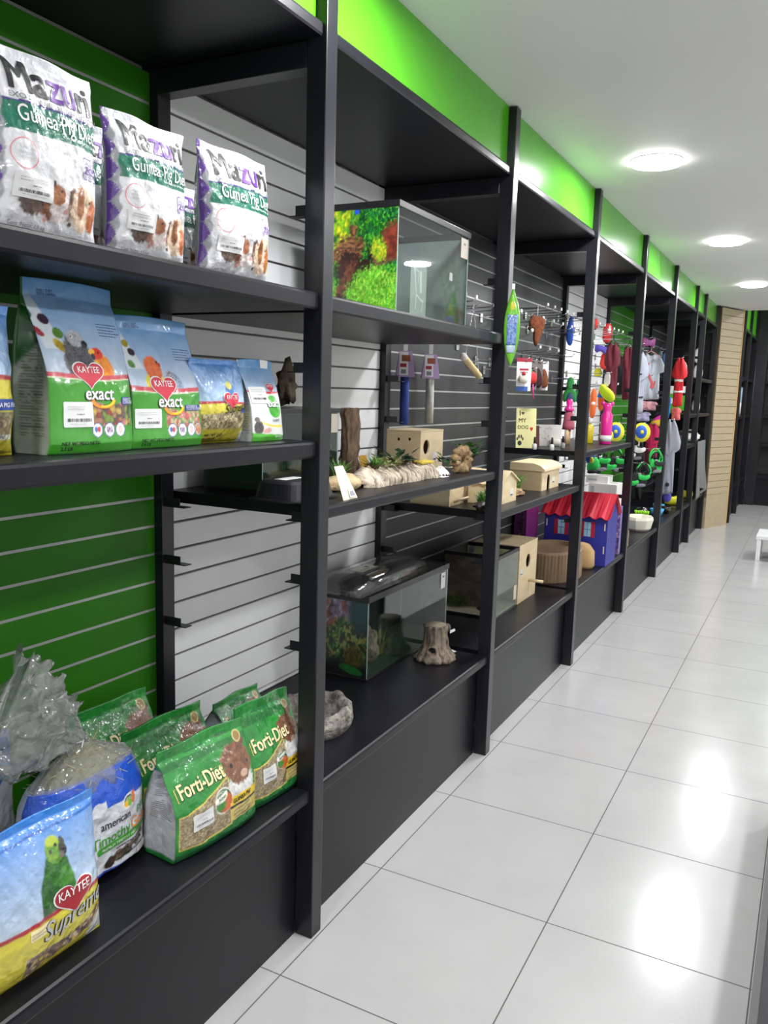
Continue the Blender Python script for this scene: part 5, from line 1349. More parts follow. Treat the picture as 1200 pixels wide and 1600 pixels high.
def woodbox(name, label, loc, dx, wy, h, hole, side_holes=(), rz=0, tag=True, perch=None, arch=None, group=None, cat='bird house', tagpos=(.05, .3)):
    """loc: near bottom corner of the front face (x front, y near, z)"""
    t_ = thing(name, label, cat, (loc[0] - dx / 2, loc[1] + wy / 2, loc[2]), rz, group); th = .007
    mb = MB(); mb.geo(*holed(wy, h - th, hole, PLY, th, arch), PLY, M=Matrix.Translation((dx / 2, 0, 0))); mb.build('front_board', t_)
    mb = MB()
    if side_holes: mb.geo(*holed(dx - th - .0005, h - th, side_holes, PLY, th), PLY, M=Matrix.Translation((-th / 2, -wy / 2, 0)) @ Matrix.Rotation(-PI / 2, 4, 'Z'))
    else: mb.box(-dx / 2, dx / 2 - th - .0003, -wy / 2, -wy / 2 + th, 0, h - th, PLY)
    mb.build('side_board', t_)
    MB().box(-dx / 2, dx / 2 - th - .0003, wy / 2 - th, wy / 2, 0, h - th, PLY).build('side_board', t_)
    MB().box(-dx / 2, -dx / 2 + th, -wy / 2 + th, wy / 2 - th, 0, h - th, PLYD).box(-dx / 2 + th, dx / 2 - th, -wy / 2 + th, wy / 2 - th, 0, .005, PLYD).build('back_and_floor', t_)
    MB().box(-dx / 2 - .001, dx / 2 + .0015, -wy / 2 - .0015, wy / 2 + .0015, h - th + .0003, h, PLY, bev=.0012).build('lid', t_)
    if tag: MB().box(dx / 2 + .0003, dx / 2 + .001, tagpos[0] - .02, tagpos[0] + .02, h * tagpos[1] - .018, h * tagpos[1] + .018, PAPER).box(dx / 2 + .001, dx / 2 + .0013, tagpos[0] - .015, tagpos[0] + .015, h * tagpos[1] - .012, h * tagpos[1] - .006, I_BLACK).build('sticker', t_)
    if perch: MB().tube([(dx / 2 + .0003, perch[0], perch[1]), (dx / 2 + perch[2], perch[0], perch[1])], .009, PLY, n=14).build('perch', t_)
    return t_
woodbox('nest_box', 'plywood nest box with round entrance and two small side holes, middle shelf', (-.215, 3.03, SM), .155, .225, .174, [(-.055, .105, .030)], [(-.02, .135, .0065), (.03, .137, .0065)], tagpos=(.03, .35))
# ring of bark with plants
CORK = mat('cork_bark_slices', rgb(184, 156, 116), rough=.95, col2=rgb(106, 80, 54), vscale=40, bump=1, bscale=50, bdist=.006)
t_ = thing('bark_wreath', 'round wreath of bark slices leaning at the shelf edge by the second upright', 'terrarium ornament', (-.105, 3.205, SM), -.35)
mb = MB()
for k in range(11):
    a = 2 * PI * k / 11; c = Vector((0, math.cos(a) * .032, .052 + math.sin(a) * .032))
    mb.geo(*lump(CORK, (.022, .017, .026), k + 2, n=2, amp=.3), CORK, False, M=Matrix.Translation(c) @ Matrix.Rotation(a - PI / 2, 4, 'X') @ Matrix.Translation((0, 0, -.02)))
mb.build('bark_ring', t_)
mb = MB(); leafy(mb, (-.02, -.06, .03), 14, .035, LEAF, 3, .032, .012, 1.2); leafy(mb, (-.03, .075, .045), 30, .055, LEAF, 5, .04, .017, 1.4); mb.build('leaf_sprays', t_)
mb = MB(); tuft(mb, (-.035, .04, .075), 90, .055, .05, LEAF, 8, .0014, .2); mb.build('fern_tuft', t_)

# bird houses on the third shelf
ST = 1.1155
t_ = woodbox('nest_box', 'plywood nest box with perch rail, partly hidden below the bark log shelf', (-.26, 3.46, ST), .20, .17, .165, [(0, .11, .02)], tag=False)
MB().tube([(.107, -.05, .018), (.135, -.05, .032), (.135, .055, .032), (.107, .055, .018)], .006, PLY, n=10).build('perch_rail', t_)
woodbox('bird_house', 'small plywood bird house behind the bark ledge with grass', (-.27, 3.74, ST), .14, .13, .15, [(0, .09, .018)], tag=False)
t_ = thing('bark_ledge', 'small bark ledge with two grass tufts on the third shelf', 'terrarium ornament', (-.12, 3.545, ST), .1)
MB().geo(*lump(CORK, (.022, .105, .020), 7, amp=.4, flat=.5), CORK, False).build('bark', t_)
mb = MB(); tuft(mb, (0, -.055, .025), 55, .075, .06, LEAF2, 3, .0024); tuft(mb, (0, .05, .025), 60, .08, .06, LEAF2, 5, .0024); mb.build('grass_tuft', t_)
MB().geo(*lump(mat('dark_resin', rgb(44, 34, 28), rough=.5), (.035, .05, .018), 4, amp=.5), mat('dark_resin'), True).build('dark_base', t_, loc=(.01, -.11, 0))
def house(label, loc, dx, wy, h, kind, group='small plywood houses on the third shelf'):
    t_ = thing('wooden_house', label, 'bird house', (loc[0] - dx / 2, loc[1] + wy / 2, loc[2]), 0, group); th = .006
    if kind == 0:   # gabled, scalloped roof edge
        poly = [(-wy / 2, 0), (wy / 2, 0), (wy / 2, h * .66), (0, h), (-wy / 2, h * .66)]
        M = Matrix.Translation((dx / 2, 0, 0)) @ Matrix(((0, 0, -1, 0), (1, 0, 0, 0), (0, 1, 0, 0), (0, 0, 0, 1)))
        MB().prism(poly, th, PLY, M=M).build('front_board', t_)
        MB().prism(poly, th, PLY, M=M @ Matrix.Translation((0, 0, dx - th))).box(-dx / 2 + th, dx / 2 - th, -wy / 2, -wy / 2 + th, 0, h * .66, PLY).box(-dx / 2 + th, dx / 2 - th, wy / 2 - th, wy / 2, 0, h * .66, PLY).build('walls', t_)
        L = math.hypot(wy / 2, h * .34) + .02; an = math.atan2(h * .34, wy / 2)
        for s in (1, -1):
            mb = MB(); vs = []; n = 9
            for k in range(n):
                x = -dx / 2 - .012 + (dx + .024) * k / (n - 1); sc = .008 * (k % 2)
                vs += [(x, 0, 0), (x, L - sc, 0), (x, 0, .005), (x, L - sc, .005)]
            fs = []
            for k in range(n - 1):
                a, b = 4 * k, 4 * k + 4
                fs += [(a, a + 1, b + 1, b), (a + 2, b + 2, b + 3, a + 3), (a + 1, a + 3, b + 3, b + 1), (a, b, b + 2, a + 2)]
            fs += [(0, 2, 3, 1), (4 * n - 4, 4 * n - 3, 4 * n - 1, 4 * n - 2)]
            M = Matrix.Translation((0, 0, h + .001)) @ (Matrix.Identity(4) if s == 1 else Matrix.Scale(-1, 4, (0, 1, 0))) @ Matrix.Rotation(-an, 4, 'X')
            mb.geo(vs, fs, PLY, M=M); mb.build('roof_board', t_)
    else:           # rounded roof hut with an arched door
        MB().geo(*holed(wy, h * .72, [], PLY, th, arch=(-.04, .028, .055)), PLY, M=Matrix.Translation((dx / 2, 0, 0))).build('front_board', t_)
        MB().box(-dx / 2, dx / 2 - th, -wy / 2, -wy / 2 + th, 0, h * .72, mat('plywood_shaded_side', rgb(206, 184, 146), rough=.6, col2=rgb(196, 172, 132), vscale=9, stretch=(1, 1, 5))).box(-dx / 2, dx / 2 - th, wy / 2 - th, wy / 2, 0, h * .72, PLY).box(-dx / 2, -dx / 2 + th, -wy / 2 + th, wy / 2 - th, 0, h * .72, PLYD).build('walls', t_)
        poly = [(-dx / 2 - .012, h * .72), (dx / 2 + .015, h * .72), (dx / 2 + .015, h * .80), (dx / 2 - .01, h * .93), (dx / 2 - .05, h), (-dx / 2 - .012, h)]
        MB().prism(poly, wy + .02, PLY, M=Matrix.Translation((0, wy / 2 + .01, 0)) @ Matrix(((1, 0, 0, 0), (0, 0, -1, 0), (0, 1, 0, 0), (0, 0, 0, 1)))).build('roof_board', t_)
    MB().box(dx / 2 + .0003, dx / 2 + .001, wy * .1, wy * .1 + .045, h * .18, h * .42, PAPER).box(dx / 2 + .001, dx / 2 + .0013, wy * .1 + .006, wy * .1 + .039, h * .21, h * .25, I_BLACK).build('sticker', t_)
    return t_
house('gabled plywood house with scalloped roof edge, just right of the second upright', (-.09, 3.66, ST), .16, .24, .150, 0)
house('plywood hut with rounded roof and arched door, by the third upright', (-.10, 4.36, ST), .17, .33, .150, 1)
t_ = thing('grass_planter', 'woven planter of pale green plastic grass between the two plywood houses', 'terrarium ornament', (-.17, 4.10, ST), 0)
MB().geo(*lump(CORK, (.05, .085, .022), 9, amp=.3, flat=.6), CORK, False).build('woven_base', t_)
mb = MB(); tuft(mb, (0, -.04, .03), 90, .085, .06, LEAF3, 3, .0032); tuft(mb, (0, .05, .03), 90, .095, .06, LEAF2, 5, .0022); mb.build('grass_blades', t_)

# ------------------------------------------------------------------ base, second bay
t_ = thing('stone_bowl', 'grey round rock-look water bowl on the base behind the first upright', 'bowl', (-.27, 2.325, SBASE))
RESIN = mat('grey_resin_rock', rgb(176, 170, 160), rough=.8, col2=rgb(84, 78, 74), vscale=34, bump=1, bscale=46, bdist=.016)
vs = []; n = 56
prof = [(.125, 0), (.165, .0), (.172, .03), (.165, .062), (.150, .074), (.134, .066), (.126, .04), (.118, .015), (.06, .012)]
for k in range(n):
    a = 2 * PI * k / n; c, s = math.cos(a), math.sin(a); q = 1 + .05 * NZ.noise(Vector((c * 2.5, s * 2.5, 0))); z_ = 1 + .22 * NZ.noise(Vector((c * 3, s * 3, 5)))
    for (r, z) in prof:
        e = 1 + (.05 * NZ.noise(Vector((c * 9, s * 9, z * 60))) if r > .12 else 0); vs.append((c * r * q * e * .80, s * r * q * e, z * z_ * 1.0))
m_ = len(prof); fs = [(k * m_ + j, ((k + 1) % n) * m_ + j, ((k + 1) % n) * m_ + j + 1, k * m_ + j + 1) for k in range(n) for j in range(m_ - 1)]
fs.append(tuple(k * m_ + m_ - 1 for k in range(n))); fs.append(tuple(k * m_ for k in range(n))[::-1])
MB().geo(vs, fs, RESIN, True).build('bowl', t_)
STUMP = mat('stump_bark', rgb(160, 144, 128), rough=.95, col2=rgb(40, 32, 28), vscale=60, stretch=(1, 1, .35), bump=1, bscale=60, bdist=.006)
t_ = thing('tree_stump_hide', 'small resin tree stump hide with a hollow, standing alone on the base', 'terrarium ornament', (-.20, 3.225, SBASE), 0)
mb = MB(); rows_ = [(0, 0, 0, .088, .093), (.012, 0, 0, .090, .095), (.03, 0, 0, .076, .080), (.055, 0, 0, .060, .060), (.085, 0, 0, .053, .052), (.12, 0, 0, .050, .050), (.150, 0, -.002, .052, .052), (.156, 0, -.002, .050, .050)]
mb.rows(rows_, STUMP, n=48, ripple=.06, waves=11, seed=2, jag=.005); mb.build('stump', t_)
MB().rows([(.1545, 0, -.002, .046, .046), (.1585, 0, -.002, .044, .044)], mat('pale_cut_wood', rgb(168, 156, 136), rough=.8, col2=rgb(130, 118, 100), vscale=40), n=32).build('cut_top', t_)
Mh = Matrix.Translation((.012, -.062, .050)) @ Matrix.Rotation(-1.40, 4, 'Z') @ Matrix.Rotation(1.42, 4, 'Y')
mb = MB(); ring(mb, .017, .023, -.004, .006, STUMP, 24); mb2 = MB(); mb2.v = [tuple(Mh @ Vector(p)) for p in mb.v]; mb2.f = mb.f; mb2.m = mb.m; mb2.mats = mb.mats; mb2.sm = mb.sm; mb2.build('hollow_rim', t_)
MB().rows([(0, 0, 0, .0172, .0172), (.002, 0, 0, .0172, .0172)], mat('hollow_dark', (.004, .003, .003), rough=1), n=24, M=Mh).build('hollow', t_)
MB().tube([(.0, .045, .115), (.01, .075, .125), (.015, .092, .120)], [.022, .019, .020], STUMP, n=14).build('branch_stub', t_)
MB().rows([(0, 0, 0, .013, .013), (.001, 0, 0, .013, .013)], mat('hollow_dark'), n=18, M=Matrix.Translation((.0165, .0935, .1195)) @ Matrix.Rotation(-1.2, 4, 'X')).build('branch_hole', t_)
MB().geo([(.03, .09, .095), (.045, .115, .105), (.04, .12, .113), (.025, .10, .108)], [(0, 1, 2, 3)], PAPER).geo([(.02, .085, .002), (.05, .13, .004), (.02, .15, .004), (-.01, .10, .003)], [(0, 1, 2, 3)], PAPER).build('paper_tag', t_)

# third bay base: tank, nest box
def art_desert(a, U, V, asp):
    x, y = a.x, a.y; yy = y / asp; a.c[:] = np.array(rgb(66, 58, 48)); a.mix(sst(.2, .9, fbm(x * 6, y * 9, 3)) * .6, rgb(104, 96, 78))
    foliage(a, a.emask(.25, asp * .20, .22, .10, 0, .3, .8), [rgb(50, 64, 34), rgb(70, 84, 44)], 24, 4)
    a.mix(1 - sst(.06, .13, yy + .03 * np.sin(x * 8)), rgb(176, 168, 146)); a.fur(a.emask(.82, asp * .12, .18, .05, 0), (rgb(60, 50, 40), rgb(40, 34, 28)), 20, 4)
    for k in range(9):
        cx = .72 + .02 * k; a.mix(a.emask(cx + .06 * (k - 4) * .3, asp * .38, .008, .14, -.12 * (k - 4), .3) * .7, rgb(104, 104, 88))
t_, a_, b_, H_ = tank('terrarium', 'cube terrarium with sand picture beside the nest box, behind the second upright', 'aquarium', -.485, -.185, 3.962, 4.285, SBASE, .808, left_art=art_desert, back_art=art_dark, rim=.020, brim=.012)
MB().box(-a_ + .006, a_ - .006, -b_ + .006, b_ - .006, .0125, .03, SANDW).build('sand', t_)['kind'] = 'stuff'
MB().box(a_ + .0003, a_ + .001, b_ - .055, b_ - .01, .05, .13, mat('cream_sticker')).build('price_label', t_)
woodbox('nest_box', 'large plywood nest box with a round hole and a thick perch, on the base', (-.195, 4.335, SBASE), .27, .325, .335, [(-.0, .225, .040)], perch=(.03, .105, .085), tagpos=(-.115, .52))
# ------------------------------------------------------------------ hooks and hanging goods
CHROME = mat('chrome_wire', (.62, .62, .64), rough=.22, metal=1.0)
WCLIP = mat('white_plastic_tip', (.82, .82, .82), rough=.4)
def hook(loc, L=.24):
    t_ = thing('slatwall_hook', 'bare chrome wire hook with white tip on the slatwall', 'hook', loc, 0, 'empty wire hooks on the slatwall')
    MB().tube([(0, 0, 0), (L * .93, 0, .012), (L, 0, .026)], .0032, CHROME, n=6).box(-.002, .003, -.018, .018, -.03, .02, CHROME).build('rod', t_)
    MB().box(L - .002, L + .006, -.010, .010, .022, .040, WCLIP, bev=.002).build('tip', t_)
    return t_
hk = hook((WALLX + .004, 3.62, 2.075))
HOOKS = [(3.78, 2.075), (3.92, 2.075), (4.2, 2.075), (4.35, 2.075), (4.62, 2.075), (3.65, 1.897), (4.28, 1.897), (4.45, 1.81)] + \
        [(4.98 + .15 * i, 2.163) for i in range(8)] + [(5.05 + .22 * i, 2.075) for i in range(5)] + [(5.02 + .2 * i, 1.897) for i in range(5)] + \
        [(6.5 + .17 * i, 2.163) for i in range(6)] + [(6.55 + .25 * i, 1.72) for i in range(4)] + [(8.0 + .17 * i, 2.163) for i in range(6)] + [(8.1, 1.72), (8.35, 1.72), (9.4, 2.163), (9.65, 2.163)]
def puff(mb, poly, th, m, M=None, flat=.0, cx=None, rip=0.0):
    """soft cushion-like body with the given outline in local y-z, thick along x"""
    n = len(poly); c = cx or (sum(p[0] for p in poly) / n, sum(p[1] for p in poly) / n); vs = []; K = 4
    S = [1, .93, .75, .45]
    for sg in (1, -1):
        for k, s in enumerate(S):
            if sg == -1 and k == 0: continue
            x = sg * th / 2 * (1 - s ** 3) ** .5 if s < 1 else 0
            vs += [(x + rip * math.sin((c[0] + (p[0] - c[0]) * s) * 95 + (c[1] + (p[1] - c[1]) * s) * 14) * (1 if s < 1 else .6), c[0] + (p[0] - c[0]) * s, c[1] + (p[1] - c[1]) * s) for p in poly]
    fs = []
    def ringf(a, b, rev):
        for i in range(n):
            f = (a + i, a + (i + 1) % n, b + (i + 1) % n, b + i); fs.append(f[::-1] if rev else f)
    ringf(0, n, False); ringf(n, 2 * n, False); ringf(2 * n, 3 * n, False)
    ringf(0, 4 * n, True); ringf(4 * n, 5 * n, True); ringf(5 * n, 6 * n, True)
    vs += [(th / 2, c[0], c[1]), (-th / 2, c[0], c[1])]
    for i in range(n):
        fs.append((3 * n + i, 3 * n + (i + 1) % n, 7 * n)); fs.append((6 * n + (i + 1) % n, 6 * n + i, 7 * n + 1))
    return mb.geo(vs, fs, m, True, M)
def smoothp(pts, it=2):
    for _ in range(it):
        q = []
        for i in range(len(pts)):
            a, b = pts[i], pts[(i + 1) % len(pts)]
            q += [(a[0] * .75 + b[0] * .25, a[1] * .75 + b[1] * .25), (a[0] * .25 + b[0] * .75, a[1] * .25 + b[1] * .75)]
        pts = q
    return pts
def cmat(name, c=(128, 128, 128), rough=.75, **k): return mat(name, rgb(*c), rough=rough, **k)
def soft(name, label, cat, loc, poly, th, m, rz=-1.0, group=None, sm=1, extra=None, hang=None):
    """hanging or standing soft object made of a puffed outline, with optional parts (name, outline, thickness, material, x shift)"""
    t_ = thing(name, label, cat, loc, rz, group)
    puff(MB(), smoothp(poly, sm), th, m).build('body', t_)
    for e in (extra or []):
        nm, pl, t2, m2, dx = e
        o = puff(MB(), smoothp(pl, 1 if len(pl) > 3 else 0), t2, m2).build(nm, t_); o.location = (dx, 0, 0)
    if hang: MB().tube([(0, hang[0], hang[1]), (0, hang[2], hang[3])], .0016, WCLIP, n=5).build('hang_string', t_)
    return t_
R0 = -1.0
# cardboard-header rolls
for (x, y, c, lab) in ((-.535, 3.515, (54, 74, 150), 'blue catnip-style felt roll hanging from a purple and white header card'), (-.535, 3.80, (196, 194, 188), 'white felt roll hanging from a purple and white header card')):
    t_ = thing('perch_roll', lab.replace('catnip-style ', ''), 'pet toy', (x, y, 1.478), R0)
    MB().tube([(0, .002, 0), (0, .001, .12), (0, 0, .235)], [.021, .0215, .020], mat('felt_' + str(c[0]), rgb(*c), rough=.95, var=.12, vscale=70, bump=.6, bscale=160), n=20).build('roll', t_)
    pts = [(-.045, 0), (.045, 0), (.030, .125), (-.030, .125)]
    mb = MB(); PUR = cmat('lilac_card', (176, 150, 196), .4)
    mb.geo([(.024, -.045, 0), (.024, .045, 0), (.004, .030, .12), (.004, -.030, .12), (-.024, -.045, 0), (-.024, .045, 0), (-.004, .030, .12), (-.004, -.030, .12)], [(0, 1, 2, 3), (5, 4, 7, 6), (0, 4, 5, 1), (1, 5, 6, 2), (2, 6, 7, 3), (3, 7, 4, 0)], PUR)
    mb.build('header_card', t_, loc=(0, 0, .222))
    mb = MB(); q = lambda y0, y1, a, b, m, d=.0008: mb.geo([(.024 - a / .12 * .02 + d, y0, a), (.024 - a / .12 * .02 + d, y1, a), (.024 - b / .12 * .02 + d, y1, b), (.024 - b / .12 * .02 + d, y0, b)], [(0, 1, 2, 3)], m)
    q(-.030, .012, .008, .115, cmat('white_card', (232, 228, 230), .4)); q(-.018, .022, .072, .100, cmat('brown_print', (150, 80, 50), .4), .0014); q(-.026, .004, .045, .062, I_DRED, .0014); q(-.022, .002, .015, .035, I_GREY, .0014)
    mb.build('header_print', t_, loc=(0, 0, .222))
    MB().box(-.001, .001, -.010, .010, .340, .405, WCLIP).build('hang_tab', t_)
# chain perch
def chain(mb, a, b, r=.0045, step=.014):
    a, b = Vector(a), Vector(b); n = max(2, int((b - a).length / step)); d = (b - a) / n
    for i in range(n):
        p = a + d * i; s = Vector((0, .004, 0)) if i % 2 else Vector((.004, 0, 0))
        mb.tube([p - d * .15, p + s + d * .5, p + d * 1.15, p - s + d * .5, p - d * .15], .0016, CHROME, n=4, cap=False)
t_ = thing('chain_perch', 'sandy bird perch hanging tilted on two silver chains', 'bird perch', (-.40, 4.02, 1.72), 0)
MB().tube([(0, -.125, .09), (0, -.12, .092), (0, .10, .004), (0, .105, 0)], [.012, .0175, .0175, .012], mat('sandy_perch', rgb(206, 184, 140), rough=.95, var=.1, vscale=90, bump=.8, bscale=200), n=16).build('perch', t_)
MB().tube([(0, -.132, .096), (0, -.112, .088)], .019, cmat('pale_cap', (206, 196, 190), .5), n=14).build('end_cap', t_)
mb = MB(); chain(mb, (0, -.02, .36), (0, -.10, .10)); mb.build('chain', t_)
mb = MB(); chain(mb, (0, -.02, .36), (0, .09, .02)); mb.build('chain', t_)
# green spindle-shaped package on the second upright
t_ = thing('hanging_package', 'lime green pointed package with a blue panel hanging at the second upright', 'pet toy', (.034, 3.352, 1.752), -1.25)
LIMEG = cmat('lime_film', (110, 190, 40), .3, coat=.6, var=.15, vscale=18)
puff(MB(), smoothp([(-.004, 0), (.006, .0), (.030, .08), (.036, .16), (.028, .24), (.008, .295), (.004, .315), (-.004, .315), (-.010, .29), (-.030, .22), (-.034, .14), (-.024, .06)], 2), .03, LIMEG).build('body', t_)
puff(MB(), smoothp([(-.020, .085), (.020, .085), (.024, .21), (-.020, .21)], 0), .012, cmat('blue_print', (50, 84, 170), .35, coat=.5, col2=rgb(150, 180, 220), vscale=120)).build('blue_panel', t_, loc=(.013, 0, 0))
puff(MB(), smoothp([(-.016, .052), (.016, .052), (.019, .084), (-.019, .084)], 0), .012, cmat('pale_print', (176, 190, 214), .35)).build('white_panel', t_, loc=(.0125, 0, 0))
puff(MB(), smoothp([(-.012, .22), (.012, .22), (.010, .26), (-.008, .265)], 1), .008, cmat('amber_print', (206, 200, 60), .35)).build('yellow_panel', t_, loc=(.011, 0, 0))
MB().box(-.002, .002, -.006, .006, .312, .335, WCLIP).build('hang_tab', t_)
# squirrel toy, cards
FURB = cmat('brown_plush', (140, 78, 48), .95, col2=rgb(96, 50, 32), vscale=60, bump=1, bscale=120)
soft('plush_toy', 'brown plush squirrel toy with a long tail hanging from a top hook', 'pet toy', (-.37, 4.98, 1.95), [(-.02, 0), (.0, -.03), (.02, .02), (.035, .06), (.05, .12), (.045, .15), (0, .165), (-.045, .15), (-.055, .11), (-.04, .09), (-.022, .075)], .05, FURB, -1.0,
     extra=[('snout', [(-.062, .075), (-.03, .07), (-.03, .10), (-.055, .10)], .03, cmat('dark_plush', (60, 34, 26), .9), .01), ('white_patch', [(-.045, .06), (-.025, .06), (-.025, .085), (-.045, .085)], .02, cmat('white_plush', (226, 222, 216), .9), .02),
            ('ear', [(-.04, .15), (-.02, .15), (-.028, .175)], .012, FURB, 0)], hang=(0, .16, 0, .22))
def card(name, label, loc, w, h, base, bands, rz=R0, extra=None, group=None, cat='pet toy', tab=True):
    t_ = thing(name, label, cat, loc, rz, group)
    MB().box(-.001, .001, -w / 2, w / 2, 0, h, base, bev=.0).build('card', t_)
    if bands:
        mb = MB()
        for (y0, y1, z0, z1, m) in bands: mb.geo([(.0014, y0 * w, z0 * h), (.0014, y1 * w, z0 * h), (.0014, y1 * w, z1 * h), (.0014, y0 * w, z1 * h)], [(0, 1, 2, 3)], m)
        mb.build('card_print', t_)
    for e in (extra or []):
        nm, pl, t2, m2, dx = e; o = puff(MB(), smoothp([(a * w, b * h) for a, b in pl], 2), t2, m2).build(nm, t_); o.location = (dx, 0, 0)
    return t_
WC = cmat('white_card', (232, 228, 230), .4); REDT = cmat('red_toy', (206, 44, 44), .7); REDC = cmat('crimson_print', (170, 40, 70), .4); GREENT = cmat('green_toy', (50, 150, 70), .7)
card('toy_card', 'white card with crimson top and a pale plush toy, right of the second upright', (-.30, 4.56, 1.655), .085, .185, WC, [(-.5, .5, .88, 1, REDC), (-.5, .3, 0, .14, cmat('blue_card', (60, 100, 180), .4)), (-.3, .3, .62, .68, REDC), (-.25, .25, .55, .58, I_GREY)],
     extra=[('pale_toy', [(-.35, .25), (.2, .22), (.3, .4), (.1, .52), (-.3, .5), (-.42, .38)], .03, cmat('pale_plush', (214, 206, 196), .9), .016), ('red_cap', [(-.2, .48), (.1, .46), (0, .60), (-.15, .58)], .03, REDT, .02)])
t_ = soft('plush_toy', 'red dotted round plush toy with a pink wand hanging in front of the brown mice', 'pet toy', (-.30, 4.70, 1.70), [(-.028, 0), (.028, 0), (.036, .035), (.02, .07), (-.02, .07), (-.036, .035)], .04, REDT, R0,
     extra=[('leaf', [(-.03, .065), (.01, .065), (-.01, .09)], .01, GREENT, .008)])
MB().tube([(0, .01, .01), (0, .018, -.09)], .004, cmat('pink_plastic', (226, 60, 140), .4), n=8).build('wand', t_)
for i, y in enumerate((4.79, 4.90, 5.02)):
    card('toy_card', ['dark brown plush mouse pack, left of the three beside the red toy', 'dark brown plush mouse pack, middle of the three', 'lighter brown plush toy on a white card, rightmost of the three packs'][i], (-.33, y, 1.665), .07, .175, WC if i == 2 else cmat('clear_pack', (120, 112, 112), .3), [],
         extra=[('plush', [(-.4, .08), (.4, .08), (.45, .35), (.2, .72), (-.1, .76), (-.4, .4)], .04, FURB if i == 2 else cmat('dark_brown_plush', (70, 38, 36), .9, col2=rgb(50, 26, 26), vscale=50), .02)])

# ------------------------------------------------------------------ shelf of the fourth bay
SC3 = 1.3085
t_ = thing('dog_sign', 'pale yellow standing sign with paw print and heart, reads I love my dog', 'sign', (-.385, 4.93, SC3), -.95)
MB().box(-.008, 0, -.064, .064, 0, .245, cmat('pale_yellow_wood', (226, 222, 160), .5), M=Matrix.Rotation(-.10, 4, 'Y')).build('board', t_)
mb = MB(); DK = cmat('brown_lettering', (84, 56, 48), .6)
def flat(mb, geo, m, y, z, x=.0006):
    vs, fs = geo; mb.geo([(x, a + y, b + z) for a, b in vs], fs, m, M=Matrix.Rotation(-.10, 4, 'Y'))
flat(mb, text2d('I', .042, .02), DK, -.046, .200); flat(mb, poly2d(heart2d(.020, .020)), DK, -.022, .214); flat(mb, text2d('MY', .036, .015), DK, -.050, .158); flat(mb, text2d('DOG', .030, .015), DK, -.055, .118)
for (y, z, rx, rz_) in ((-.040, .030, .013, .015), (-.055, .056, .005, .010), (-.045, .070, .005, .012), (-.030, .070, .005, .012), (-.020, .056, .005, .010)): flat(mb, poly2d([(p[0], p[1]) for p in ell2d(rx, rz_, 16)]), mat('black_ink_paw', (.02, .02, .02), rough=.6), y, z)
flat(mb, poly2d(heart2d(.020, .026)), REDT, .034, .118); mb.build('lettering', t_)
for i, (x, y, lab) in enumerate(((-.30, 4.835, 'small black-capped bottle right of the yellow dog sign'), (-.20, 4.86, 'small black-capped bottle leaning on a card, middle of the shelf'), (-.20, 5.10, 'small black-capped white bottle in front of the pink doll toy'), (-.20, 5.52, 'small white bottle partly behind the third upright'))):
    t_ = thing('nail_polish_bottle', lab, 'bottle', (x, y, SC3), 0)
    MB().rows([(0, 0, 0, .012, .012), (.003, 0, 0, .014, .014), (.03, 0, 0, .014, .014), (.037, 0, 0, .007, .007)], mat('pearl_glass', (.55, .55, .57), rough=.15), n=16).build('glass', t_)
    MB().rows([(.0372, 0, 0, .008, .008), (.075, 0, 0, .006, .006), (.077, 0, 0, .004, .004)], I_BLACK if i < 3 else WCLIP, n=12).build('cap', t_)
o = MB().box(-.006, .006, -.05, .05, 0, .13, cmat('maroon_cover', (96, 40, 40), .5), M=Matrix.Rotation(-.12, 4, 'Y')).build('book'); o.location = (-.42, 5.17, SC3 + .001); o.rotation_euler = (0, 0, -.75); setp(o, 'thin maroon book leaning behind the white patterned box', 'book')
t_ = thing('bone_pattern_box', 'white box printed with dark bones on the shelf of the dog sign', 'box', (-.37, 5.30, SC3), -.75)
MB().box(-.03, .03, -.095, .095, 0, .135, cmat('white_carton', (224, 220, 216), .6)).build('carton', t_)
mb = MB(); rr = random.Random(3)
for k in range(26):
    y, z = rr.uniform(-.09, .02), rr.uniform(.015, .12); a = rr.uniform(-1, 1); d = (math.cos(a) * .006, math.sin(a) * .006)
    mb.geo([(.0305, y - d[0] - .001, z - d[1]), (.0305, y + d[0], z + d[1] - .001), (.0305, y + d[0] + .001, z + d[1] + .002), (.0305, y - d[0], z - d[1] + .002)], [(0, 1, 2, 3)], I_GREY)
mb.build('bone_print', t_)
MB().rows([(0, .03, .05, .02, .03), (.03, .03, .05, .03, .035), (.045, .03, .05, .02, .03)], cmat('white_bone_toy', (226, 222, 214), .6), n=14, ripple=.15, waves=3).build('bone_toy', t_, loc=(.02, -.01, 0))
def bottle(name, label, loc, rows, m, parts=(), cat='bottle', rz=0):
    t_ = thing(name, label, cat, loc, rz); MB().rows(rows, m, n=24).build('body', t_)
    for nm, rr_, m2, c in parts: MB().rows(rr_, m2, n=20).build(nm, t_, loc=c)
    return t_
PINK = cmat('hot_pink_plastic', (232, 40, 150), .3, coat=.5); DPINK = cmat('dusty_pink_cloth', (176, 84, 104), .8)
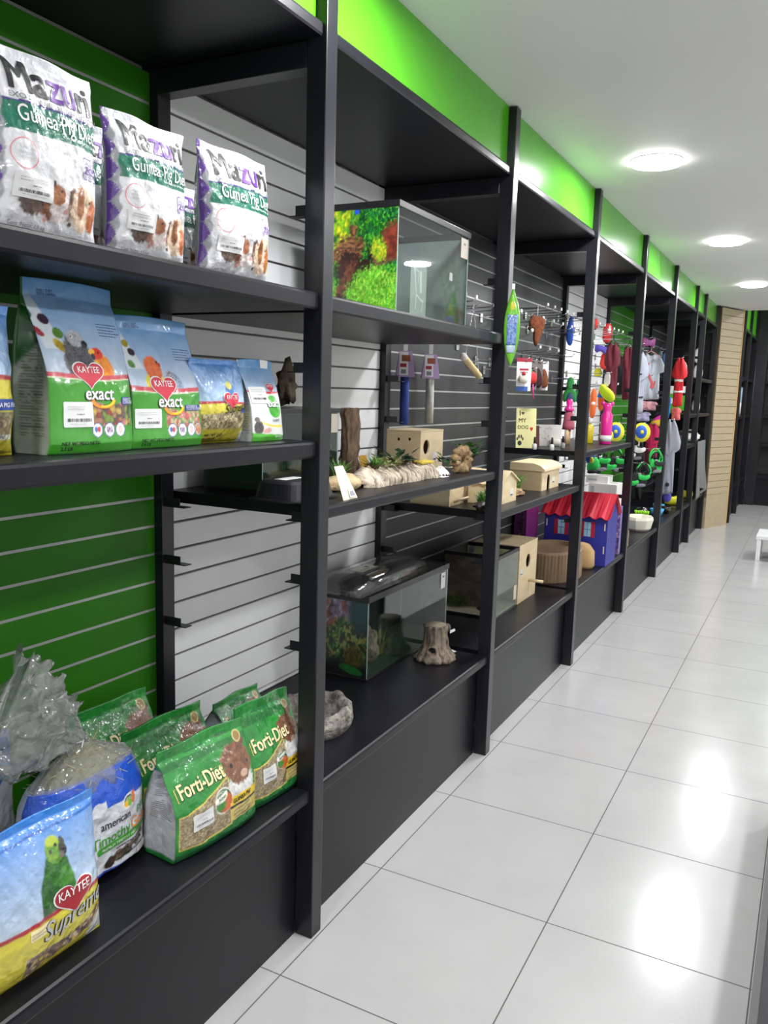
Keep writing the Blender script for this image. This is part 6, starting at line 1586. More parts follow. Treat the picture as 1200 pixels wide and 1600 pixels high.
t_ = bottle('doll_toy', 'doll-like toy with hot pink cap and dusty pink dress behind the third upright', (-.30, 5.57, SC3), [(.10, 0, 0, .040, .040), (.13, 0, 0, .038, .038), (.20, 0, 0, .030, .030), (.225, 0, 0, .022, .022)], DPINK,
       [('cap', [(.206, 0, 0, .034, .034), (.225, 0, 0, .030, .030), (.24, 0, 0, .018, .018), (.265, 0, 0, .022, .022), (.285, 0, 0, .016, .016)], PINK, (0, 0, .0195)), ('leg', [(0, 0, 0, .013, .013), (.10, 0, 0, .015, .015)], cmat('tan_plastic', (206, 176, 140), .5), (.0, -.024, 0)), ('leg', [(0, 0, 0, .013, .013), (.10, 0, 0, .015, .015)], MATS['tan_plastic'], (.0, .024, 0))], cat='pet toy')
bottle('yellow_bottle', 'yellow bottle with a clear neck beside the big pink bottle', (-.22, 5.84, SC3), [(0, 0, 0, .026, .026), (.004, 0, 0, .030, .030), (.115, 0, 0, .030, .030), (.135, 0, 0, .016, .016)], cmat('yellow_liquid', (226, 206, 40), .25, coat=.6), [('cap', [(.1352, 0, 0, .015, .015), (.165, 0, 0, .013, .013)], cmat('clear_neck', (200, 196, 180), .3), (0, 0, 0))])
bottle('pink_bottle', 'big hot pink bottle with two round ears at the shelf end', (-.105, 5.845, SC3), [(0, 0, 0, .036, .036), (.004, 0, 0, .040, .040), (.20, 0, 0, .040, .040), (.225, 0, 0, .026, .026), (.235, 0, 0, .026, .026), (.262, 0, 0, .032, .032), (.285, 0, 0, .024, .024)], PINK,
       [('ear', [(0, 0, 0, .006, .006), (.008, 0, 0, .015, .015), (.020, 0, 0, .014, .014), (.027, 0, 0, .005, .005)], PINK, (-.028, -.012, .268)), ('ear', [(0, 0, 0, .006, .006), (.008, 0, 0, .015, .015), (.020, 0, 0, .014, .014), (.027, 0, 0, .005, .005)], PINK, (.028, .012, .268)),
        ('label', [(.02, 0, 0, .0405, .0405), (.062, 0, 0, .0405, .0405)], PAPER, (0, 0, 0)), ('round_emblem', [(.115, 0, 0, .010, .010), (.14, 0, 0, .016, .016), (.165, 0, 0, .010, .010)], I_BLACK, (.026, 0, 0))])
soft('toy_sandal', 'small blue and yellow toy shoe at the right end of the dog sign shelf', 'pet toy', (-.16, 6.13, SC3), [(-.05, 0), (.05, 0), (.05, .07), (.02, .085), (-.05, .06)], .04, cmat('yellow_toy', (220, 214, 50), .6), R0, extra=[('blue_patch', [(-.02, .01), (.03, .01), (.03, .07), (-.01, .06)], .02, cmat('blue_toy', (40, 90, 190), .6), .014)])

# ------------------------------------------------------------------ base of the fourth bay
CARD = mat('corrugated_cardboard', rgb(150, 124, 96), rough=.85, col2=rgb(120, 98, 76), vscale=120, stretch=(1, 1, .05))
t_ = thing('cardboard_scratcher', 'curved corrugated cardboard cat scratcher on the base, beside the nest box', 'cat scratcher', (-.275, 5.225, SBASE), 0)
n = 120; vs = []
for k in range(n):
    a = 2 * PI * k / n; q = 1 + .010 * (k % 2); c, s = math.cos(a), math.sin(a)
    for (r, z) in ((1 * q, 0), (1 * q, .175), (.97, .185), (.86, .185), (.80, .16), (.3, .13)): vs.append((c * .20 * r, s * .29 * r, z))
m_ = 6; fs = [(k * m_ + j, ((k + 1) % n) * m_ + j, ((k + 1) % n) * m_ + j + 1, k * m_ + j + 1) for k in range(n) for j in range(m_ - 1)] + [tuple(k * m_ + 5 for k in range(n)), tuple(k * m_ for k in range(n))[::-1]]
MB().geo(vs, fs, CARD, False).build('scratcher_body', t_)
t_ = thing('cardboard_bolster', 'tan cardboard end piece with rounded front between scratcher and house', 'cat scratcher', (-.16, 5.565, SBASE), 0)
MB().rows([(0, 0, 0, .085, .045), (.02, 0, 0, .10, .05), (.12, 0, 0, .095, .048), (.165, 0, 0, .06, .035), (.175, 0, 0, .03, .02)], cmat('tan_cardboard', (186, 152, 106), .8, var=.06, vscale=10), n=26, pw=2.6).build('body', t_)
t_ = thing('cardboard_house', 'cardboard cat house, red roof, blue walls, red-shuttered windows', 'cat house', (-.235, 5.68, SBASE), 0)
BLUEC = cmat('deep_blue_card', (40, 44, 140), .5); REDR = cmat('red_card_roof', (196, 36, 56), .5, var=.06, vscale=8)
MB().box(-.222, .222, 0, .006, 0, .345, BLUEC).build('front_wall', t_)
MB().box(-.222, .222, .30, .306, 0, .345, BLUEC).build('rear_wall', t_)
for x0 in (-.222, .216):
    mb = MB(); M = Matrix(((0, 0, 1, x0), (1, 0, 0, 0), (0, 1, 0, 0), (0, 0, 0, 1))); mb.prism([(.0065, 0), (.2995, 0), (.2995, .35), (.153, .475), (.0065, .35)], .006, BLUEC, M=M); mb.build('gable_wall', t_)
for s in (0, 1):
    vs = []; n = 25
    for k in range(n):
        x = -.245 + .49 * k / (n - 1); sc = .010 * math.sin(k * 1.6)
        a, b = (-.03, .345 + sc) , (.153, .490)
        vs += [(x, a[0], a[1] - .01), (x, b[0], b[1]), (x, a[0] - .002, a[1] - .004), (x, b[0], b[1] + .005)]
    if s: vs = [(v[0], .306 - v[1], v[2]) for v in vs]
    fs = []
    for k in range(n - 1):
        a, b = 4 * k, 4 * k + 4; fs += [(a, a + 1, b + 1, b), (a + 2, b + 2, b + 3, a + 3), (a, b, b + 2, a + 2), (a + 1, a + 3, b + 3, b + 1)]
    fs += [(0, 2, 3, 1), (4 * n - 4, 4 * n - 3, 4 * n - 1, 4 * n - 2)]
    MB().geo(vs, fs, REDR).build('roof_panel', t_)
WINB = cmat('pale_blue_print', (150, 196, 226), .5)
for x in (-.10, .085):
    mb = MB(); mb.box(x - .052, x - .024, -.002, -.0002, .195, .305, cmat('shutter_red', (160, 30, 50), .5)).box(x + .024, x + .052, -.002, -.0002, .195, .305, MATS['shutter_red']); mb.build('shutter', t_)
    mb = MB(); mb.box(x - .0235, x + .0235, -.002, -.0002, .20, .30, WINB)
    for q in (-.001,): mb.box(x - .001, x + .001, -.003, -.0021, .20, .30, I_NAVY).box(x - .0235, x + .0235, -.003, -.0021, .248, .251, I_NAVY)
    mb.build('window_print', t_)
mb = MB()
for x in (-.205, .205):
    for z in (.09, .25): mb.box(x - .004, x + .004, -.004, -.0002, z, z + .05, cmat('tab_card', (206, 190, 170), .6))
mb.build('joining_tab', t_)
t_ = thing('cat_scratcher_box', 'tall purple carton reading Cat Scratcher behind the cardboard scratcher', 'box', (-.575, 5.36, SBASE), 0)
MB().box(0, .085, 0, .27, 0, .47, cmat('purple_carton', (120, 36, 110), .4, var=.1, vscale=6)).box(0.001, .084, -.0006, -.0001, .001, .469, cmat('dark_purple_carton', (84, 24, 84), .4)).build('carton', t_)
vs_, fs_ = text2d('Cat Scratcher', .062, .01)
MB().geo([(.055 - b - .0, -.0025, a + .03) for a, b in vs_], [f[::-1] for f in fs_], PAPER, M=Matrix.Translation((.01, 0, 0))).build('lettering', t_)
BX = lambda name, label, x0, x1, y0, y1, z0, z1, m, cat='box': setp(MB().box(-(x1 - x0) / 2, (x1 - x0) / 2, -(y1 - y0) / 2, (y1 - y0) / 2, 0, z1 - z0, m, bev=.002).build(name, loc=((x0 + x1) / 2, (y0 + y1) / 2, z0)), label, cat)
BX('carton', 'small tan carton in front of the white boxes, right of the blue house', -.12, -.04, 6.39, 6.60, SBASE, .60, cmat('tan_cardboard', (186, 152, 106)))
def art_toybox(a, U, V, asp):
    foliage(a, np.ones_like(a.x), [rgb(150, 110, 160), rgb(90, 80, 150), rgb(200, 160, 190), rgb(70, 60, 110)], 9, 4)
t_ = thing('toy_carton', 'slim purple and blue printed carton squeezed beside the cardboard house', 'box', (-.10, 6.235, SBASE), 0)
MB().box(-.065, .065, -.03, .03, 0, .36, cmat('lilac_carton', (130, 120, 180), .5)).build('carton', t_)
printed('print', t_, (-.064, -.0312, .001), (1, 0, 0), (0, 0, 1), .128, .358, art_toybox, res=.01)

# ------------------------------------------------------------------ fifth bay: boxes, bowl, clothes, toys
def wbox(name, label, x0, x1, y0, y1, z0, z1, m, stripes):
    t_ = thing(name, label, 'box', ((x0 + x1) / 2, (y0 + y1) / 2, z0), 0); a, b, h = (x1 - x0) / 2, (y1 - y0) / 2, z1 - z0
    MB().box(-a, a, -b, b, 0, h, m, bev=.002).build('carton', t_)
    mb = MB()
    for (u0, u1, v0, v1, mm) in stripes: mb.box(-a + 2 * a * u0, -a + 2 * a * u1, -b - .0008, -b - .0001, h * v0, h * v1, mm)
    mb.build('printing', t_); return t_
LIL = cmat('lilac_blue_carton', (140, 150, 206), .5)
wbox('blue_carton', 'pale blue carton at the bottom of the box stack on the base', -.42, -.19, 6.80, 7.05, SBASE, .72, LIL, [(.1, .9, .55, .8, WC), (.6, .9, .15, .4, cmat('blue_card', (60, 100, 180), .4))])
wbox('white_carton', 'white carton with grey print stacked on the pale blue carton', -.43, -.20, 6.80, 7.03, .7205, .93, cmat('white_carton', (224, 220, 216), .6), [(.08, .20, .1, .9, I_LGREY), (.3, .8, .2, .26, I_LGREY), (.3, .7, .4, .45, I_LGREY)])
wbox('white_carton', 'flat white carton lying on top of the box stack', -.46, -.28, 6.82, 7.0, .9305, .99, cmat('white_carton'), [(.1, .5, .3, .6, I_LGREY)])
t_ = thing('pet_bowl', 'cream octagonal pet bowl with lime green bristle mat behind it on the base', 'pet bowl', (-.13, 7.50, SBASE), 0)
MB().rows([(0, 0, 0, .085, .10), (.02, 0, 0, .105, .125), (.10, 0, 0, .125, .155), (.125, 0, 0, .12, .15), (.12, 0, 0, .11, .14), (.06, 0, 0, .09, .11)], cmat('cream_plastic', (226, 222, 206), .4), n=8, smooth=False).build('bowl', t_)
t_ = thing('bristle_mat', 'lime green bristly mat standing behind the cream bowl', 'pet toy', (-.16, 7.80, SBASE), 0)
mb = MB(); mb.box(-.05, .05, -.01, .01, 0, .10, cmat('lime_plastic', (160, 226, 30), .5)); rr = random.Random(2)
mb.build('mat_base', t_); mb = MB()
for k in range(60): x = rr.uniform(-.06, .06); mb.tube([(x, rr.uniform(-.012, .012), .098), (x + rr.uniform(-.01, .01), rr.uniform(-.02, .02), .135)], [.006, .003], MATS['lime_plastic'], n=5)
o = mb.build('bristles', t_); o['kind'] = 'stuff'
t_ = thing('black_ball', 'shiny black ball with white marks on the base of the sixth bay', 'pet toy', (-.22, 8.10, SBASE), 0)
MB().ball((0, 0, .07), .07, mat('glossy_black', (.01, .01, .01), rough=.1, coat=1)).build('ball', t_); MB().box(.03, .05, -.055, -.045, .09, .12, WCLIP).build('mark', t_)
BLB = cmat('light_blue_plastic', (80, 170, 226), .4)
for (x, y, m, lab, rr_) in ((-.15, 8.55, BLB, 'light blue pet bowl on the base beyond the fourth upright', .07), (-.10, 8.80, mat('glossy_black'), 'small black pet cup beside the light blue bowl', .05), (-.20, 8.95, BLB, 'second light blue bowl farther back', .06)):
    o = MB().rows([(0, 0, 0, rr_ * .7, rr_ * .7), (.07, 0, 0, rr_, rr_), (.072, 0, 0, rr_ * .9, rr_ * .9), (.02, 0, 0, rr_ * .65, rr_ * .65)], m, n=24).build('pet_bowl'); o.location = (x, y, SBASE); setp(o, lab, 'pet bowl')
YT = cmat('yellow_toy', (220, 214, 50), .6)
for (x, y, lab) in ((-.15, 9.55, 'yellow bone-shaped toy left of the seventh upright'), (-.13, 10.35, 'yellow bone-shaped toy right of the seventh upright')):
    soft('bone_toy', lab, 'pet toy', (x, y, SBASE), [(-.09, 0), (.09, 0), (.10, .05), (.085, .11), (.05, .10), (0, .085), (-.05, .11), (-.085, .11), (-.10, .05)], .10, YT, R0)

def shirt(name, label, loc, w, h, th, m, rz=-1.35, extra=None, sleeve=.22, group=None, hanger=None, cat='pet clothes', taper=.0, ripple=None):
    """garment on a hanger: cut outline with neck, shoulders and short sleeves, falling in folds"""
    t_ = thing(name, label, cat, loc, rz, group); a = w / 2; s_ = a * sleeve * 1.6
    pts = [(-a * (.80 - taper), 0), (-a * .3, -h * .015), (a * .25, .0), (a * (.84 - taper), h * .01), (a * .80, h * .35), (a * .76, h * .66), (a * .95 + s_, h * .60), (a * 1.0 + s_, h * .70), (a * .82, h * .90), (a * .40, h * .985), (a * .22, h), (a * .12, h * .955), (-a * .12, h * .955), (-a * .22, h), (-a * .40, h * .985), (-a * .84, h * .90), (-a * 1.0 - s_, h * .68), (-a * .93 - s_, h * .60), (-a * .75, h * .66), (-a * .79, h * .35)]
    q = []
    for i in range(len(pts)):
        p0, p1 = pts[i], pts[(i + 1) % len(pts)]; k = max(1, int(math.hypot(p1[0] - p0[0], p1[1] - p0[1]) / .02))
        q += [(p0[0] + (p1[0] - p0[0]) * u / k, p0[1] + (p1[1] - p0[1]) * u / k) for u in range(k)]
    puff(MB(), smoothp(q, 1), th, m, cx=(0, h * .5), rip=th * .11).build('cloth', t_)
    if hanger is not None:
        mb = MB(); mb.tube([(0, -a * .8, h * .93), (0, 0, h + .025), (0, a * .8, h * .93)], .004, hanger, n=6); mb.tube([(0, 0, h + .025), (0, 0, h + .05), (0, .014, h + .062), (0, .02, h + .05)], .003, hanger, n=6); mb.build('hanger', t_)
    for e in (extra or []):
        nm, z0, z1, wf, m2, dth = e
        q = [(-a * .8 * wf, z0 * h), (0, z0 * h - .004), (a * .8 * wf, z0 * h), (a * .8 * wf, z1 * h), (0, z1 * h - .004), (-a * .8 * wf, z1 * h)]
        puff(MB(), q, th * dth * 1.05, m2).build(nm, t_)
    return t_
DRED = cmat('dark_red_tweed', (112, 26, 44), .9, col2=rgb(70, 18, 30), vscale=130); BLK = cmat('black_fabric', (24, 24, 26), .9); GRY = cmat('grey_knit', (158, 162, 176), .9, var=.06, vscale=40)
shirt('pet_coat', 'dark red tweed pet coat hanging nearest in the fifth bay', (-.335, 6.93, 1.60), .12, .48, .07, DRED, hanger=BLK, taper=.1, sleeve=.05)
shirt('pet_coat', 'dark red tweed pet coat hanging behind the nearest one', (-.235, 7.08, 1.62), .10, .44, .07, DRED, hanger=BLK, taper=.1, sleeve=.05)
shirt('pet_coat', 'black pet coat hanging left of the dark red coats', (-.36, 7.42, 1.66), .10, .34, .06, BLK, taper=.2)
shirt('pet_shirt', 'light grey striped pet shirt with black bands left of the fourth upright', (-.185, 7.32, 1.50), .115, .53, .07, GRY, hanger=BLK, extra=[('band', .62, .655, .96, BLK, 1.15), ('band', .26, .285, .98, BLK, 1.2)])
shirt('pet_shirt', 'narrow dark blue pet shirt behind the grey striped one', (-.25, 7.45, 1.62), .10, .30, .06, cmat('navy_cloth', (24, 60, 110), .9))
t_ = shirt('pet_shirt', 'pale grey pet hoodie with coral print on a pink hanger', (-.225, 8.02, 1.625), .23, .42, .10, cmat('pale_grey_jersey', (188, 194, 204), .9, var=.04, vscale=20), hanger=cmat('pink_hanger', (226, 150, 160), .5), sleeve=.12)
mb = MB(); CORAL = cmat('coral_print', (214, 90, 96), .8)
for (y0, z0, y1, z1, w_) in ((-.05, .31, -.01, .33, .012), (-.045, .32, -.02, .25, .014), (-.01, .23, .02, .16, .018), (.02, .16, .035, .12, .022), (.05, .17, .035, .11, .012), (.005, .12, .04, .105, .012)):
    d = Vector((0, y1 - y0, z1 - z0)); q = Vector((0, -d.z, d.y)).normalized() * w_ / 2
    mb.geo([(.058, y0 - q.y, z0 - q.z), (.058, y0 + q.y, z0 + q.z), (.060, y1 + q.y, z1 + q.z), (.060, y1 - q.y, z1 - q.z)], [(0, 1, 2, 3)], CORAL)
mb.build('coral_print', t_)
shirt('pet_dress', 'pink ruffled pet skirt hanging below the pale grey hoodie', (-.235, 8.05, 1.525), .20, .085, .10, cmat('pink_ruffle', (206, 150, 160), .9), sleeve=0)
shirt('pet_dress', 'lilac pet dress hanging below the pink ruffle', (-.27, 8.08, 1.42), .15, .09, .08, cmat('lilac_cloth', (170, 166, 196), .9), sleeve=0)
soft('hair_bow', 'pink and purple bow hanging above the pale grey hoodie', 'pet accessory', (-.24, 7.95, 2.09), [(-.06, .0), (0, .03), (.05, .0), (.06, .10), (.01, .07), (-.06, .11)], .03, cmat('orchid_ribbon', (186, 90, 150), .5, col2=rgb(100, 50, 110), vscale=40), -1.3)
for (x, y, c, lab) in ((-.22, 8.45, (50, 80, 76), 'teal leash clip pack on a high hook of the sixth bay'), (-.22, 8.75, (60, 96, 150), 'blue collar pack on a high hook of the sixth bay')):
    soft('collar_pack', lab, 'pet accessory', (x, y, 1.99), [(-.02, 0), (.02, 0), (.025, .10), (-.025, .10)], .03, cmat('pack_%d' % c[0], c, .5), -1.3)
MAG = cmat('magenta_felt', (206, 50, 150), .8)
soft('toy_boot', 'magenta, blue and yellow felt toy boot under the grey hoodie', 'pet toy', (-.12, 8.30, 1.40), [(-.10, -.01), (.0, -.03), (.045, .0), (.05, .26), (-.01, .26), (-.02, .06), (-.09, .05)], .05, MAG, -1.3,
     extra=[('yellow_sole', [(-.12, -.02), (.04, -.04), (.045, .02), (.0, .06), (-.10, .03)], .06, cmat('amber_felt', (222, 180, 50), .8), .0), ('blue_strip', [(.035, .05), (.055, .05), (.06, .25), (.04, .25)], .06, cmat('blue_felt', (40, 110, 200), .8), 0)])
BLT = cmat('blue_toy', (40, 90, 190), .6)
for (x, y, z, lab) in ((-.10, 7.15, 1.27, 'round blue and yellow toy right of the fourth upright'), (-.28, 6.98, 1.27, 'round blue and yellow toy left of the fourth upright')):
    soft('round_toy', lab, 'pet toy', (x, y, z), [(.075 * math.cos(k_ * PI / 5), .08 + .085 * math.sin(k_ * PI / 5)) for k_ in range(10)], .05, YT, -1.3, extra=[('blue_centre', [(.05 * math.cos(k_ * PI / 4) - .005, .085 + .06 * math.sin(k_ * PI / 4)) for k_ in range(8)], .04, BLT, .018), ('yellow_dot', [(-.015, .07), (.015, .07), (.012, .10), (-.012, .10)], .02, YT, .036)])
soft('toy_shoe', 'neon yellow toy shoe on a white card hanging in front of the dark red coats', 'pet toy', (-.27, 6.52, 1.615), [(-.06, .09), (-.045, .03), (.02, -.02), (.065, -.01), (.06, .05), (0, .10), (-.04, .125)], .06, cmat('neon_yellow', (214, 240, 30), .6), -1.3, extra=[('white_card', [(-.03, .11), (.02, .10), (.02, .21), (-.02, .21)], .006, WC, -.01)])
GB = cmat('bright_green_fabric', (40, 190, 80), .7); DKG = cmat('charcoal_mesh', (38, 40, 42), .8); GMESH = cmat('grey_mesh', (120, 118, 124), .8, var=.2, vscale=60)
for i, (x, y, z, c1, c2, w_, lab) in enumerate(((-.36, 6.85, 1.04, DKG, GB, .14, 'black and green pet harness, leftmost of the hanging cluster'), (-.24, 6.92, 1.04, DKG, GB, .15, 'black and green pet harness beside the fourth upright, left side'), (-.13, 7.35, .88, DKG, GB, .16, 'black and green pet harness with grey mesh right of the fourth upright'),
                                              (-.06, 7.72, .98, GB, DKG, .13, 'mostly green pet harness touching the fifth upright'), (-.16, 7.25, 1.12, DKG, WC, .14, 'black harness with white chain pattern on top of the cluster'))):
    t_ = thing('pet_harness', lab, 'pet harness', (x, y, z), -1.3); rr = random.Random(i + 3)
    puff(MB(), smoothp([(-w_ * .42, .05), (-w_ * .15, -.03), (w_ * .1, .01), (w_ * .38, -.02), (w_ * .45, .07), (w_ * .2, .12), (-.0, .09), (-w_ * .3, .13)], 1), .05, c1, rip=.006).build('chest_vest', t_)
    for q in range(2):
        o = puff(MB(), smoothp([(-.05, 0), (.0, -.012), (.05, .01), (.045, .045), (0, .03), (-.045, .05)], 1), .03, c2, rip=.003).build('green_panel' if c2 is GB else 'panel', t_); o.location = (.028, (-.3 + .55 * q) * w_, .01 + .05 * q)
    o = puff(MB(), smoothp([(-.04, 0), (.04, .008), (.035, .035), (-.035, .03)], 1), .02, GMESH).build('mesh_panel', t_); o.location = (.034, w_ * .1, -.01)
    for q in range(3):
        a, b, cy, cz = rr.uniform(.035, .06), rr.uniform(.05, .075), rr.uniform(-.04, .04), .115 + .012 * q
        MB().tube([(.012 * math.sin(3 * t), cy + a * math.cos(t), cz + b * math.sin(t)) for t in [k_ * PI / 10 for k_ in range(21)]], .0075, (c1, c2, c1)[q], n=6).build('strap', t_)
    MB().box(.02, .032, -.012, .012, .09, .115, CHROME, bev=.002).build('buckle', t_)
soft('toy_pack', 'green and black toy hanging under the dog sign shelf end', 'pet toy', (-.36, 6.62, 1.03), [(-.05, 0), (.04, .02), (.05, .10), (.0, .14), (-.05, .09)], .05, GB, -1.3, extra=[('black_rim', [(-.05, -.01), (.04, .0), (.03, .03), (-.04, .03)], .055, DKG, 0)])
soft('toy_sandal', 'blue and yellow toy hanging below the dog sign shelf', 'pet toy', (-.36, 6.48, 1.12), [(-.03, 0), (.03, .0), (.05, .10), (.0, .16), (-.05, .10)], .04, BLT, -1.3, extra=[('yellow_patch', [(0, 0), (.035, .0), (.03, .05), (0, .05)], .03, YT, .012)])
shirt('pet_dress', 'crimson pet dress with brown skirt hanging right of the harness cluster', (-.20, 8.25, .98), .14, .42, .10, cmat('crimson_cloth', (190, 30, 84), .85), taper=.0, extra=[('brown_skirt', .02, .42, .96, cmat('maroon_cloth', (84, 26, 40), .9), 1.2)])
shirt('pet_shirt', 'dark pet shirts hanging low behind the black ball', (-.42, 8.6, .60), .22, .55, .12, BLK)
# sixth bay and beyond
shirt('pet_coat', 'red pet coat with white chevron trim right of the fifth upright', (-.10, 8.98, 1.56), .115, .50, .07, cmat('santa_red', (206, 34, 44), .85), taper=.0, extra=[('white_trim', .50, .57, .98, WC, 1.2), ('white_trim', .28, .33, 1.0, WC, 1.2)])
shirt('pet_coat', 'coral pet coat hanging below the red one', (-.11, 9.02, 1.42), .11, .13, .07, cmat('coral_cloth', (216, 100, 100), .85), sleeve=0)
t_ = shirt('pet_shirt', 'long grey pet hoodie with a dark round patch, right of the fifth upright', (-.10, 8.72, .68), .14, .76, .10, cmat('mid_grey_jersey', (150, 152, 164), .9), taper=-.05, sleeve=.3)
MB().rows([(0, 0, 0, .02, .02), (.004, 0, 0, .02, .02)], DKG, n=18, M=Matrix.Translation((.058, .0, .10)) @ Matrix.Rotation(PI / 2, 4, 'Y')).build('round_patch', t_)
soft('purple_pouch', 'purple pouch hanging under the long grey hoodie', 'pet accessory', (-.10, 8.80, .60), [(-.04, 0), (.03, -.02), (.05, .06), (.0, .10), (-.05, .08)], .05, cmat('violet_fabric', (80, 70, 170), .7), -1.3)
wbox('green_carton', 'green and white carton on the upper shelf right of the fifth upright', -.30, -.12, 9.75, 9.98, 1.4805, 1.78, cmat('green_carton', (76, 176, 50), .5), [(0, 1, .72, 1, WC), (.1, .5, .35, .55, WC)])
wbox('grey_carton', 'grey carton on the lower shelf below the green carton', -.36, -.08, 9.45, 9.72, 1.1505, 1.27, cmat('grey_carton', (120, 122, 122), .6), [])
WHT = cmat('white_cloth', (206, 206, 202), .9)
o = MB().geo(*lump(WHT, (.12, .36, .085), 6, amp=.5, flat=.4), WHT, True).build('folded_cloth'); o.location = (-.16, 10.5, 1.1505); setp(o, 'crumpled white cloth on the lower shelf near the wooden column', 'cloth')
BLANK = mat('grey_woven_blanket', rgb(112, 112, 110), rough=.95, var=.15, vscale=70, bump=.5, bscale=200)
vs = []; ny, nz = 50, 24
for j in range(nz):
    for i in range(ny):
        u, v = i / (ny - 1), j / (nz - 1); y = 10.05 + .80 * u * (1 - .15 * math.sin(v * PI)); x = -.005 + .03 * math.sin(u * 15 + v) * (1 - v * .6) + .04 * (1 - v)
        vs.append((x, y, .50 + .10 * abs(math.sin(u * 4)) * (1 - v) + v * (.655 - .10 * abs(math.sin(u * 4)) * (1 - v) * 0)))
o_ = len(vs); vs += [(v[0] - .006, v[1], v[2]) for v in vs]
fs = [(j * ny + i, j * ny + i + 1, (j + 1) * ny + i + 1, (j + 1) * ny + i) for j in range(nz - 1) for i in range(ny - 1)]
fs += [tuple(k + o_ for k in f[::-1]) for f in fs]
o = MB().geo(vs, fs, BLANK, True).build('hanging_blanket'); setp(o, 'grey woven blanket draped down from the lower shelf near the column', 'blanket')
for (x, y, z, s, lab) in ((-.15, 10.75, 2.075, 1.2, 'white and black plush toy hanging highest near the seventh upright'), (-.15, 10.80, 1.8805, 1.2, 'white plush toy with black stripe hanging under the highest one'), (-.25, 10.15, 1.8805, 1.3, 'slim white pack hanging left of the plush toys'), (-.15, 10.85, 1.4805, 1.1, 'white round toy standing on the upper shelf')):
    soft('plush_toy', lab, 'pet toy', (x, y, z), [(-.04 * s, 0), (.04 * s, 0), (.05 * s, .08 * s), (.03 * s, .15 * s), (-.03 * s, .15 * s), (-.05 * s, .08 * s)], .05, WC, -1.3, extra=[('black_patch', [(-.02, .02), (.02, .02), (.01, .12), (-.01, .12)], .03, BLK, .016)])
# white-wall bay toys
OR = cmat('orange_rope', (226, 106, 50), .8)
TOYS = [('blue_fabric_toy', 'blue and white dangling toy high on the white slatwall', (-.50, 6.20, 2.02), BLT, [(-.02, 0), (.02, -.02), (.03, .08), (.02, .20), (-.01, .20), (-.03, .09)], []),
        ('rubber_toy', 'green figure-shaped rubber toy on the white slatwall, left one', (-.45, 6.12, 1.58), GREENT, [(-.05, 0), (0, .03), (.05, 0), (.05, .08), (.02, .11), (.03, .17), (0, .20), (-.03, .17), (-.02, .11), (-.05, .08)], [('blue_belly', [(-.03, 0), (.03, 0), (.02, .08), (-.02, .08)], .03, cmat('slate_blue', (60, 84, 120), .6), .02)]),
        ('rubber_toy', 'green figure-shaped rubber toy on the white slatwall, right one', (-.44, 6.36, 1.58), GREENT, [(-.05, 0), (0, .03), (.05, 0), (.05, .08), (.02, .11), (.03, .17), (0, .20), (-.03, .17), (-.02, .11), (-.05, .08)], [('blue_belly', [(-.03, 0), (.03, 0), (.02, .08), (-.02, .08)], .03, MATS['slate_blue'], .02)]),
        ('plush_toy', 'red plush toy high on the white slatwall', (-.46, 7.22, 2.10), REDT, [(-.04, 0), (.03, -.01), (.05, .08), (.03, .16), (-.03, .15)], [('white_face', [(-.0, .07), (.03, .06), (.03, .12), (0, .12)], .02, WC, .02)]),
        ('plush_toy', 'small red plush toy half behind the third upright', (-.50, 6.93, 2.18), REDT, [(-.03, 0), (.03, 0), (.03, .09), (-.03, .10)], []),
        ('bow_toy', 'purple bow toy under the high red plush toy', (-.47, 7.12, 2.00), cmat('violet_fabric', (80, 70, 170), .7), [(-.06, .0), (0, .02), (.06, -.04), (.06, .05), (0, .06), (-.06, .08)], []),
        ('plush_toy', 'orange red plush toy under the purple bow', (-.46, 7.18, 1.88), cmat('orange_red_plush', (224, 66, 50), .8), [(-.04, .0), (.02, -.02), (.05, .05), (.03, .13), (-.02, .14)], []),
        ('rope_toy', 'orange and white rope toy hanging low on the white slatwall', (-.45, 6.85, 1.46), OR, [(-.02, 0), (.02, 0), (.03, .12), (.02, .24), (-.02, .24), (-.03, .10)], [('white_knot', [(-.02, .10), (.02, .10), (.02, .14), (-.02, .14)], .06, WC, 0)]),
        ('rope_toy', 'orange and blue rope toy beside the first rope toy', (-.42, 7.00, 1.52), OR, [(-.02, 0), (.02, 0), (.03, .12), (.02, .22), (-.02, .22), (-.03, .10)], [('blue_knot', [(-.03, .10), (.03, .10), (.03, .15), (-.03, .15)], .06, BLT, 0)]),
        ('chick_toy', 'small yellow toy above the rope toys', (-.45, 6.95, 1.80), YT, [(-.03, 0), (.03, 0), (.035, .05), (0, .08), (-.035, .05)], [])]
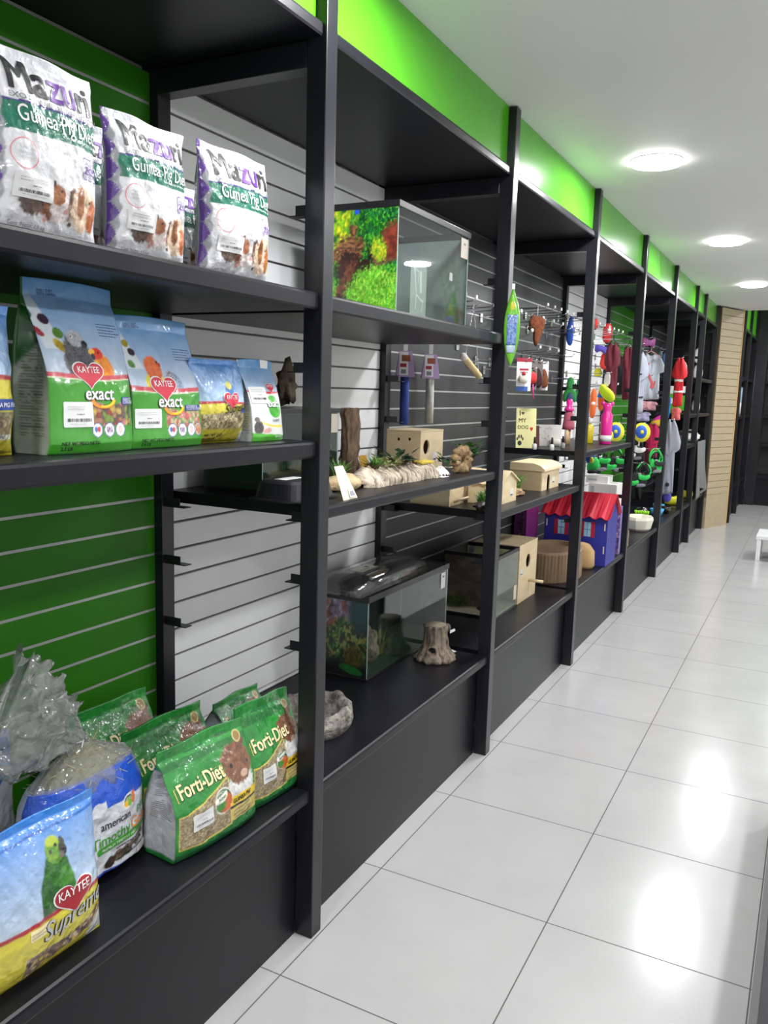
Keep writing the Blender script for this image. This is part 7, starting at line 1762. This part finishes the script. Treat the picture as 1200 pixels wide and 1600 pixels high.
for nm, lab, loc, m, pl, ex in TOYS: soft(nm, lab, 'pet toy', loc, pl, .05, m, -1.2, extra=ex)
# things on the far shelves
PB = cmat('pale_blue_cloth', (176, 206, 220), .8)
soft('cloth_pack', 'pale blue and white pack on the far shelf just right of the wooden column', 'pack', (.12, 13.4, 1.4305), [(-.09, 0), (.09, 0), (.10, .25), (.07, .42), (-.06, .40), (-.09, .2)], .10, PB, -1.4, extra=[('white_lower', [(-.08, .0), (.08, .0), (.085, .2), (-.08, .2)], .09, WC, .02)])

# wire arms that carry the hanging goods
def zrange(o):
    lo, hi = 9, -9
    M = Matrix.LocRotScale(o.location, o.rotation_euler, None)
    for c in o.children:
        if c.type != 'MESH': continue
        Mc = M @ Matrix.LocRotScale(c.location, c.rotation_euler, None)
        for v in c.bound_box:
            z = (Mc @ Vector(v)).z; lo = min(lo, z); hi = max(hi, z)
    return lo, hi
DEPTHS = [SBASE, SC3, 1.1505, 1.4805, 1.4305, 1.8805]
for o in list(COL.objects):
    if o.parent or o.type != 'EMPTY' or o.location.y < 3.4 or o.location.x > 0.02: continue
    if o.get('category') not in ('pet toy', 'pet clothes', 'pet accessory', 'pet harness', 'bird perch'): continue
    lo, hi = zrange(o)
    if any(abs(lo - d) < .012 for d in DEPTHS): continue
    z = hi - .008; L = o.location.x - WALLX - .004 + .03
    t_ = thing('slatwall_hook', 'chrome wire arm carrying hanging goods on the slatwall', 'hook', (WALLX + .004, o.location.y + .001, z - .004), 0, 'wire arms with goods hanging on them')
    MB().tube([(0, 0, 0), (L * .93, 0, .002), (L, 0, .014)], .0032, CHROME, n=6).box(-.002, .003, -.018, .018, -.03, .02, CHROME).build('rod', t_)
ARMS = [(o.location.y, o.location.z) for o in COL.objects if o.parent is None and o.get('group') == 'wire arms with goods hanging on them']
for y, z in HOOKS:
    if any(abs(y - a) < .045 and abs(z - b) < .05 for a, b in ARMS) or any(abs(y - p - .027) < .05 for p in PY): continue
    c = copy_tree(hk); c.location = (WALLX + .004, y, z)
